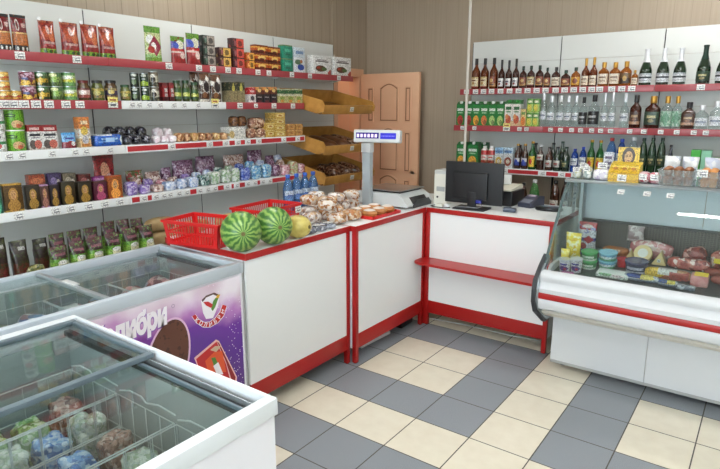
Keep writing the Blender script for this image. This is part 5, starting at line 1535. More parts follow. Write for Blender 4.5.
bottles('R4', [(522.5, 8, 183, 'petn', 'amber bottle on the bottom shelf behind the card terminal'), (533.4, 10, 180, 'petg', 'pale green bottle with white label on the bottom shelf'), (554, 9.5, 181, 'petn', 'dark brown bottle with white label, first on the bottom shelf'), (564, 9, 181, 'petn', 'dark brown bottle with white label next to the case glass')], 'bottles on the bottom shelf')

# juice cartons and boxes on the wall shelves
FRU = {'apple': (190, 60, 50), 'peach': (226, 130, 70), 'green': (180, 210, 120), 'orange': (236, 170, 60), 'pear': (226, 220, 110)}


def juice(fr):
    return P('juice_' + fr, [(0, (50, 130, 50)), (.3, (30, 130, 56)), (.86, (24, 110, 50))], [('e', .5, .22, .36, .2, FRU[fr]), ('e', .62, .14, .2, .1, tuple(int(k * .7) for k in FRU[fr])), ('r', .5, .66, .38, .055, (226, 236, 226)), ('r', .5, .53, .28, .025, (170, 210, 170))], None, .3, .4)


S = RShelf('R2')
for i, (u, fr, lb) in enumerate(((460.2, 'apple', 'green apple juice carton at the free end of the middle shelf'), (468.6, 'apple', 'green apple juice carton right behind the pipe'), (476, 'orange', 'green juice carton with orange picture'),
                                 (484, 'peach', 'green juice carton with peach picture'), (492, 'green', 'green juice carton with pale apple, first of two'), (500, 'green', 'green juice carton with pale apple, beside the white ones'))):
    x, w, h = S.span(u - 3.85, u + 3.85, 101.5)
    S.place(carton(w, .065, h, juice(fr), kw), 'juice_carton', lb, 'carton', x, .065, 'green juice cartons')
wj = P('white_juice_print', [(0, (226, 190, 150)), (.2, (236, 232, 226)), (.84, (50, 130, 60))], [('e', .5, .25, .36, .16, (200, 90, 60)), ('e', .3, .36, .2, .1, (226, 150, 90)), ('r', .5, .68, .36, .06, (40, 110, 60)), ('r', .5, .55, .28, .03, (120, 160, 120))], None, .3, .4)
for i, u in enumerate((508.2, 516.2)):
    x, w, h = S.span(u - 3.8, u + 3.8, 99.8)
    S.place(carton(w, .065, h, wj, M('green_cap', (60, 150, 70), .4)), 'juice_carton', ('white and green juice carton touching the green ones', 'white and green juice carton before the small boxes')[i], 'carton', x, .065, 'white juice cartons')
oj = P('orange_small_juice_print', [(0, (226, 180, 110)), (.5, (226, 200, 130))], [('e', .5, .3, .4, .25, (226, 130, 60)), ('r', .5, .75, .36, .08, (110, 150, 70))], None, .3, .4)
x, w, h = S.span(520.6, 525.6, 109)
S.place(carton(w, .05, h, oj, None, False), 'juice_box', 'small orange juice box between white cartons and green boxes', 'carton', x, .05, 'small juice boxes')
gs = P('small_green_juice_print', [(0, (170, 200, 90)), (.6, (90, 150, 60))], [('e', .45, .35, .36, .24, (226, 210, 90)), ('r', .5, .78, .36, .08, (226, 232, 200))], (60, (130, 180, 80), .62), .3, .4)
for i, u in enumerate((529.3, 535.6)):
    x, w, h = S.span(u - 2.95, u + 2.95, 98.5)
    pk = carton(w, .05, h / 2 - .0008, gs, None, False)
    for t in range(2):
        S.place(pk, 'juice_box', f'small green juice box, {("left", "right")[i]} column, {("lower", "upper")[t]} one, before the vodka', 'carton', x, .05, 'small juice boxes', t * h / 2)
S = RShelf('R3')
for i, (u, wd, v, fr, lb) in enumerate(((460.8, 9, 142, 'orange', 'green orange juice carton left of the pipe on the lowest shelf'), (472.4, 10.6, 142, 'orange', 'green orange juice carton above the monitor'))):
    x, w, h = S.span(u - wd / 2, u + wd / 2, v)
    S.place(carton(w, .07, h, juice(fr), kw), 'juice_carton', lb, 'carton', x, .07, 'green juice cartons')
x, w, h = S.span(480, 486, 142.5, .12)
S.place(carton(w, .07, h, juice('pear'), kw), 'juice_carton', 'dark green carton in the rear row behind the red white bottles', 'carton', x, .07, 'green juice cartons', back=.12)
rwj = P('red_white_bottle_print', [(0, (190, 110, 70)), (.35, (236, 226, 220)), (.62, (206, 60, 60)), (.85, (236, 230, 226))], [('e', .5, .22, .36, .14, (170, 60, 40)), ('r', .5, .5, .3, .03, (206, 60, 60))], None, .3, .5)
for i, u in enumerate((483.2, 490.2)):
    x, w, h = S.span(u - 3.3, u + 3.3, 146)
    r = w / 2
    S.place([('bottle', B().lathe([(r * .95, 0), (r, .004), (r, h * .72), (r * .8, h * .84), (r * .5, h * .9), (r * .5, h * .93)], rwj, 18, 1, .7).mesh('bottle')), ('cap', B().lathe([(r * .55, h * .92), (r * .57, h * .99), (r * .5, h)], kw, 14).mesh('cap'))],
            'juice_bottle', ('red and white juice bottle above the monitor, nearer the pipe', 'red and white juice bottle above the monitor, nearer the milk boxes')[i], 'bottle', x, w, 'red white juice bottles')
for i, (u, wd, c1_, c2_) in enumerate(((498.6, 8, (230, 190, 80), (150, 190, 226)), (507.8, 9.2, (150, 70, 50), (190, 214, 232)))):
    x, w, h = S.span(u - wd / 2, u + wd / 2, 147.5)
    m = P('milk_box_%d' % i, [(0, (226, 230, 232)), (.7, c2_)], [('e', .5, .32, .38, .22, c1_), ('e', .5, .32, .2, .1, (240, 230, 210)), ('r', .5, .8, .36, .06, (90, 130, 180))], None, .3, .4)
    S.place(carton(w, .06, h, m, None, False), 'milk_box', ('pale blue milk box with yellow picture on the lowest wall shelf', 'pale blue milk box with brown round picture, the wider one')[i], 'carton', x, .06, 'milk boxes')
gb = M('bright_green_box', (70, 190, 70), .35, coat=.3); mb = M('mint_box', (150, 214, 180), .35, coat=.3)
for i, (a, c, v, m, lb) in enumerate(((689, 698.5, 150, gb, 'bright green plain box behind the muffin containers'), (699.5, 709.5, 150.5, mb, 'pale mint box beside the bright green one'), (710.5, 722, 158, gb, 'low bright green box at the picture edge'))):
    x, w, h = S.span(a, c, v)
    S.place([('box', B().box(-w / 2, w / 2, -.05, .05, 0, h, m, .003).mesh('box')), ('flap', B().box(-w / 2 + .004, w / 2 - .004, -.0515, -.05, h * .55, h - .004, m, .0).mesh('flap', 0))], 'gift_box', lb, 'box', x, .1, 'coloured boxes')

# ------------------------------------------------------------------ refrigerated display case
CX0, CX1 = -1.03, .95
case = thing('display_case', 'white refrigerated display case with red stripe and sloping glass front', 'display case', (0, 0, 0))
CREAM = M('cream_enamel', (222, 218, 206), .45)
CW = M('case_white_enamel', (212, 215, 218), .38, coat=.1)


def xs_prism(name, pts, m, x0=CX0, x1=CX1, parent=case, smooth=30):
    return O(name, B().prism(pts, 'x', x0, x1, m).mesh(name, smooth), parent)


PY = 3.455
for k, (a, c) in enumerate(((CX0 + .03, -.452), (-.449, .10), (.103, CX1))):
    xs_prism('front_panel', [(PY, .055), (PY + .016, .055), (PY + .016, .355), (PY, .355)], CW, a, c)
xs_prism('base_frame', [(PY + .003, .035), (PY + .03, .035), (PY + .03, .053), (PY + .003, .053)], M('base_grey', (170, 172, 172), .5), CX0 + .03, CX1)
for x in (CX0 + .09, -.05, .8):
    O('foot', B().lathe([(.022, 0), (.022, .006), (.012, .008), (.012, .036)], DARK, 12, c=(x, PY + .09, 0)).mesh('foot'), case)
    O('foot', B().lathe([(.022, 0), (.022, .006), (.012, .008), (.012, .036)], DARK, 12, c=(x, 4.0, 0)).mesh('foot'), case)
xs_prism('lower_fascia', [(PY + .016, .356), (PY - .004, .356), (3.30, .40), (3.235, .44), (3.26, .46), (PY + .016, .46)], CREAM, CX0 + .02)
# bumper: three long profiles
def roll(yc, zc, r, n=10, a0=-PI / 2, a1=PI / 2):
    return [(yc - r * math.cos(a0 + (a1 - a0) * k / n), zc + r * math.sin(a0 + (a1 - a0) * k / n)) for k in range(n + 1)]
xs_prism('bumper', [(3.30, .462)] + [(3.235, .455), (3.195, .475), (3.185, .50), (3.185, .525), (3.19, .537)] + [(3.30, .537)], CW, CX0 + .012)
xs_prism('red_stripe', [(3.30, .538), (3.183, .538), (3.18, .545), (3.18, .568), (3.183, .574), (3.30, .574)], RED, CX0 + .012)
xs_prism('bumper_upper', [(3.30, .575), (3.185, .575), (3.183, .60), (3.195, .612), (3.205, .64), (3.30, .64)], CW, CX0 + .012)
xs_prism('top_roll', [(3.30, .641), (3.20, .641)] + [(3.222 - .03 * math.cos(a), .668 + .03 * math.sin(a)) for a in (-.7, -.35, 0, .35, .7, 1.05, 1.4)] + [(3.25, .70), (3.30, .66)], CW, CX0 + .012, CX1)
# dark end profile following the bumper, grey face
outer = [(3.335, .775), (3.255, .725), (3.17, .655), (3.155, .60), (3.155, .52), (3.20, .445), (3.38, .325), (3.46, .318)]
inner = [(3.46, .36), (3.385, .37), (3.235, .475), (3.205, .53), (3.205, .62), (3.28, .69), (3.36, .74)]
xs_prism('end_trim', outer + inner, DARK, CX0 - .022, CX0 + .001, smooth=0)
inn2 = [(3.35, .765), (3.265, .715), (3.185, .65), (3.172, .60), (3.172, .525), (3.212, .458), (3.385, .342), (3.46, .335)]
xs_prism('end_trim_face', inn2 + inner, ALU, CX0 + .001, CX0 + .012, smooth=0)
xs_prism('end_panel', [(3.26, .475), (3.46, .36), (4.06, .06), (4.06, .70), (3.40, .70), (3.24, .60)], CW, CX0, CX0 + .02, smooth=0)
# well, deck, grille, back
DKZ = lambda y: .640 + (y - 3.28) * .10
xs_prism('deck', [(3.265, DKZ(3.265) - .012), (3.265, DKZ(3.265)), (3.97, DKZ(3.97)), (3.97, DKZ(3.97) - .012)], M('deck_steel_dark', (96, 100, 104), .35, .7), CX0 + .021)
t = NT('perforated_grille'); bb_ = t.bsdf(.5, .3)
g = t.n('ShaderNodeNewGeometry'); sp = t.n('ShaderNodeSeparateXYZ'); t.l(g.outputs['Position'], sp.inputs[0])
fx = t.math('FRACT', t.math('DIVIDE', t.math('ADD', sp.outputs[0], 5), .018)); fz = t.math('FRACT', t.math('DIVIDE', sp.outputs[2], .012))
hole = t.math('MULTIPLY', t.math('LESS_THAN', t.math('ABSOLUTE', t.math('SUBTRACT', fx, .5)), .36), t.math('LESS_THAN', t.math('ABSOLUTE', t.math('SUBTRACT', fz, .5)), .28))
t.l(t.mix(hole, rgb((112, 106, 100)), rgb((50, 46, 44))), bb_.inputs['Base Color'])
xs_prism('air_grille', [(3.972, .60), (3.985, .60), (3.995, .892), (3.982, .892)], t.m, CX0 + .021, smooth=0)
xs_prism('grille_rail', [(3.955, .892), (4.0, .892), (4.0, .902), (3.955, .900)], M('rail_dark', (60, 58, 58), .4), CX0 + .021)
BKM = M('pale_reflective_back', (216, 224, 230), .3, .15)
for a, c in ((CX0 + .021, -.30), (-.296, .32), (.324, CX1)):
    xs_prism('sliding_door', [(4.002, .904), (4.014, .904), (4.014, 1.185), (4.002, 1.185)], BKM, a, c)
xs_prism('back_wall', [(4.04, .06), (4.06, .06), (4.06, .90), (4.04, .90)], CW, CX0 + .021)
xs_prism('inner_floor', [(3.48, .45), (4.04, .45), (4.04, .46), (3.48, .46)], CW, CX0 + .021)
CGLASS = GL('case_glass', (246, 250, 249), .015, .07)
gp = [(3.262, .70), (3.335, .80), (3.43, .945), (3.50, 1.04), (3.575, 1.135), (3.655, 1.198)]
def sheet(pts, th):
    out = []
    for i, p in enumerate(pts):
        q0 = Vector(pts[max(i - 1, 0)]); q1 = Vector(pts[min(i + 1, len(pts) - 1)])
        d = (q1 - q0).normalized()
        out.append((p[0] - d.y * -th, p[1] + d.x * -th))
    return pts + out[::-1]
for a, c in ((CX0 + .014, -.128), (-.126, CX1)):
    xs_prism('front_glass', sheet(gp, .005), CGLASS, a, c, smooth=40)
xs_prism('end_glass', [(3.30, .70), (3.345, .80), (3.44, .945), (3.51, 1.04), (3.585, 1.135), (3.655, 1.188), (3.99, 1.188), (3.99, .72)], GL('end_glass_sheet', (240, 247, 246), .015, .07), CX0, CX0 + .005, smooth=0)
xs_prism('glass_edge', sheet([(3.275, .71), (3.34, .80), (3.435, .945), (3.505, 1.04), (3.58, 1.135), (3.655, 1.193)], .008), M('dark_glass_edge', (86, 104, 104), .2, coat=.5), CX0 - .004, CX0 + .013, smooth=40)
for y in (3.93, 3.985):
    xs_prism('corner_post', [(y, .70), (y + .022, .70), (y + .022, 1.188), (y, 1.188)], ALU, CX0 + .006, CX0 + .028)
xs_prism('top_shelf', [(3.60, 1.199), (4.07, 1.199), (4.07, 1.207), (3.60, 1.207)], GL('top_glass_sheet', (190, 204, 206), .04, .14, .35, (190, 198, 200)), CX0, CX1)
xs_prism('top_edge', [(3.575, 1.190), (3.60, 1.1985), (3.60, 1.208), (3.57, 1.200)], ALU, CX0, CX1)
xs_prism('rear_beam', [(4.0, 1.187), (4.06, 1.187), (4.06, 1.198), (4.0, 1.198)], ALU, CX0, CX1)
sup = O('sticker', B().box(-.04, .04, 0, .001, -.05, .05, P('info_sheet_print', [(0, (226, 232, 232)), (.8, (206, 220, 224))], [('r', .5, .6, .36, .03, (150, 170, 180)), ('r', .5, .45, .36, .03, (150, 170, 180)), ('r', .5, .3, .3, .03, (150, 170, 180))])).mesh('sticker', 0), case, (CX0 + .0075, 3.79, 1.07), (0, 0, PI / 2))
sup.scale = (1., 1, 2.1)
for x in (-.70, -.56, -.44):
    O('price_card', tag_s, case, (x, 3.565, 1.155), (-.65, 0, 0))


def dk(u, v):
    p = onz(u, v, .66)
    for _ in range(6):
        p = onz(u, v, DKZ(p.y) + .001)
    return p


def dput(parts, name, label, cat, u, v, group=None, rz=0., dz=0., deep=0.):
    p = dk(u, v)
    y = min(p.y + deep, 3.885)
    if name == 'snack_pack':
        p.x = max(p.x, CX0 + .03 + .5 * parts[0][1].vertices[0].co.x * 0 + max(v_.co.x for v_ in parts[0][1].vertices))
    o = put(parts, name, label, cat, (p.x, y, DKZ(y) + .0012 + dz), rz, group)
    o.rotation_euler = (math.radians(5.7), 0, rz) if rz == 0 else (0, 0, rz)
    if rz:
        o.location.z += .004
    return o


def px2m(n, u, v):
    return n * depth(*dk(u, v)) / F


def cup(r, h, m, lid):
    return [('cup', B().lathe([(r * .8, 0), (r, h * .93)], m, 20).mesh('cup')), ('lid', B().lathe([(r * .9, h * .93), (r * 1.05, h * .935), (r * 1.05, h * .97), (r * .95, h)], lid, 20).mesh('lid'))]


DG = 'dairy in the display case'
yog = P('yogurt_print', [(0, (226, 226, 230)), (.6, (236, 236, 240))], [('e', .5, .35, .36, .2, (110, 70, 150)), ('r', .5, .7, .3, .07, (80, 70, 160)), ('e', .62, .3, .12, .12, (190, 60, 90))])
foil = M('foil_lid', (206, 210, 226), .3, .5)
dput(cup(px2m(5.6, 562, 268), px2m(13, 562, 268), yog, foil), 'yogurt_cup', 'white yogurt cup with violet print at the glass end', 'cup', 564.5, 271, DG)
dput(cup(px2m(5.8, 575, 270), px2m(14, 575, 270), yog, foil), 'yogurt_cup', 'white yogurt cup with violet print beside the green tubs', 'cup', 576, 271.5, DG)
pkp = P('pink_pack_print', [(0, (170, 50, 120)), (.4, (206, 120, 180))], [('r', .4, .7, .3, .2, (240, 226, 236))], None, .25, .5)
dput([('pack', B().lump(px2m(14, 565, 274), .05, px2m(6, 565, 274), pkp, 2, .5, .04).mesh('pack'))], 'dessert_pack', 'small pink dessert pack at the front glass corner', 'pack', 567, 277, DG)


def tub(r, h, body, lid):
    return [('tub', B().lathe([(r * .86, 0), (r * .95, h * .75)], body, 22).mesh('tub')), ('lid', B().lathe([(r * .95, h * .75), (r * 1.02, h * .76), (r * 1.02, h * .9), (r * .9, h * .93), (r * .88, h * .9)], lid, 22).mesh('lid'))]


gt = P('green_tub_print', [(0, (214, 226, 214)), (.3, (60, 150, 80))], [('r', .5, .55, .36, .15, (226, 232, 226))]); gl_ = M('green_lid_plastic', (70, 170, 90), .3, coat=.3)
r, h = px2m(8, 588, 270), px2m(9.5, 588, 270)
for k in range(2):
    dput(tub(r, h, gt, gl_), 'cheese_tub', ('green lidded cheese tub, lower of the two beside the yogurt', 'green lidded cheese tub, upper of the two beside the yogurt')[k], 'tub', 588.5, 267.5, DG, dz=k * h * .94)
bt = P('blue_green_tub_print', [(0, (90, 170, 120)), (.35, (200, 226, 236)), (.7, (110, 180, 220))], [('e', .5, .5, .3, .2, (226, 236, 240))]); bl_ = M('pale_blue_lid_plastic', (140, 200, 220), .25, coat=.4)
r, h = px2m(9, 606, 270), px2m(8.5, 606, 270)
for k in range(2):
    dput(tub(r, h, bt, bl_), 'cheese_tub', ('pale blue lidded tub, lower one, beside the green tubs', 'pale blue lidded tub, upper one, beside the green tubs')[k], 'tub', 607, 266.5, DG, dz=k * h * .94)
dput(tub(px2m(6, 622, 272), px2m(9, 622, 272), M('red_tub', (190, 30, 40), .3, coat=.3), M('red_tub', (190, 30, 40), .3)), 'cheese_tub', 'small red tub tucked between blue tub and cheeses', 'tub', 622.5, 266, DG)
tray_p = P('white_cheese_tray_print', [(0, (226, 236, 226)), (.5, (236, 242, 238))], [('e', .3, .9, .2, .4, (150, 200, 150)), ('e', .7, .9, .2, .5, (240, 226, 226))])
dput([('tray', B().box(-px2m(15, 612, 280), px2m(15, 612, 280), -.05, .045, 0, .026, tray_p, .008).mesh('tray')), ('film', B().box(-px2m(12.5, 612, 280), px2m(12.5, 612, 280), -.04, .036, .0262, .0275, M('pale_film', (236, 240, 236), .15, coat=.5), .001).mesh('film'))], 'cheese_tray', 'flat white cheese tray against the front glass', 'tray', 613, 276, DG)
yl = V('yellow_noodle_pack', [(236, 214, 60), (246, 230, 110), (226, 190, 50), (240, 236, 190), (232, 206, 70)], 40, .25, .5)
for k, (u, v, hp, lb) in enumerate(((571, 262, 31, 'yellow snack pack in the corner of the case, tallest'), (564, 266.5, 19, 'yellow snack pack nearest the end glass'))):
    dput([('snack_pack', B().pouch(px2m((15, 9)[k], u, v), .03, px2m(hp, u, v), yl, k, .1, 'pillow', .15).mesh('snack_pack'))], 'snack_pack', lb, 'pack', u, v, 'yellow packs in the case', deep=0.)
mayo2 = P('red_blue_white_bag_print', [(0, (90, 90, 170)), (.2, (226, 222, 230)), (.45, (80, 80, 160)), (.55, (226, 226, 234)), (.78, (190, 30, 40))], [('d', .6, .5, .3, .12, (190, 60, 70)), ('e', .5, .88, .3, .05, (236, 220, 220)), ('e', .3, .3, .2, .1, (206, 90, 90))], (30, (150, 150, 206), .62), .25, .5)
dput([('mayonnaise_bag', B().pouch(px2m(17, 586, 253), .045, px2m(34, 586, 253), mayo2, 3, .1, 'pillow', .1).mesh('mayonnaise_bag'))], 'mayonnaise_bag', 'red topped blue and white bag standing in the case corner', 'bag', 586.5, 255, 'yellow packs in the case')
op = P('orange_flat_pack_print', [(0, (206, 110, 50)), (.5, (216, 126, 60))], [('r', .4, .7, .3, .2, (240, 200, 160))], None, .25, .5)
dput([('fish_pack', B().lump(px2m(26, 622, 256), .08, px2m(8, 622, 256), op, 5, .5, .05).mesh('fish_pack'))], 'fish_pack', 'flat orange pack behind the blue tubs', 'pack', 617, 252.5, DG)
CH = M('yellow_cheese', (232, 208, 150), .45, coat=.2)
CHR = M('cheese_rind', (206, 166, 96), .5)


def wedge(w, d, h):
    return [('wedge', B().prism([(-w / 2, 0), (w / 2, 0), (w * .1, h)], 'y', -d / 2, d / 2, CH).mesh('wedge', 0)), ('label', B().box(-w * .12, w * .12, -d / 2 - .001, -d / 2, h * .2, h * .45, TAGM).mesh('label', 0))]


dput(wedge(px2m(11, 628, 263), .05, px2m(12, 628, 263)), 'cheese_wedge', 'small cheese wedge beside the red tub', 'cheese', 629, 261.5, 'cheeses in the case')
rch = px2m(8.5, 641, 263)
o = dput([('cheese_wheel', B().lathe([(rch * .97, 0), (rch, .004), (rch, .03), (rch * .97, .034)], CH, 26).mesh('cheese_wheel')), ('sticker', B().lathe([(rch * .55, .0342), (rch * .54, .0352)], M('white_sticker', (236, 236, 230), .4), 20).mesh('sticker'))], 'round_cheese', 'round pale cheese with white sticker propped between two wedges', 'cheese', 642.5, 262, 'cheeses in the case')
o.rotation_euler = (math.radians(62), 0, 0); o.location.z += rch * .0 + .001; o.location.y += .004; o.location.z += rch * math.sin(math.radians(62))
dput(wedge(px2m(13, 656, 265), .05, px2m(14, 656, 265)), 'cheese_wedge', 'larger cheese wedge leaning beside the round cheese', 'cheese', 659, 264, 'cheeses in the case')
MG = 'meat in the display case'
meat = [V('pink_meat_bag', [(206, 140, 140), (226, 180, 176), (180, 100, 104), (236, 216, 210), (190, 120, 124)], 26, .2, .7), V('dark_sausage_bag', [(130, 50, 48), (160, 80, 70), (100, 36, 38), (216, 170, 160), (150, 64, 60)], 30, .2, .7),
        V('salami_bag', [(160, 70, 64), (206, 130, 116), (230, 206, 196), (130, 50, 48), (190, 100, 90)], 30, .2, .7)]
SAUS = M('sausage_skin', (150, 66, 54), .35, coat=.3, grain=(20, (110, 44, 38), .5)); SAUS2 = M('pale_sausage_skin', (206, 140, 120), .35, coat=.3, grain=(20, (180, 110, 96), .5))
o = dput([('meat_bag', B().lump(px2m(44, 655, 252), .085, px2m(21, 655, 252), meat[0], 1, .7, .14, 16).mesh('meat_bag'))], 'meat_bag', 'large clear bag of pink sausages behind the cheeses', 'meat', 655, 249, MG, deep=.09)
ng = O('bag_neck', B().pouch(px2m(15, 641, 246), .05, px2m(15, 641, 246), V('clear_bag_top', [(190, 180, 180), (214, 206, 206), (166, 150, 152)], 24, .12, .9), 4, .1, 'pillow', .2).mesh('bag_neck'), o, (-px2m(13, 641, 246), .01, px2m(15, 641, 246)))
ng['label'] = 'crinkled clear neck of the bag'
dput([('meat_bag', B().lump(px2m(25, 690, 262), .10, px2m(22, 690, 262), meat[1], 2, .7, .12, 18).mesh('meat_bag'))], 'meat_bag', 'dark red vacuum bag of sausages in the middle of the case', 'meat', 697, 258, MG)
dput([('salami_pack', B().lump(px2m(42, 688, 272), .085, px2m(13, 688, 272), meat[2], 3, .6, .08, 22).mesh('salami_pack')), ], 'salami_pack', 'wide clear pack of red salami with white card', 'meat', 688, 269, MG)
dput([('meat_bag', B().lump(px2m(24, 722, 266), .10, px2m(22, 722, 266), meat[2], 6, .7, .12, 18).mesh('meat_bag')), ('sticker', B().box(-.045, .01, -.053, -.051, .045, .075, M('yellow_sticker', (240, 210, 60), .4), .001).mesh('sticker'))], 'meat_bag', 'pink meat bag with yellow sticker at the picture edge', 'meat', 724, 263, MG)
dkb = P('navy_tub_print', [(0, (190, 190, 206)), (.3, (40, 44, 84))], [('r', .5, .6, .36, .15, (200, 200, 220))])
dput(tub(px2m(11, 634, 274), px2m(13, 634, 274), dkb, M('navy_clear_lid', (70, 70, 100), .15, coat=.6)), 'salad_tub', 'dark blue salad tub in front of the cheeses', 'tub', 636, 271.5, DG)
fp = P('yellow_silver_pack_print', [(0, (120, 130, 150)), (.4, (190, 196, 206))], [('e', .6, .8, .3, .3, (226, 206, 90)), ('r', .3, .8, .2, .2, (60, 80, 150))], None, .25, .5)
dput([('fish_pack', B().lump(px2m(34, 631, 283), .055, px2m(6.5, 631, 283), fp, 8, .45, .04).mesh('fish_pack'))], 'fish_pack', 'flat yellow and silver pack along the front glass', 'pack', 641, 280.5, MG)
syl = P('yellow_sausage_pack_print', [(0, (190, 110, 80)), (.5, (206, 150, 110))], [('e', .2, .6, .25, .5, (236, 196, 70)), ('r', .5, .8, .2, .3, (226, 226, 220)), ('r', .75, .5, .2, .4, (180, 80, 70))], None, .25, .5)
dput([('sausage_pack', B().lump(px2m(44, 672, 281), .06, px2m(11, 672, 281), syl, 9, .5, .06).mesh('sausage_pack'))], 'sausage_pack', 'long sausage pack with yellow end beside the salad tub', 'meat', 667, 278.5, MG)
dput([('fish_pack', B().lump(px2m(20, 660, 290), .04, px2m(6, 660, 290), fp, 12, .45, .04).mesh('fish_pack'))], 'fish_pack', 'small silver pack at the front, before the sausage pack', 'pack', 667, 285.5, MG)
dput([('fish_pack', B().lump(px2m(18, 676, 293), .04, px2m(5, 676, 293), greyb, 13, .45, .04).mesh('fish_pack'))], 'fish_pack', 'small grey pack at the front, beside the ham', 'pack', 685.5, 289.5, MG)
dput([('ham', B().box(-px2m(8, 692, 290), px2m(8, 692, 290), -.035, .035, 0, px2m(12, 692, 290), M('pink_ham', (206, 130, 130), .3, coat=.4, grain=(30, (226, 170, 164), .5)), .012).mesh('ham')), ('label', B().box(-px2m(5, 692, 290), px2m(7, 692, 290), -.03, .034, px2m(12, 692, 290) + .0002, px2m(12, 692, 290) + .0015, M('yellow_sticker', (240, 210, 60), .4)).mesh('label', 0))],
     'ham_block', 'pink ham block with yellow top label by the front glass', 'meat', 699, 285.5, MG)
for k, (u, v, lb) in enumerate(((713, 276, 'dark round sausage beside the ham, farther one'), (720, 284, 'dark round sausage beside the ham, nearer one'))):
    dput([('sausage', B().lump(.10, .052, .05, SAUS, k, .9, .03, 8).mesh('sausage')), ('clip', B().box(.048, .056, -.005, .005, .018, .028, STEEL, .001).mesh('clip'))], 'sausage', lb, 'meat', u, v, MG)

# goods on top of the case
TZ = 1.2085


def tput(parts, name, label, cat, u, v, group='goods on the display case', rz=0., dz=0.):
    p = onz(u, v, TZ)
    y = min(max(p.y, 3.66), 4.0)
    return put(parts, name, label, cat, (xat(u, y, TZ), y, TZ + dz), rz, group)


def pm(n):
    return n * 3.75 / F


cel = V('cellophane_pack', [(190, 200, 196), (226, 230, 226), (150, 166, 160), (236, 236, 226), (200, 196, 160)], 34, .12, .9)
for k, (u, v, w, h, lb) in enumerate(((577.5, 183, 9, 11, 'small cellophane pack at the left end of the case top'), (587.5, 184, 10, 13, 'cellophane pack with pale yellow sweets on the case top'), (584, 174, 12, 12, 'cellophane pack behind the two others on the case top'))):
    tput([('cellophane_pack', B().lump(pm(w), .085, pm(h), cel, k, .7, .15, 24).mesh('cellophane_pack')), ('price_card', B().box(-.02, .02, -.046, -.0445, pm(h) * .6, pm(h) * .6 + .03, TAGM).mesh('price_card', 0))], 'cellophane_pack', lb, 'pack', u, v)
wpk = V('white_sweets_pack', [(236, 234, 236), (220, 214, 226), (246, 246, 246), (200, 190, 214)], 30, .25, .6)
p = tput([('sweets_pack', B().lump(pm(16), .085, pm(11), wpk, 4, .55, .07, 20).mesh('sweets_pack')), ('price_card', B().box(-.028, .028, -.006, -.0045, pm(11) * .95, pm(11) * .95 + .035, TAGM).mesh('price_card', 0))], 'sweets_pack', 'white sweets pack with price card left of the yellow box', 'pack', 601.5, 184)
sgn = tput([('card_holder', B().box(-pm(4.5), pm(4.5), -.002, 0, 0, pm(22), P('price_board_print', [(0, (226, 226, 232)), (.9, (214, 220, 230))], [('r', .5, .75, .36, .06, (110, 100, 130)), ('r', .5, .5, .36, .07, (120, 110, 140)), ('r', .5, .28, .3, .05, (150, 140, 160))])).mesh('card_holder', 0)), ('base', B().box(-pm(4), pm(4), -.015, .015, 0, .003, CLEAR).mesh('base', 0))], 'price_stand', 'upright price card standing behind the white sweets pack', 'sign', 607, 172)
YB_ = P('yellow_display_box_print', [(0, (226, 186, 50)), (.5, (236, 200, 60))], [('r', .5, .1, .5, .05, (206, 160, 40)), ('r', .5, .45, .5, .02, (190, 140, 40))], None, .35, .3)
YF_ = P('yellow_header_print', [(0, (236, 200, 60)), (.9, (226, 190, 60))], [('e', .5, .55, .30, .44, (70, 54, 36)), ('e', .5, .5, .19, .30, (206, 166, 110)), ('e', .43, .55, .03, .03, (60, 44, 30)), ('e', .57, .55, .03, .03, (60, 44, 30)), ('r', .5, .34, .07, .02, (150, 70, 60)), ('e', .5, .06, .4, .2, (236, 200, 70))], None, .35, .3)
w = pm(25)
yb = tput([('display_box', B().prism([(-.06, 0), (.05, 0), (.05, pm(17)), (.0, pm(15)), (-.06, pm(8))], 'x', -w / 2, w / 2, YB_).mesh('display_box', 0)),
           ('header_card', B().box(-w * .36, w * .36, .045, .05, pm(12), pm(30), YF_).mesh('header_card', 0)),
           ('price_card', B().box(-.03, .02, -.063, -.0615, .005, .045, TAGM).mesh('price_card', 0))], 'chocolate_display', 'yellow chocolate display box with a portrait header card', 'box', 624.5, 184)
for k, (dx, dz) in enumerate(((-.05, .0), (.0, .0), (.05, .0))):
    bar = put(box_pack(.045, .008, .055, P('yellow_bar_print', [(0, (226, 180, 50)), (.6, (240, 210, 90))], [('e', .5, .5, .3, .25, (190, 130, 60))])), 'chocolate_bar', f'yellow chocolate bar lying in the yellow display box, {pos(k, 3)}', 'chocolate', (yb.location.x + dx, yb.location.y - .055, TZ + pm(8) + .006), 0, 'bars in the yellow box', rot=(-math.radians(52), 0, 0))
pkm = V('pink_sweets_pack', [(216, 160, 170), (236, 220, 222), (190, 90, 100), (226, 196, 200)], 34, .25, .6)
for k, u in enumerate((643.5, 655)):
    tput([('sweets_pack', B().lump(pm(11), .08, pm(11), pkm, 7 + k, .6, .1, 22).mesh('sweets_pack')), ('price_card', B().box(-.022, .022, -.044, -.0425, .02, .055, TAGM).mesh('price_card', 0))], 'sweets_pack', ('pink sweets pack with price card touching the yellow box', 'pink sweets pack with price card touching the muffin container')[k], 'pack', u, 184)
BOXP = GL('clear_food_box', (236, 240, 240), .05, .10, .08, (240, 240, 240))
MUF = M('muffin_crust', (150, 94, 56), .5, grain=(30, (100, 58, 36), .5), bump=(60, .3))
MUF2 = M('orange_pastry', (214, 150, 80), .5, grain=(30, (186, 110, 56), .5), bump=(60, .3))
DKP = M('plum_pastry', (110, 80, 90), .5, grain=(30, (80, 50, 60), .5), bump=(60, .3))


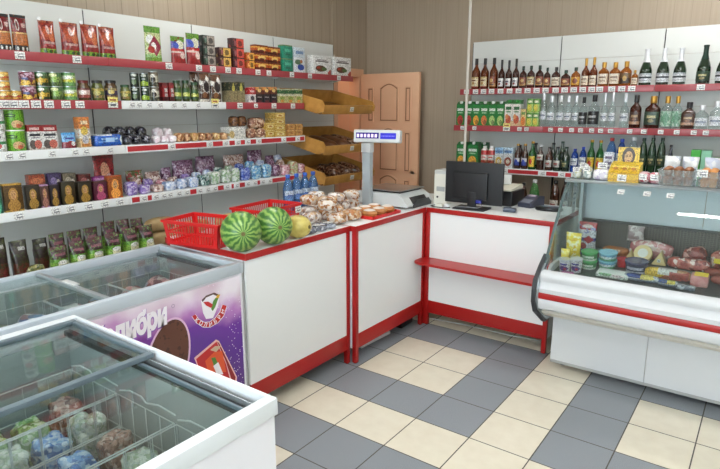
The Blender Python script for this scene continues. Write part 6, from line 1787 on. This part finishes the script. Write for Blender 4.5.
def open_box(w, d, h, th=.002):
    b = B(); t = .88
    def ring(k, z, o):
        return [(sx * (w / 2 * k - o), sy * (d / 2 * k - o), z) for sx, sy in ((-1, -1), (1, -1), (1, 1), (-1, 1))]
    b.rings([ring(t, 0, 0), ring(1, h, 0), ring(1, h, th), ring(t, th, th)], BOXP)
    return [('tray', b.mesh('tray', 0)), ('rim', B().box(-w / 2 - .005, w / 2 + .005, -d / 2 - .005, -d / 2 + .001, h - .002, h + .002, BOXP).box(-w / 2 - .005, w / 2 + .005, d / 2 - .001, d / 2 + .005, h - .002, h + .002, BOXP).box(-w / 2 - .005, -w / 2 + .001, -d / 2, d / 2, h - .002, h + .002, BOXP).box(w / 2 - .001, w / 2 + .005, -d / 2, d / 2, h - .002, h + .002, BOXP).mesh('rim', 0))]


def muffin_me(m, r=.0225, h=.05):
    return B().lathe([(r * .7, 0), (r * .92, h * .5), (r * 1.05, h * .6), (r * .95, h * .8), (r * .5, h * .97), (r * .05, h)], m, 16).mesh('muffin')


for bi, (u, v, w, d, ms, nm) in enumerate(((677, 188, pm(28), .15, (MUF, MUF), 'first'), (712.5, 190.5, pm(22), .15, (MUF2, DKP), 'second'))):
    bx = tput(open_box(w, d, pm(13)), 'food_container', ('clear plastic container heaped with brown muffins on the case', 'clear plastic container of orange and plum pastries with card')[bi], 'container', u, v)
    if bi:
        O('price_card', tag_me, bx, (-.05, -d / 2 - .004, pm(12)), (0, 0, 0))
    k = 0
    for lay in range(2):
        for i in range(3):
            for j in range(2):
                x = bx.location.x + (i - 1) * w * .27; y = bx.location.y + (j - .5) * d * .42
                put([('muffin', muffin_me(ms[0] if i < 2 else ms[1]))], 'muffin' if not bi else 'small_pastry', f'{("brown muffin", "pastry")[bi]} in the {nm} clear container, {("lower", "upper")[lay]} layer, {("front", "back")[j]} {("left", "middle", "right")[i]}', 'pastry',
                    (x, y, TZ + .003 + lay * .051), k, 'pastries in the containers')
                k += 1
wp = V('white_paper_bag', [(240, 240, 240), (228, 230, 234), (246, 246, 246), (206, 210, 226)], 20, .5, .2)
for k, (u, lb) in enumerate(((672, 'crumpled white bag behind the muffin container'), (690, 'crumpled white bag between the two containers'), (712, 'crumpled white bag behind the orange pastries'))):
    y = 3.98
    put([('paper_bag', B().pouch(pm(13.5), .07, pm(21), wp, k, .1, 'pillow', .5).mesh('paper_bag'))], 'paper_bag', lb, 'bag', (xat(u, y, TZ + .06), y - .005, TZ), 0, 'white bags on the case')

# ------------------------------------------------------------------ chest freezers
FW_ = M('freezer_white', (232, 232, 238), .4, coat=.1)
RIM = M('freezer_rim_grey', (186, 196, 204), .35, coat=.1)
RIMW = M('freezer_rim_white', (222, 228, 232), .35, coat=.1)
FRAME = M('lid_frame_grey', (104, 118, 126), .4)
LINER = M('freezer_liner', (152, 160, 161), .45)
RUB = M('black_rail', (34, 38, 42), .4)
LID = GL('freezer_lid_glass', (243, 248, 247), .02, .04, fres=.16)
WIRE = M('basket_wire', (190, 198, 200), .35)
FT = .88


def freezer(label, L, W, zb, rim, name='chest_freezer', wall=.055, rimh=.05, jy=.036):
    """local frame: x 0..L, y 0..W, open top with rails; returns the thing"""
    u = thing(name, label, 'freezer')
    b = B()
    b.box(0.008, L - .008, .008, .03, .09, FT - rimh, FW_).box(.008, L - .008, W - .03, W - .008, .09, FT - rimh, FW_)
    b.box(.008, .03, .03, W - .03, .09, FT - rimh, FW_).box(L - .03, L - .008, .03, W - .03, .09, FT - rimh, FW_).box(.03, L - .03, .03, W - .03, .09, .11, FW_)
    O('cabinet', b.mesh('cabinet', 0), u)
    b = B(); i = wall
    b.box(i, L - i, i, i + .004, zb, FT - .055, LINER).box(i, L - i, W - i - .004, W - i, zb, FT - .055, LINER)
    b.box(i, i + .004, i, W - i, zb, FT - .055, LINER).box(L - i - .004, L - i, i, W - i, zb, FT - .055, LINER).box(i, L - i, i, W - i, zb - .004, zb, LINER)
    O('liner', b.mesh('liner', 0), u)
    b = B(); j = .036
    b.box(0, L, 0, jy, FT - rimh, FT, rim, .006).box(0, L, W - jy, W, FT - rimh, FT, rim, .006).box(0, j, jy * .6, W - jy * .6, FT - rimh, FT - .0003, rim, .006).box(L - j, L, jy * .6, W - jy * .6, FT - rimh, FT - .0003, rim, .006)
    O('rim', b.mesh('rim'), u)
    for y0, y1 in ((jy + .0005, .060), (W - .060, W - jy - .0005)):
        O('slide_rail', B().box(j, L - j, y0, y1, FT - .058, FT - .038, RUB).box(j, L - j, (y0 + y1) / 2 - .002, (y0 + y1) / 2 + .002, FT - .040, FT - .022, ALU).mesh('slide_rail', 0), u)
    for x in (.08, L - .08):
        for y in (.08, W - .08):
            O('castor', B().lathe([(.03, 0), (.03, .05), (.02, .055), (.02, .088)], BLACK, 12, c=(x, y, 0)).mesh('castor'), u)
    return u


def lid(u, x0, x1, y0, y1, z, fw, fm, name='sliding_lid', edges='lrfb'):
    g = O(name, B().box(x0, x1, y0, y1, z, z + .005, LID).mesh('lid_glass', 0), u)
    b = B(); k = .0005
    if 'l' in edges: b.box(x0 - k, x0 + fw, y0 - k, y1 + k, z - .004, z + .012, fm, .002)
    if 'r' in edges: b.box(x1 - fw, x1 + k, y0 - k, y1 + k, z - .004, z + .012, fm, .002)
    if 'f' in edges: b.box(x0 + fw, x1 - fw, y0 - k, y0 + fw * .7, z - .004, z + .010, fm, .002)
    if 'b' in edges: b.box(x0 + fw, x1 - fw, y1 - fw * .7, y1 + k, z - .004, z + .010, fm, .002)
    O('lid_frame', b.mesh('lid_frame'), g)
    return g


def wire_basket(u, x0, x1, y0, y1, z0, z1, step=.05, wavy=False):
    b = B(); r = .0026
    for z in (z1, (z0 + z1) / 2):
        b.tube([(x0, y0, z), (x1, y0, z), (x1, y1, z), (x0, y1, z), (x0, y0, z + .0005)], r, WIRE, 5)
    for x in [x0 + (x1 - x0) * k / max(1, round((x1 - x0) / step)) for k in range(round((x1 - x0) / step) + 1)]:
        b.tube([(x, y0, z1), (x, y0, z0), (x, y1, z0), (x, y1, z1)], r * .7, WIRE, 4)
    n = max(1, round((y1 - y0) / step))
    for k in range(n + 1):
        y = y0 + (y1 - y0) * k / n
        b.tube([(x0, y, z1), (x0, y, z0), (x1, y, z0), (x1, y, z1)], r * .7, WIRE, 4)
    if wavy:
        for x in (x0 + .01,):
            b.tube([(x0, y1 + .006, z1 + .012), (x0 + (x1 - x0) * .2, y1 + .006, z1 + .03), (x0 + (x1 - x0) * .42, y1 + .006, z1 + .03), (x0 + (x1 - x0) * .5, y1 + .006, z1 + .015), (x0 + (x1 - x0) * .72, y1 + .006, z1 + .03), (x1, y1 + .006, z1 + .025)], r * 1.2, WIRE, 5)
    return O('wire_basket', b.mesh('wire_basket'), u)


# near freezer, long side along the room's width
NX0, NX1, NY0, NY1 = -2.045, -.985, .34, .977
nf = freezer('white chest freezer in front with two sliding glass lids and bagged vegetables', NX1 - NX0, NY1 - NY0, .28, RIMW, jy=.012)
nf.location = (NX0, NY0, 0)
LN, WN = NX1 - NX0, NY1 - NY0
lid(nf, .037, LN * .5 + .005, .022, WN - .022, FT - .016, .022, FRAME)
lid(nf, LN * .5 - .03, LN - .037, .062, WN - .062, FT - .034, .008, FRAME, edges='b')
st = P('freezer_sticker_print', [(0, (226, 230, 236)), (.8, (206, 214, 226))], [('e', .5, .4, .3, .2, (190, 110, 120))])
bw_ = (LN - .13) / 3
for k in range(3):
    x0 = .062 + k * (bw_ + .003)
    wire_basket(nf, x0 + .004, x0 + bw_ - .004, .066, WN - .066, .46, .70, .085, True)
bagm = [V('green_veg_bag', [(90, 140, 60), (130, 170, 90), (60, 110, 50), (200, 210, 180), (110, 160, 80), (226, 232, 220)], 50, .18, .8), V('blue_fish_bag', [(60, 110, 190), (100, 150, 210), (190, 206, 226), (50, 90, 160), (140, 180, 220), (220, 228, 236)], 46, .18, .8),
        V('pale_dumpling_bag', [(200, 206, 196), (226, 226, 220), (150, 170, 140), (180, 190, 190)], 50, .18, .8), V('brown_meat_bag', [(130, 90, 80), (160, 120, 110), (190, 150, 140), (90, 60, 56), (206, 190, 186)], 50, .18, .8), V('yellow_green_bag', [(170, 180, 70), (120, 150, 60), (206, 206, 120), (90, 130, 60), (226, 230, 190)], 50, .18, .8)]
lay = {0: [4, 0, 0, 2, 0, 1, 3, 2], 1: [0, 1, 1, 1, 1, 0, 3, 2], 2: [0, 4, 1, 0, 1, 1, 2, 1]}
nm5 = ['green vegetable', 'blue fish', 'pale dumpling', 'brown meat', 'yellow green vegetable']
for k in range(3):
    x0 = .062 + k * (bw_ + .003)
    for j in range(4):
        for i in range(2):
            m = lay[k][j * 2 + i]
            cw, cd = (bw_ - .03) / 2, (WN - .15) / 4
            hh = .17 + RND.uniform(-.02, .02) - (.04 if k == 2 else 0)
            me = B().lump(cw - .004, cd - .004, hh, bagm[m], k * 10 + j * 2 + i, .45, .2, 26, 26, 16).mesh('frozen_bag')
            put([('frozen_bag', me)], 'frozen_bag', f'{nm5[m]} bag in the near freezer, {("left", "middle", "right")[k]} basket, {ORD[j]} row from front, {("left", "right")[i]}', 'bag', (NX0 + x0 + .015 + cw * (i + .5), NY0 + .075 + cd * (j + .5), .466), 0, 'frozen bags in the near freezer')

# rear freezer, long side along the left wall, printed front
RX0, RX1, RY0, RY1 = -2.775, -2.089, .45, 1.862
rf = freezer('long grey rimmed chest freezer with a purple ice cream print on its front', RX1 - RX0, RY1 - RY0, .30, RIM, rimh=.055)
rf.location = (RX0, RY0, 0)
LR, WR = RX1 - RX0, RY1 - RY0
ym = 1.172 - RY0
g1 = O('sliding_lid', B().box(.045, LR - .045, .037, ym, FT - .016, FT - .011, LID).mesh('lid_glass', 0), rf)
O('lid_frame', B().box(.045, LR - .045, ym - .022, ym + .0005, FT - .020, FT - .002, ALU, .003).mesh('lid_frame'), g1)
O('lid_handle', B().box(LR * .40, LR * .56, ym - .02, ym + .012, FT - .004, FT + .004, M('grey_handle', (196, 200, 200), .4), .003).mesh('lid_handle'), g1)
g2 = O('sliding_lid', B().box(.064, LR - .064, ym - .03, WR - .037, FT - .034, FT - .029, LID).mesh('lid_glass', 0), rf)
for k in range(4):
    y0 = .062 + k * (WR - .12) / 4
    wire_basket(rf, .066, LR - .066, y0 + .004, y0 + (WR - .12) / 4 - .004, .50, .745, .08)
icm = [V('pink_ice_packs', [(206, 150, 150), (160, 70, 76), (226, 206, 200), (120, 60, 70), (190, 190, 206)], 16, .3, .5), V('brown_ice_packs', [(130, 90, 70), (190, 150, 120), (90, 60, 56), (214, 200, 190), (150, 160, 190)], 16, .3, .5), V('blue_ice_packs', [(120, 150, 190), (200, 206, 220), (160, 120, 130), (90, 110, 160), (226, 226, 226)], 16, .3, .5), V('olive_ice_packs', [(150, 150, 110), (196, 190, 160), (110, 120, 90), (180, 160, 120)], 16, .3, .5)]
nmi = ['pink', 'brown', 'pale blue', 'olive']
for k in range(4):
    for i in range(3):
        for j in range(2):
            cw = (LR - .15) / 3; cd = ((WR - .12) / 4 - .03) / 2
            m = (3, 3, 2, 0)[k] if (i + j) % 2 == 0 else (1, 2, 1, 0)[k]
            put([('ice_cream_pack', B().lump(cw - .006, cd - .004, .255 + RND.uniform(-.02, .02), icm[m], k * 6 + i * 2 + j, .6, .1, 16).mesh('ice_cream_pack'))], 'ice_cream_pack', f'{nmi[m]} ice cream pack, rear freezer, {ORD[k]} basket from camera, {("rear", "middle", "front")[i]} row, {("near", "far")[j]} side', 'ice cream',
                (RX0 + .075 + cw * (i + .5), RY0 + .062 + (WR - .12) / 4 * k + .014 + cd * (j + .5), .506), 0, 'ice cream packs in the rear freezer')

# printed front sheet of the rear freezer
AX = RX1 + .0006                      # print plane, seen from +x; u = y, v = z
ay0, ay1, az0, az1 = .50, 1.832, .12, .815
t = NT('ice_cream_advert_print'); bb_ = t.bsdf(.3, 0, .3)
tc = t.n('ShaderNodeTexCoord'); sp = t.n('ShaderNodeSeparateXYZ'); t.l(tc.outputs['Generated'], sp.inputs[0])
nz = t.n('ShaderNodeTexNoise'); nz.inputs['Scale'].default_value = 5; nz.inputs['Detail'].default_value = 5; t.l(tc.outputs['Object'], nz.inputs['Vector'])
wv = t.math('ADD', sp.outputs[2], t.math('MULTIPLY', t.math('SUBTRACT', nz.outputs['Fac'], .5), .30))
wv = t.math('ADD', wv, t.math('MULTIPLY', t.math('MAXIMUM', t.math('SUBTRACT', sp.outputs[1], .80), 0.), .55))
cr = t.n('ShaderNodeValToRGB'); el = cr.color_ramp.elements
el[0].position = .0; el[0].color = rgb((70, 24, 110)); el[1].position = 1.0; el[1].color = rgb((238, 230, 240))
for p_, c_ in ((.60, (94, 40, 150)), (.76, (110, 46, 160)), (.86, (190, 130, 200)), (.95, (232, 214, 236))):
    e = el.new(p_); e.color = rgb(c_)
t.l(wv, cr.inputs[0])
mag = t.n('ShaderNodeValToRGB'); mag.color_ramp.elements[0].position = .45; mag.color_ramp.elements[0].color = (0, 0, 0, 1); mag.color_ramp.elements[1].position = .72; mag.color_ramp.elements[1].color = (1, 1, 1, 1)
nz2 = t.n('ShaderNodeTexNoise'); nz2.inputs['Scale'].default_value = 3.2; nz2.inputs['Detail'].default_value = 2; t.l(tc.outputs['Object'], nz2.inputs['Vector']); t.l(nz2.outputs['Fac'], mag.inputs[0])
c0 = t.mix(t.math('MULTIPLY', mag.outputs[0], .5), cr.outputs[0], rgb((150, 30, 110)))
vo = t.n('ShaderNodeTexVoronoi'); vo.inputs['Scale'].default_value = 60; t.l(tc.outputs['Object'], vo.inputs['Vector'])
star = t.math('MULTIPLY', t.math('LESS_THAN', vo.outputs['Distance'], .16), t.math('GREATER_THAN', t.math('ADD', sp.outputs[1], t.math('MULTIPLY', nz2.outputs['Fac'], .2)), .98))
t.l(t.mix(star, c0, rgb((240, 226, 246))), bb_.inputs['Base Color'])
ad = O('advert_sheet', B().box(AX - .002, AX, ay0, ay1, az0, az1, t.m).mesh('advert_sheet', 0), rf, (-RX0, -RY0, 0))
ad['label'] = 'purple ice cream advert with white lettering'
FWm = M('print_white', (244, 240, 248), .35); RDm = M('print_red', (196, 40, 44), .35); CHOm = P('print_chocolate', [(0, (84, 46, 34)), (.5, (96, 54, 40))], (), (30, (70, 36, 28), .6)); GLOWm = M('print_pale_pink', (226, 190, 220), .4); GREm = M('print_green', (90, 140, 60), .4)


def ap(u, v):
    d = ray(u, v); k = AX / d.x
    return (d.y * k, CAMH + d.z * k)


def flat(pts, m, layer, name, parent=ad):
    x = AX + .0004 * layer
    b = B(); b.prism(pts, 'x', x - .0003, x, m)
    o = O(name, b.mesh(name, 0), parent)
    return o


def text_obj(s, size, m, layer, y, z, rot, name, shear=0., bold=.0, width=None):
    cu = bpy.data.curves.new(name, 'FONT'); cu.body = s; cu.size = size; cu.extrude = .0002; cu.offset = bold; cu.shear = shear; cu.resolution_u = 3; cu.space_character = .98
    o = bpy.data.objects.new(name, cu); COL.objects.link(o)
    dg = bpy.context.evaluated_depsgraph_get(); dg.update()
    me = bpy.data.meshes.new_from_object(o.evaluated_get(dg))
    bpy.data.objects.remove(o); bpy.data.curves.remove(cu)
    me.materials.clear(); me.materials.append(m)
    if width:
        w = max(v.co.x for v in me.vertices) - min(v.co.x for v in me.vertices)
        for v in me.vertices:
            v.co.x *= width / w
    # text plane -> advert plane: x->+y, y->+z, normal +x
    M4 = Matrix.Translation((AX + .0004 * layer, y, z)) @ Matrix.Rotation(rot, 4, 'X') @ Matrix(((0, 0, 1, 0), (1, 0, 0, 0), (0, 1, 0, 0), (0, 0, 0, 1)))
    me.transform(M4)
    o = O(name, me, ad)
    return o


# big brand word, mostly hidden by the near freezer: last five letters end at column 168
e0 = ap(168.5, 322); s0 = ap(117, 343.5)
slope = math.atan2(e0[1] - s0[1], e0[0] - s0[0])
lw = math.hypot(e0[0] - s0[0], e0[1] - s0[1])
full = lw * 7 / 4.75
hgt = abs(ap(150, 311)[1] - ap(150, 329.5)[1])
ty, tz = e0[0] - full * math.cos(slope), e0[1] - full * math.sin(slope)
text_obj('Колибри', hgt * 1.55, FWm, 2, ty, tz, slope, 'lettering', .18, .007, full)
text_obj('Колибри', hgt * 1.55, M('print_violet_edge', (140, 96, 180), .4), 1, ty + .003, tz - .004, slope, 'lettering_shadow', .18, .010, full)
rr_ = ap(173, 306); 
b = B()
def ringpts(cy, cz, r0, r1, a0=0, a1=2 * PI, n=24):
    return [(cy + r1 * math.cos(a0 + (a1 - a0) * k / n), cz + r1 * math.sin(a0 + (a1 - a0) * k / n)) for k in range(n + 1)] + [(cy + r0 * math.cos(a1 + (a0 - a1) * k / n), cz + r0 * math.sin(a1 + (a0 - a1) * k / n)) for k in range(n + 1)]
flat(ringpts(rr_[0], rr_[1], .007, .009), M('print_grey', (150, 130, 160), .4), 2, 'mark_ring')
# ice cream bar
bc = ap(166, 357)
def oval(cy, cz, ry, rz, tilt, n=40, sq=1.):
    o = []
    for k in range(n):
        a = 2 * PI * k / n
        y, z = ry * math.cos(a), rz * math.sin(a)
        o.append((cy + y * math.cos(tilt) - z * math.sin(tilt), cz + y * math.sin(tilt) + z * math.cos(tilt)))
    return o
top = ap(177, 319); 
ich = .30
cy_, cz_ = ap(168, 362)
flat(oval(cy_, cz_, .118, .205, -.28), GLOWm, 1, 'bar_glow')
flat(oval(cy_, cz_, .108, .195, -.28), CHOm, 2, 'ice_cream_bar')
# red pack with diagonal edges
def poly(pix):
    return [ap(*p) for p in pix]
flat(poly([(194, 358), (216, 339.5), (219, 341), (237, 377), (236, 392), (200, 372)]), M('print_pale_rose', (236, 190, 190), .4), 1, 'pack_edge')
flat(poly([(196, 359), (216.5, 341.5), (226, 364), (232, 388), (200, 372)]), RDm, 2, 'ice_cream_pack_print')
flat(poly([(217, 341.5), (219, 343), (235.5, 377), (234, 388), (226, 362)]), M('print_dark_red', (140, 20, 30), .4), 2, 'pack_side')
flat(poly([(205, 361), (214, 352), (222, 351), (224, 360), (226, 372), (208, 372)]), M('print_orange', (226, 90, 50), .4), 3, 'pack_flash')
flat(poly([(210, 350), (215, 346), (221, 346), (216, 352)]), M('print_beige', (206, 180, 150), .4), 3, 'pack_cap')
flat(poly([(211, 358), (215, 357), (221, 372), (216, 372)]), GREm, 4, 'pack_leaf')
flat(poly([(213, 366), (218, 362), (223, 374), (217, 375)]), FWm, 5, 'pack_milk')
# round emblem: cup, bird and ribbon with the brand name
flat(poly([(201, 301), (206, 296), (214, 293), (219, 296), (218, 306), (213, 318), (206, 319), (203, 313)]), FWm, 2, 'emblem_cup')
flat(poly([(201.5, 300), (206, 295.5), (214, 292.5), (219.5, 295), (219, 297), (213, 294.5), (206, 297.5), (202.5, 302)]), M('print_dark_edge', (90, 60, 60), .4), 3, 'emblem_rim')
flat(poly([(203, 302), (208, 301.5), (213, 304.5), (211, 308), (206, 305.5)]), RDm, 4, 'emblem_wing')
flat(poly([(211, 309), (213, 301), (216.5, 296.5), (220, 294), (217.5, 300), (215, 307), (212.5, 311)]), GREm, 4, 'emblem_bird')
flat(poly([(215.5, 298), (217, 295), (220, 294.2), (218.5, 298)]), M('print_yellow', (230, 180, 60), .4), 5, 'emblem_head')
arcpix = [(191.5, 316.5), (196, 323), (203, 327.5), (210, 327.5), (218, 323), (224, 316), (227, 306)]
inner_pix = [(195.5, 314), (199, 319), (204.5, 322), (209.5, 321.5), (215, 317.5), (219.5, 311.5), (222, 304.5)]
flat(poly(arcpix + inner_pix[::-1]), FWm, 2, 'ribbon_edge')
def shrink(a, c, f):
    return [tuple(p[i] + (q[i] - p[i]) * f for i in (0, 1)) for p, q in zip(a, c)]
ao = shrink(arcpix, inner_pix, .1); ai = shrink(arcpix, inner_pix, .9)
flat(poly(ao + ai[::-1]), RDm, 3, 'ribbon')
word = 'КОЛИБРИ'
mid = [((p[0] + q[0]) / 2, (p[1] + q[1]) / 2) for p, q in zip(arcpix, inner_pix)]
M_ = [ap(*p) for p in mid]
cum = [0]
for p, q in zip(M_, M_[1:]):
    cum.append(cum[-1] + math.hypot(q[0] - p[0], q[1] - p[1]))
for k, ch in enumerate(word):
    s_ = cum[-1] * (.07 + .86 * (k + .5) / 7)
    i = max(j for j in range(len(cum) - 1) if cum[j] <= s_)
    f = (s_ - cum[i]) / (cum[i + 1] - cum[i])
    y = M_[i][0] + (M_[i + 1][0] - M_[i][0]) * f; z = M_[i][1] + (M_[i + 1][1] - M_[i][1]) * f
    j0, j1 = max(i - (1 if f < .5 else 0), 0), min(i + (2 if f >= .5 else 1), len(M_) - 1)
    an = math.atan2(M_[j1][1] - M_[j0][1], M_[j1][0] - M_[j0][0])
    hs = .029
    text_obj(ch, hs, FWm, 5, y - math.cos(an) * .0100 + math.sin(an) * hs * .36, z - math.sin(an) * .0100 - math.cos(an) * hs * .36, an, 'letter', 0, .0006)

# ------------------------------------------------------------------ lights
LAMP = EM('lamp_diffuser', (252, 251, 248), 30.0)
FIX = M('lamp_housing', (230, 230, 230), .4)
k = 0
lampn = ['over the near freezer', 'over the bread trays', 'beside the camera', 'over the display case', 'over the tiled floor', 'over the wine shelf', 'near the shop window', 'by the entrance side']
for (x, y) in ((-1.9, .3), (-2.75, 2.85), (.1, .3), (.0, 2.85), (-1.2, 1.2), (-.4, 4.5), (-1.9, -1.4), (.6, -1.4)):
    l = thing('ceiling_light', f'white rectangular ceiling lamp {lampn[k]}', 'ceiling lamp', (x, y, ZC - .07), 0, 'ceiling lamps')
    O('housing', B().box(-.62, .62, -.08, .08, .012, .069, FIX, .004).mesh('housing'), l)
    O('diffuser', B().box(-.60, .60, -.045, .045, 0, .0115, LAMP).mesh('diffuser', 0), l)
    k += 1
l = thing('ceiling_light', 'unseen round lamp added to brighten the passage behind the door', 'ceiling lamp', (XL - .46, 4.75, ZC - .05), 0)  # added out of view so the passage walls look bright
O('housing', B().lathe([(.16, .02), (.16, .049)], FIX, 20).mesh('housing'), l)
O('diffuser', B().lathe([(.15, 0), (.155, .019)], EM('passage_fill', (255, 236, 214), 22.), 20).mesh('diffuser'), l)

w = bpy.data.worlds.new('daylight'); SC.world = w; w.use_nodes = True
nt = w.node_tree
bg = nt.nodes['Background']
bg.inputs[0].default_value = (.90, .95, 1.0, 1); bg.inputs[1].default_value = 8.0

vs = SC.view_settings
vs.view_transform = 'Standard'; vs.look = 'None'; vs.exposure = 0.36; vs.gamma = 1.0; vs.use_curve_mapping = False
SC.cycles.max_bounces = 10
SC.cycles.transparent_max_bounces = 24
SC.cycles.use_denoising = True
